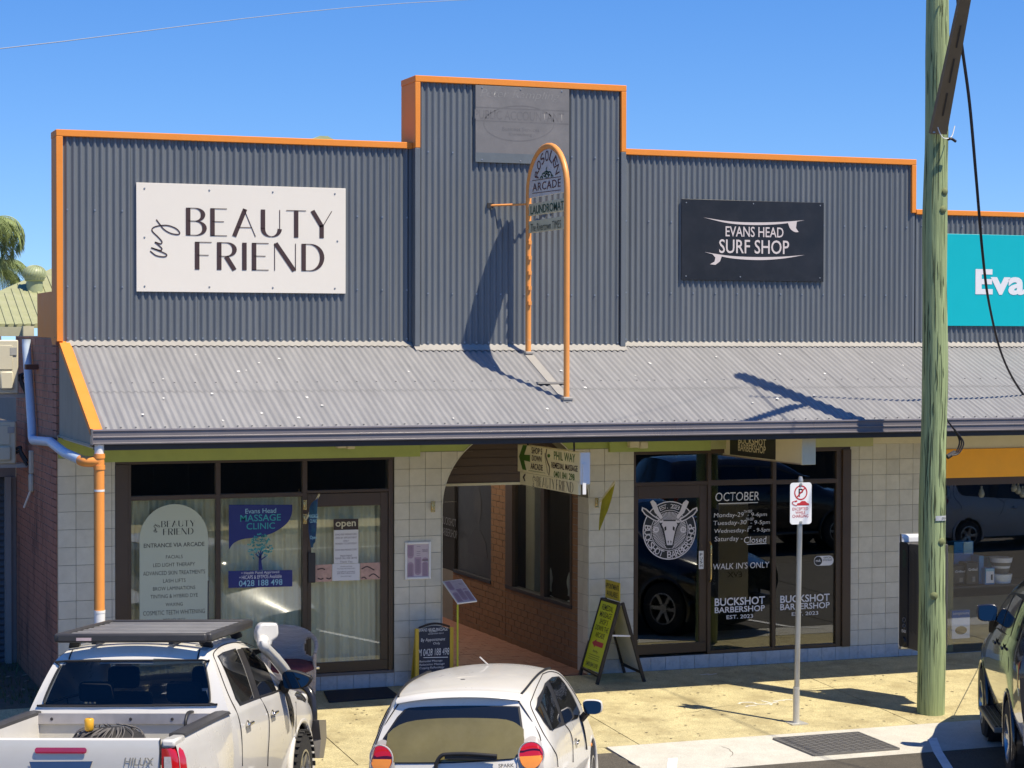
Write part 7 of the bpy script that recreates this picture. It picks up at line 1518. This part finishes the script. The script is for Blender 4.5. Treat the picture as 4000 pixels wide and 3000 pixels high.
top_mesh(ed_[4*7-1:7*7-2], [.06-.012*i/15 for i in range(20)], [.12]*20).build('windscreen', M_cgl, K.t, smooth=50); top_mesh(ed_[7*7-3:], [.05]*(len(ed_)-46), [.12+.08*i/14 for i in range(len(ed_)-46)]).build('bonnet', M_white, K.t, smooth=50)
for k in (1, -1): MB().tube([(k*(p[0]-.012), p[1], p[2]+.014) for p in ed_[3:4*7+1]], .010, 6).build('roof_ditch', M_rub, K.t)
rr = MB().grid([[(p[0]*t, p[1]-.07*(1-abs(t)**2.5), p[2]+.05*max(0, (j-22)/8)*(1-abs(t)**2.2)) for t in np.linspace(-1, 1, 25)] for j, p in enumerate(G[0])]); K.solid(rr); hatch = rr.build('tailgate', M_white, K.t, smooth=50)
sp_ = []
for dy, dz, w in ((.30, .035, 1.0), (.10, .03, 1.0), (-.02, .012, .99), (-.035, -.012, .985), (.03, -.03, .97)): sp_.append([(.515*w*t, .28+dy-.09*(1-abs(t)**2.5), 1.375+dz+.05*(1-abs(t)**2.2)) for t in np.linspace(-1.02, 1.02, 19)])
MB().grid(sp_).build('spoiler', M_white, K.t, smooth=50)
ow = [K.loc(*z3c(*p), 1, .12) for p in ((212, 775), (245, 840), (300, 903), (800, 884), (1303, 868), (1345, 800), (1440, 728), (1385, 610), (1300, 490), (1240, 462), (850, 452), (430, 472), (340, 545), (260, 650))]; ow = [np.asarray(p)*np.array([1.055, 1, 1]) for p in cr(ow, 3, True)]
K.panel('rear_window_surround', grow(ow, 1.03), 1, -1, .006, M_rub, n=24); K.panel('rear_window', ow, 1, -1, .010, M_cgl, n=24); amb = [K.loc(*z3c(*p), 1, .12)*np.array([1.05, 1, 1]) for p in ((216, 772), (262, 672), (350, 600), (480, 562), (660, 545), (850, 541), (1040, 545), (1190, 558), (1290, 600), (1370, 665), (1434, 730), (1345, 802), (1300, 862), (800, 878), (303, 897), (250, 840))]; K.panel('dusty_pane', [np.asarray(p) for p in cr(amb, 2, True)], 1, -1, .0125, mat('dusty_olive_glass', (.16, .135, .052), .16, var=.15, scale=4, spec=.6, dirt=(.22, .19, .10), dscale=3, damt=.4), n=24)
tp2 = [K.loc(*z3c(*p), 1, .2) for p in ((262, 645), (345, 540), (435, 474), (850, 455), (1240, 464), (1298, 490), (1380, 605), (1340, 590), (1200, 560), (850, 545), (520, 555), (380, 590))]
cent = [K.loc(*z3c(*p), 1, .2) for p in ((335, 575), (350, 540), (435, 476), (640, 460), (850, 457), (1050, 460), (1240, 466), (1300, 495), (1330, 545), (1200, 548), (850, 542), (500, 560))]; 
for k in (1, -1):
    q = K.loc(*z3c(1420, 838), 1, .08); cx_, cz_ = .618, .945
    circ = lambda r, f=1.: [np.array([k*(cx_+r*math.cos(t)), 0, cz_+r*1.12*math.sin(t)]) for t in np.linspace(0, 6.283, 25)[:-1]]
    hou = [np.array([k*p[0], 0, p[1]]) for p in cr([(.505, .80), (.512, .96), (.55, 1.05), (.625, 1.085), (.69, 1.03), (.712, .88), (.70, .74), (.54, .73)], 3, True)]
    K.panel('lamp_housing', hou, 1, -1, .012, mat('grey_lamp_bezel', (.44, .40, .35), .3, var=.05, coat=.6), n=12); lens = K.panel('tail_light', circ(.095), 1, -1, .032, M_redl, n=14)
    low = [np.array([k*(cx_+.09*math.cos(t)), 0, cz_-.005+.10*math.sin(t)]) for t in np.linspace(math.pi, 2*math.pi, 14)]; K.panel('amber_lamp', low, 1, -1, .036, M_ambl, parent=lens, n=12)
    MB().tube([(k*(cx_+.1*math.cos(t)), .055+max(0, (k*k)*(cx_+.1*math.cos(t)-.6))*.45-.03, cz_+.112*math.sin(t)) for t in np.linspace(0, 6.283, 30)], .007, 6).build('lamp_rim', M_clr, lens)
w0 = [K.loc(*z3c(*p), 1, -.02) for p in ((635, 955), (645, 900), (680, 850), (730, 836), (900, 832), (1140, 850))]; MB().tube(cr(w0, 4), .016, 8).build('rear_wiper', M_rub, K.t, smooth=60); MB().bar(w0[2]+np.array([.03, -.0, -.01]), w0[5]+np.array([0, .0, -.022]), .014, .03).build('wiper_blade', M_rub, K.t)
aS, bS = K.loc(*z3c(1152, 930), 1, -.02), K.loc(*z3c(1280, 922), 1, -.02); text('SPARK', M_chr, hatch, lambda a, b, d=0.: (a, -.03+(a*a)*.1-d, b), aS[0], bS[0], aS[2]-.016, aS[2]+.016, .006, off=.03, name='badge'); text('HOLDEN', M_chr, hatch, lambda a, b, d=0.: (a, -.03+(a*a)*.1-d, b), aS[0], bS[0], aS[2]-.05, aS[2]-.028, .006, off=.02, name='badge')
so_ = [h[0] for h in (K.px(*z3c(*p)) for p in ((1450, 462), (1470, 370), (1530, 250), (1590, 198), (1650, 192), (1700, 240), (1760, 350), (1825, 470), (1815, 540), (1700, 590), (1592, 664), (1525, 575))) if h]
K.panel('window_surround', so_, 0, 1, .004, M_rub, both=True, n=26)
g1 = [h[0] for h in (K.px(*z3c(*p)) for p in ((1462, 460), (1530, 278), (1545, 270), (1660, 565), (1590, 640), (1535, 565))) if h]; g2 = [h[0] for h in (K.px(*z3c(*p)) for p in ((1562, 228), (1610, 202), (1645, 202), (1690, 250), (1750, 355), (1808, 470), (1802, 535), (1692, 580))) if h]
K.panel('rear_door_glass', g1, 0, 1, .008, M_cgl, both=True, n=18); K.panel('front_door_glass', g2, 0, 1, .008, M_cgl, both=True, n=18)
trace(K, z3c, [(1515, 175), (1470, 270), (1430, 370), (1415, 430), (1460, 540), (1530, 680), (1600, 790), (1630, 850), (1640, 940)]); trace(K, z3c, [(1515, 175), (1570, 156), (1640, 170), (1700, 225), (1760, 310), (1830, 430)]); trace(K, z3c, [(1700, 595), (1740, 650), (1760, 730), (1765, 900)]); trace(K, z3c, [(1830, 548), (1855, 650), (1875, 795)], .012, mt=M_rub); trace(K, z3c, [(1318, 398), (1400, 520), (1480, 660), (1500, 725)])
h = K.px(*z3c(1790, 735)); c = h[0]
for k in (1, -1):
    b = MB().box((-.012, -.07, -.013), (.012, .07, .013)).mesh('door_handle', M_chr); bevel_mesh(b, .01, 3); o = link('door_handle', b, K.t); o.location = (k*(c[0]+.018), c[1], c[2]); MB().lathe([(0, -.005), (.04, -.003), (.05, .003)], (k*c[0], c[1], c[2]-.01), 16, (k, 0, 0)).build('handle_recess', M_rub, K.t)
    mc = K.loc(2314, 2761, 1, 2.22); P_ = [(-.085, .055), (-.08, -.045), (-.05, -.065), (.03, -.07), (.085, -.045), (.095, .02), (.075, .055), (.0, .068)]; cp = [tuple(p) for p in cr(P_, 4, True)]
    m = MB(); m.prism(cp, lambda a, b, d: (k*(mc[0]+a*(1-.15*(d > .05))), mc[1]+d, mc[2]+b*(1-.15*(d > .05))), -.004, .09); me = m.mesh('mirror_housing', M_white); bevel_mesh(me, .014, 2, 25); mh_ = link('mirror_housing', me, K.t); m = MB(); m.prism([(a*.88, b*.86) for a, b in cp], lambda a, b, d: (k*(mc[0]+a), mc[1]+d+b*.15-.022, mc[2]+b), -.010, -.005); m.build('mirror_glass', M_mir, mh_); MB().bar((k*(mc[0]-.06), mc[1]+.04, mc[2]-.06), (k*.76, mc[1]+.08, .90), .07, .04).build('mirror_arm', M_rub, mh_)
h = K.px(*z3c(1915, 757)); 
if h: MB().lathe([(0, .012), (.016, .01), (.022, 0)], tuple(h[0]), 12, tuple(h[1])).build('side_indicator', M_ambl, K.t, smooth=60)
for x, y in ((.79, .56), (-.79, .56), (.79, 2.93), (-.79, 2.93)): wheel(K, x, y, .29, .18, .19, 5)
arch_lip(K, 2.93, .31, .345, .775, M_white, .022); arch_lip(K, .56, .31, .345, .765, M_white, .022)
ra0 = K.loc(*z3c(1065, 97), 1, 1.75); ra1 = K.loc(*z3c(1000, 35), 1, 1.68); MB().cyl(tuple(ra0), tuple(ra1), .006, 6).build('aerial', mat('pale_aerial', (.55, .52, .48), .5), K.t); box('rear_bumper', (-.72, -.05, .25), (.72, .12, .62), M_white, K.t, bevel=.05); box('floor_pan', (-.66, .1, .2), (.66, 3.5, .32), M_rub, K.t)
MB().lathe([(0, .003), (.02, .002), (.022, 0)], tuple(K.px(*z3c(860, 219))[0]), 8).build('roof_spot', M_rub, K.t)

# ------------------------------------------------------------------ dark four-wheel drive at the right edge
M_blackp = mat('black_metallic_paint', (.018, .016, .017), .22, var=.05, coat=1.)
S4 = Car('four_wheel_drive', 'glossy black four-wheel drive cut off by the right edge of the picture', 'car', 8.33, -7.987, .496, -.02, .045, .018)
CT = [yl_(.10, (.84, .45, .03), (.90, .70), (.92, .95), (.915, 1.15), (.88, 1.30, .02), (.80, 1.55, .10), (.71, 1.72, .16), (.64, 1.80, .2)),
      yl_(.60, (.88, .45), (.93, .70), (.94, .95), (.93, 1.17), (.90, 1.31), (.815, 1.56), (.725, 1.74), (.65, 1.83)),
      yl_(1.6, (.88, .45), (.925, .70), (.935, .95), (.925, 1.16), (.895, 1.29), (.81, 1.56), (.72, 1.75), (.645, 1.84)),
      yl_(2.4, (.88, .45), (.925, .70), (.935, .95), (.922, 1.14), (.89, 1.265), (.805, 1.54), (.715, 1.72, -.05), (.64, 1.81, -.1)),
      yl_(3.0, (.88, .45), (.925, .70), (.935, .95), (.92, 1.12), (.885, 1.24), (.81, 1.47), (.73, 1.63, -.14), (.655, 1.72, -.26)),
      yl_(3.45, (.88, .47), (.925, .70), (.935, .93), (.915, 1.09), (.88, 1.18), (.83, 1.31, -.06), (.77, 1.43, -.2), (.70, 1.52, -.33)),
      yl_(3.75, (.88, .5), (.93, .70), (.93, .92), (.905, 1.06), (.87, 1.115), (.835, 1.16, -.03), (.80, 1.2, -.08), (.76, 1.235, -.14)),
      yl_(4.2, (.87, .55), (.92, .70), (.915, .88), (.88, 1.0), (.85, 1.04), (.81, 1.07), (.78, 1.09), (.74, 1.105)),
      yl_(4.72, (.72, .55), (.80, .68), (.80, .80), (.76, .90), (.73, .94), (.70, .96), (.67, .975), (.63, .99))]
G = surf(CT, 7, 4); S4.solid(side_mesh(G)); build_sides('body_side', G, ((3.88, .40, .44), (1.1, .40, .44)), M_blackp, S4); ed_ = [row[-1] for row in G]
top_mesh(ed_[:29], [.06]*29, [-.05+.1*i/28 for i in range(29)]).build('roof', M_blackp, S4.t, smooth=50); top_mesh(ed_[27:44], [.05]*17, [.07]*17).build('windscreen', M_cgl, S4.t, smooth=50); top_mesh(ed_[42:], [.06]*(len(ed_)-42), [.07+.05*i/14 for i in range(len(ed_)-42)]).build('bonnet', M_blackp, S4.t, smooth=50)
rr = MB().grid([[(p[0]*t, p[1]-.07*(1-abs(t)**2.5), p[2]+.05*max(0, (j-22)/6)*(1-abs(t)**2.2)) for t in np.linspace(-1, 1, 21)] for j, p in enumerate(G[0])]); S4.solid(rr); rr.build('tailgate', M_blackp, S4.t, smooth=50)
win = lambda P: [np.array([-.85, y, z]) for y, z in P]
S4.panel('window_surround', win([(.55, 1.33), (2.2, 1.30), (3.45, 1.235), (3.05, 1.48), (2.55, 1.68), (1.4, 1.74), (.7, 1.70)]), 0, -1, .004, M_rub, both=True, n=24)
for P in ([(.62, 1.36), (1.15, 1.345), (1.15, 1.69), (.75, 1.66)], [(1.22, 1.345), (2.12, 1.33), (2.05, 1.69), (1.3, 1.70)], [(2.2, 1.33), (3.32, 1.262), (2.98, 1.47), (2.52, 1.64), (2.15, 1.68)]): S4.panel('side_glass', win(P), 0, -1, .008, M_cgl, both=True, n=16)
za_ = Zm(3750, 2200, .2411); zb_2 = Zm(3750, 2600, .2411)
trace(S4, za_, [(800, 1180), (760, 1300), (700, 1400), (680, 1500), (660, 1640)]); trace(S4, za_, [(340, 1030), (325, 1200), (340, 1400), (380, 1640)])
for q in ((595, 1280), (712, 1370)):
    h = S4.px(*za_(*q))
    if h:
        c = h[0]
        for k in (1, -1): b = MB().box((-.014, -.085, -.015), (.014, .085, .015)).mesh('door_handle', M_blackp); bevel_mesh(b, .012, 3); o = link('door_handle', b, S4.t); o.location = (k*(abs(c[0])+.025), c[1], c[2]); MB().lathe([(0, -.006), (.045, -.004), (.058, .004)], (k*abs(c[0]), c[1], c[2]-.012), 18, (k, 0, 0)).build('handle_recess', M_rub, S4.t)
S4.panel('fuel_flap', [np.array([-.93, y, z]) for y, z in rrect(.98, 1.14, 1.02, 1.17, .05)], 0, -1, .003, M_blackp, n=8)
for k in (1, -1):
    m = MB(); m.prism([(k*a, b) for a, b in ((.70, 1.32), (.86, 1.33), (.925, 1.18), (.93, .98), (.72, .96))], lambda a, b, d: (a, .06+d+max(0, abs(a)-.80)*1.4, b), -.03, .10); tl = m.build('tail_light', M_redl, S4.t); m = MB(); m.prism([(k*a, b) for a, b in ((.72, .955), (.93, .975), (.925, .90), (.72, .89))], lambda a, b, d: (a, .055+d+max(0, abs(a)-.80)*1.4, b), -.03, .1); m.build('reverse_lamp', M_clr, tl)
    mc = S4.loc(3855, 2395, 1, 3.02); mx_ = abs(mc[0]); P_ = [(-.10, .085), (-.095, -.06), (-.06, -.085), (.05, -.085), (.10, -.05), (.105, .05), (.08, .088)]; cp = [tuple(p) for p in cr(P_, 4, True)]
    m = MB(); m.prism(cp, lambda a, b, d: (k*(mx_+a*(1-.12*(d > .05))), mc[1]+d, mc[2]+b*(1-.12*(d > .05))), -.004, .11); me = m.mesh('mirror_housing', M_blackp); bevel_mesh(me, .016, 2, 25); mh_ = link('mirror_housing', me, S4.t); m = MB(); m.prism([(a*.86-.005, b*.86) for a, b in cp], lambda a, b, d: (k*(mx_+a), mc[1]+d+b*.15-.026, mc[2]+b), -.010, -.005); m.build('mirror_glass', M_mir, mh_); MB().bar((k*(mx_-.08), mc[1]+.05, mc[2]-.06), (k*.86, mc[1]+.25, 1.22), .1, .06).build('mirror_arm', M_rub, mh_)
    box('side_step', (k*.86, 1.62, .36), (k*1.02, 3.35, .41), mat('step_alloy', (.16, .15, .13), .45, metal=.3, var=.1), S4.t, bevel=.012)
    for j in range(3): box('step_tread', (k*(.885+.045*j), 1.7, .411), (k*(.91+.045*j), 3.3, .418), M_rub, S4.t)
for x, y in ((.95, 1.1), (-.95, 1.1), (.95, 3.88), (-.95, 3.88)): wheel(S4, x, y, .385, .265, .235, 6)
arch_lip(S4, 3.88, .40, .445, .92, M_blackp, .026); arch_lip(S4, 1.1, .40, .445, .925, M_blackp, .026); box('rear_bumper', (-.90, -.04, .42), (.90, .16, .72), M_blackp, S4.t, bevel=.05); box('floor_pan', (-.8, .2, .35), (.8, 4.6, .5), M_rub, S4.t)
# ================================================================== across the street (seen in the shop glass)
opp = tag(sheet('opposite_footpath', -40, 60, (-19.6, -27), M_slab, dz=.12, th=.2), kind='structure')
fn_ = thing('paling_fence', 'dark timber paling fence across the street, mirrored in the shop glass', 'fence', (20, -22.4, 0)); M_pal = mat('dark_palings', (.035, .032, .028), .85, var=.3, world=True)
random.seed(14)
for i in range(150): x = 1.2+i*.26; box('paling', (x, -22.42-random.uniform(0, .01), -.05), (x+.252, -22.39, 2.15+random.uniform(-.03, .03)), M_pal, fn_)
for z in (.5, 1.7): box('fence_rail', (1.2, -22.46, z), (40.2, -22.431, z+.08), M_pal, fn_)
M_leaf = mat('tree_leaf', (.045, .075, .022), .5, var=.35, scale=2, world=True); M_bark = mat('tree_bark', (.12, .09, .065), .9, var=.2)
def leafy(label, x, y, h, r, seed):
    random.seed(seed); t = thing('street_tree', label, 'tree', (x, y, 0), 'trees across the street'); MB().tube([(x, y, -.1), (x+.1, y, h*.3), (x, y+.1, h*.6)], [.2, .16, .09], 10).build('trunk', M_bark, t, smooth=60); m = MB()
    for k in range(16): a = random.uniform(0, 6.28); m.tube([(x, y, h*random.uniform(.28, .5)), (x+r*.7*math.cos(a), y+r*.7*math.sin(a), h*random.uniform(.5, .9))], [.06, .02], 6)
    m.build('limbs', M_bark, t); cl_ = [(x+random.gauss(0, r*.5), y+random.gauss(0, r*.5), h*random.uniform(.4, 1.)) for _ in range(26)]; m = MB()
    for k in range(2600):
        c = random.choice(cl_); p = np.array([c[0]+random.gauss(0, .35), c[1]+random.gauss(0, .35), c[2]+random.gauss(0, .28)]); a, b = random.uniform(0, 6.28), random.uniform(-.8, .8); u_ = np.array([math.cos(a), math.sin(a), b])*.11; v_ = np.array([-math.sin(a), math.cos(a), random.uniform(-.5, .5)])*.05; m.add([p-u_, p+v_, p+u_, p-v_], [(0, 1, 2, 3)])
    m.build('crown', M_leaf, t)
leafy('tall dark tree across the street mirrored in the barbershop glass', 15.5, -24.8, 7.5, 2.0, 1); leafy('broad tree beyond the fence mirrored in the next shop window', 22, -25.2, 6.5, 2.4, 2); leafy('rounded tree across the street mirrored in the clinic glass', 8.2, -24.6, 6, 1.8, 3)
def copy_tree(o, parent=None):
    c = o.copy(); COL.objects.link(c)
    if parent is not None: c.parent = parent; c.matrix_parent_inverse = o.matrix_parent_inverse
    for ch in list(o.children): copy_tree(ch, c)
    return c
for src, x, y, rz, l, g in ((S4.t, 13.2, -13.4, 92, 'dark four-wheel drive parked in the street, mirrored in the barbershop glass', None), (K.t, 19.0, -12.6, 92, 'small white hatchback standing further along the street, mirrored in the next shop', None)):
    c = copy_tree(src); c.matrix_world = Matrix.Translation((x, y, -.05)) @ Matrix.Rotation(rad(-rz), 4, 'Z'); c['label'] = l
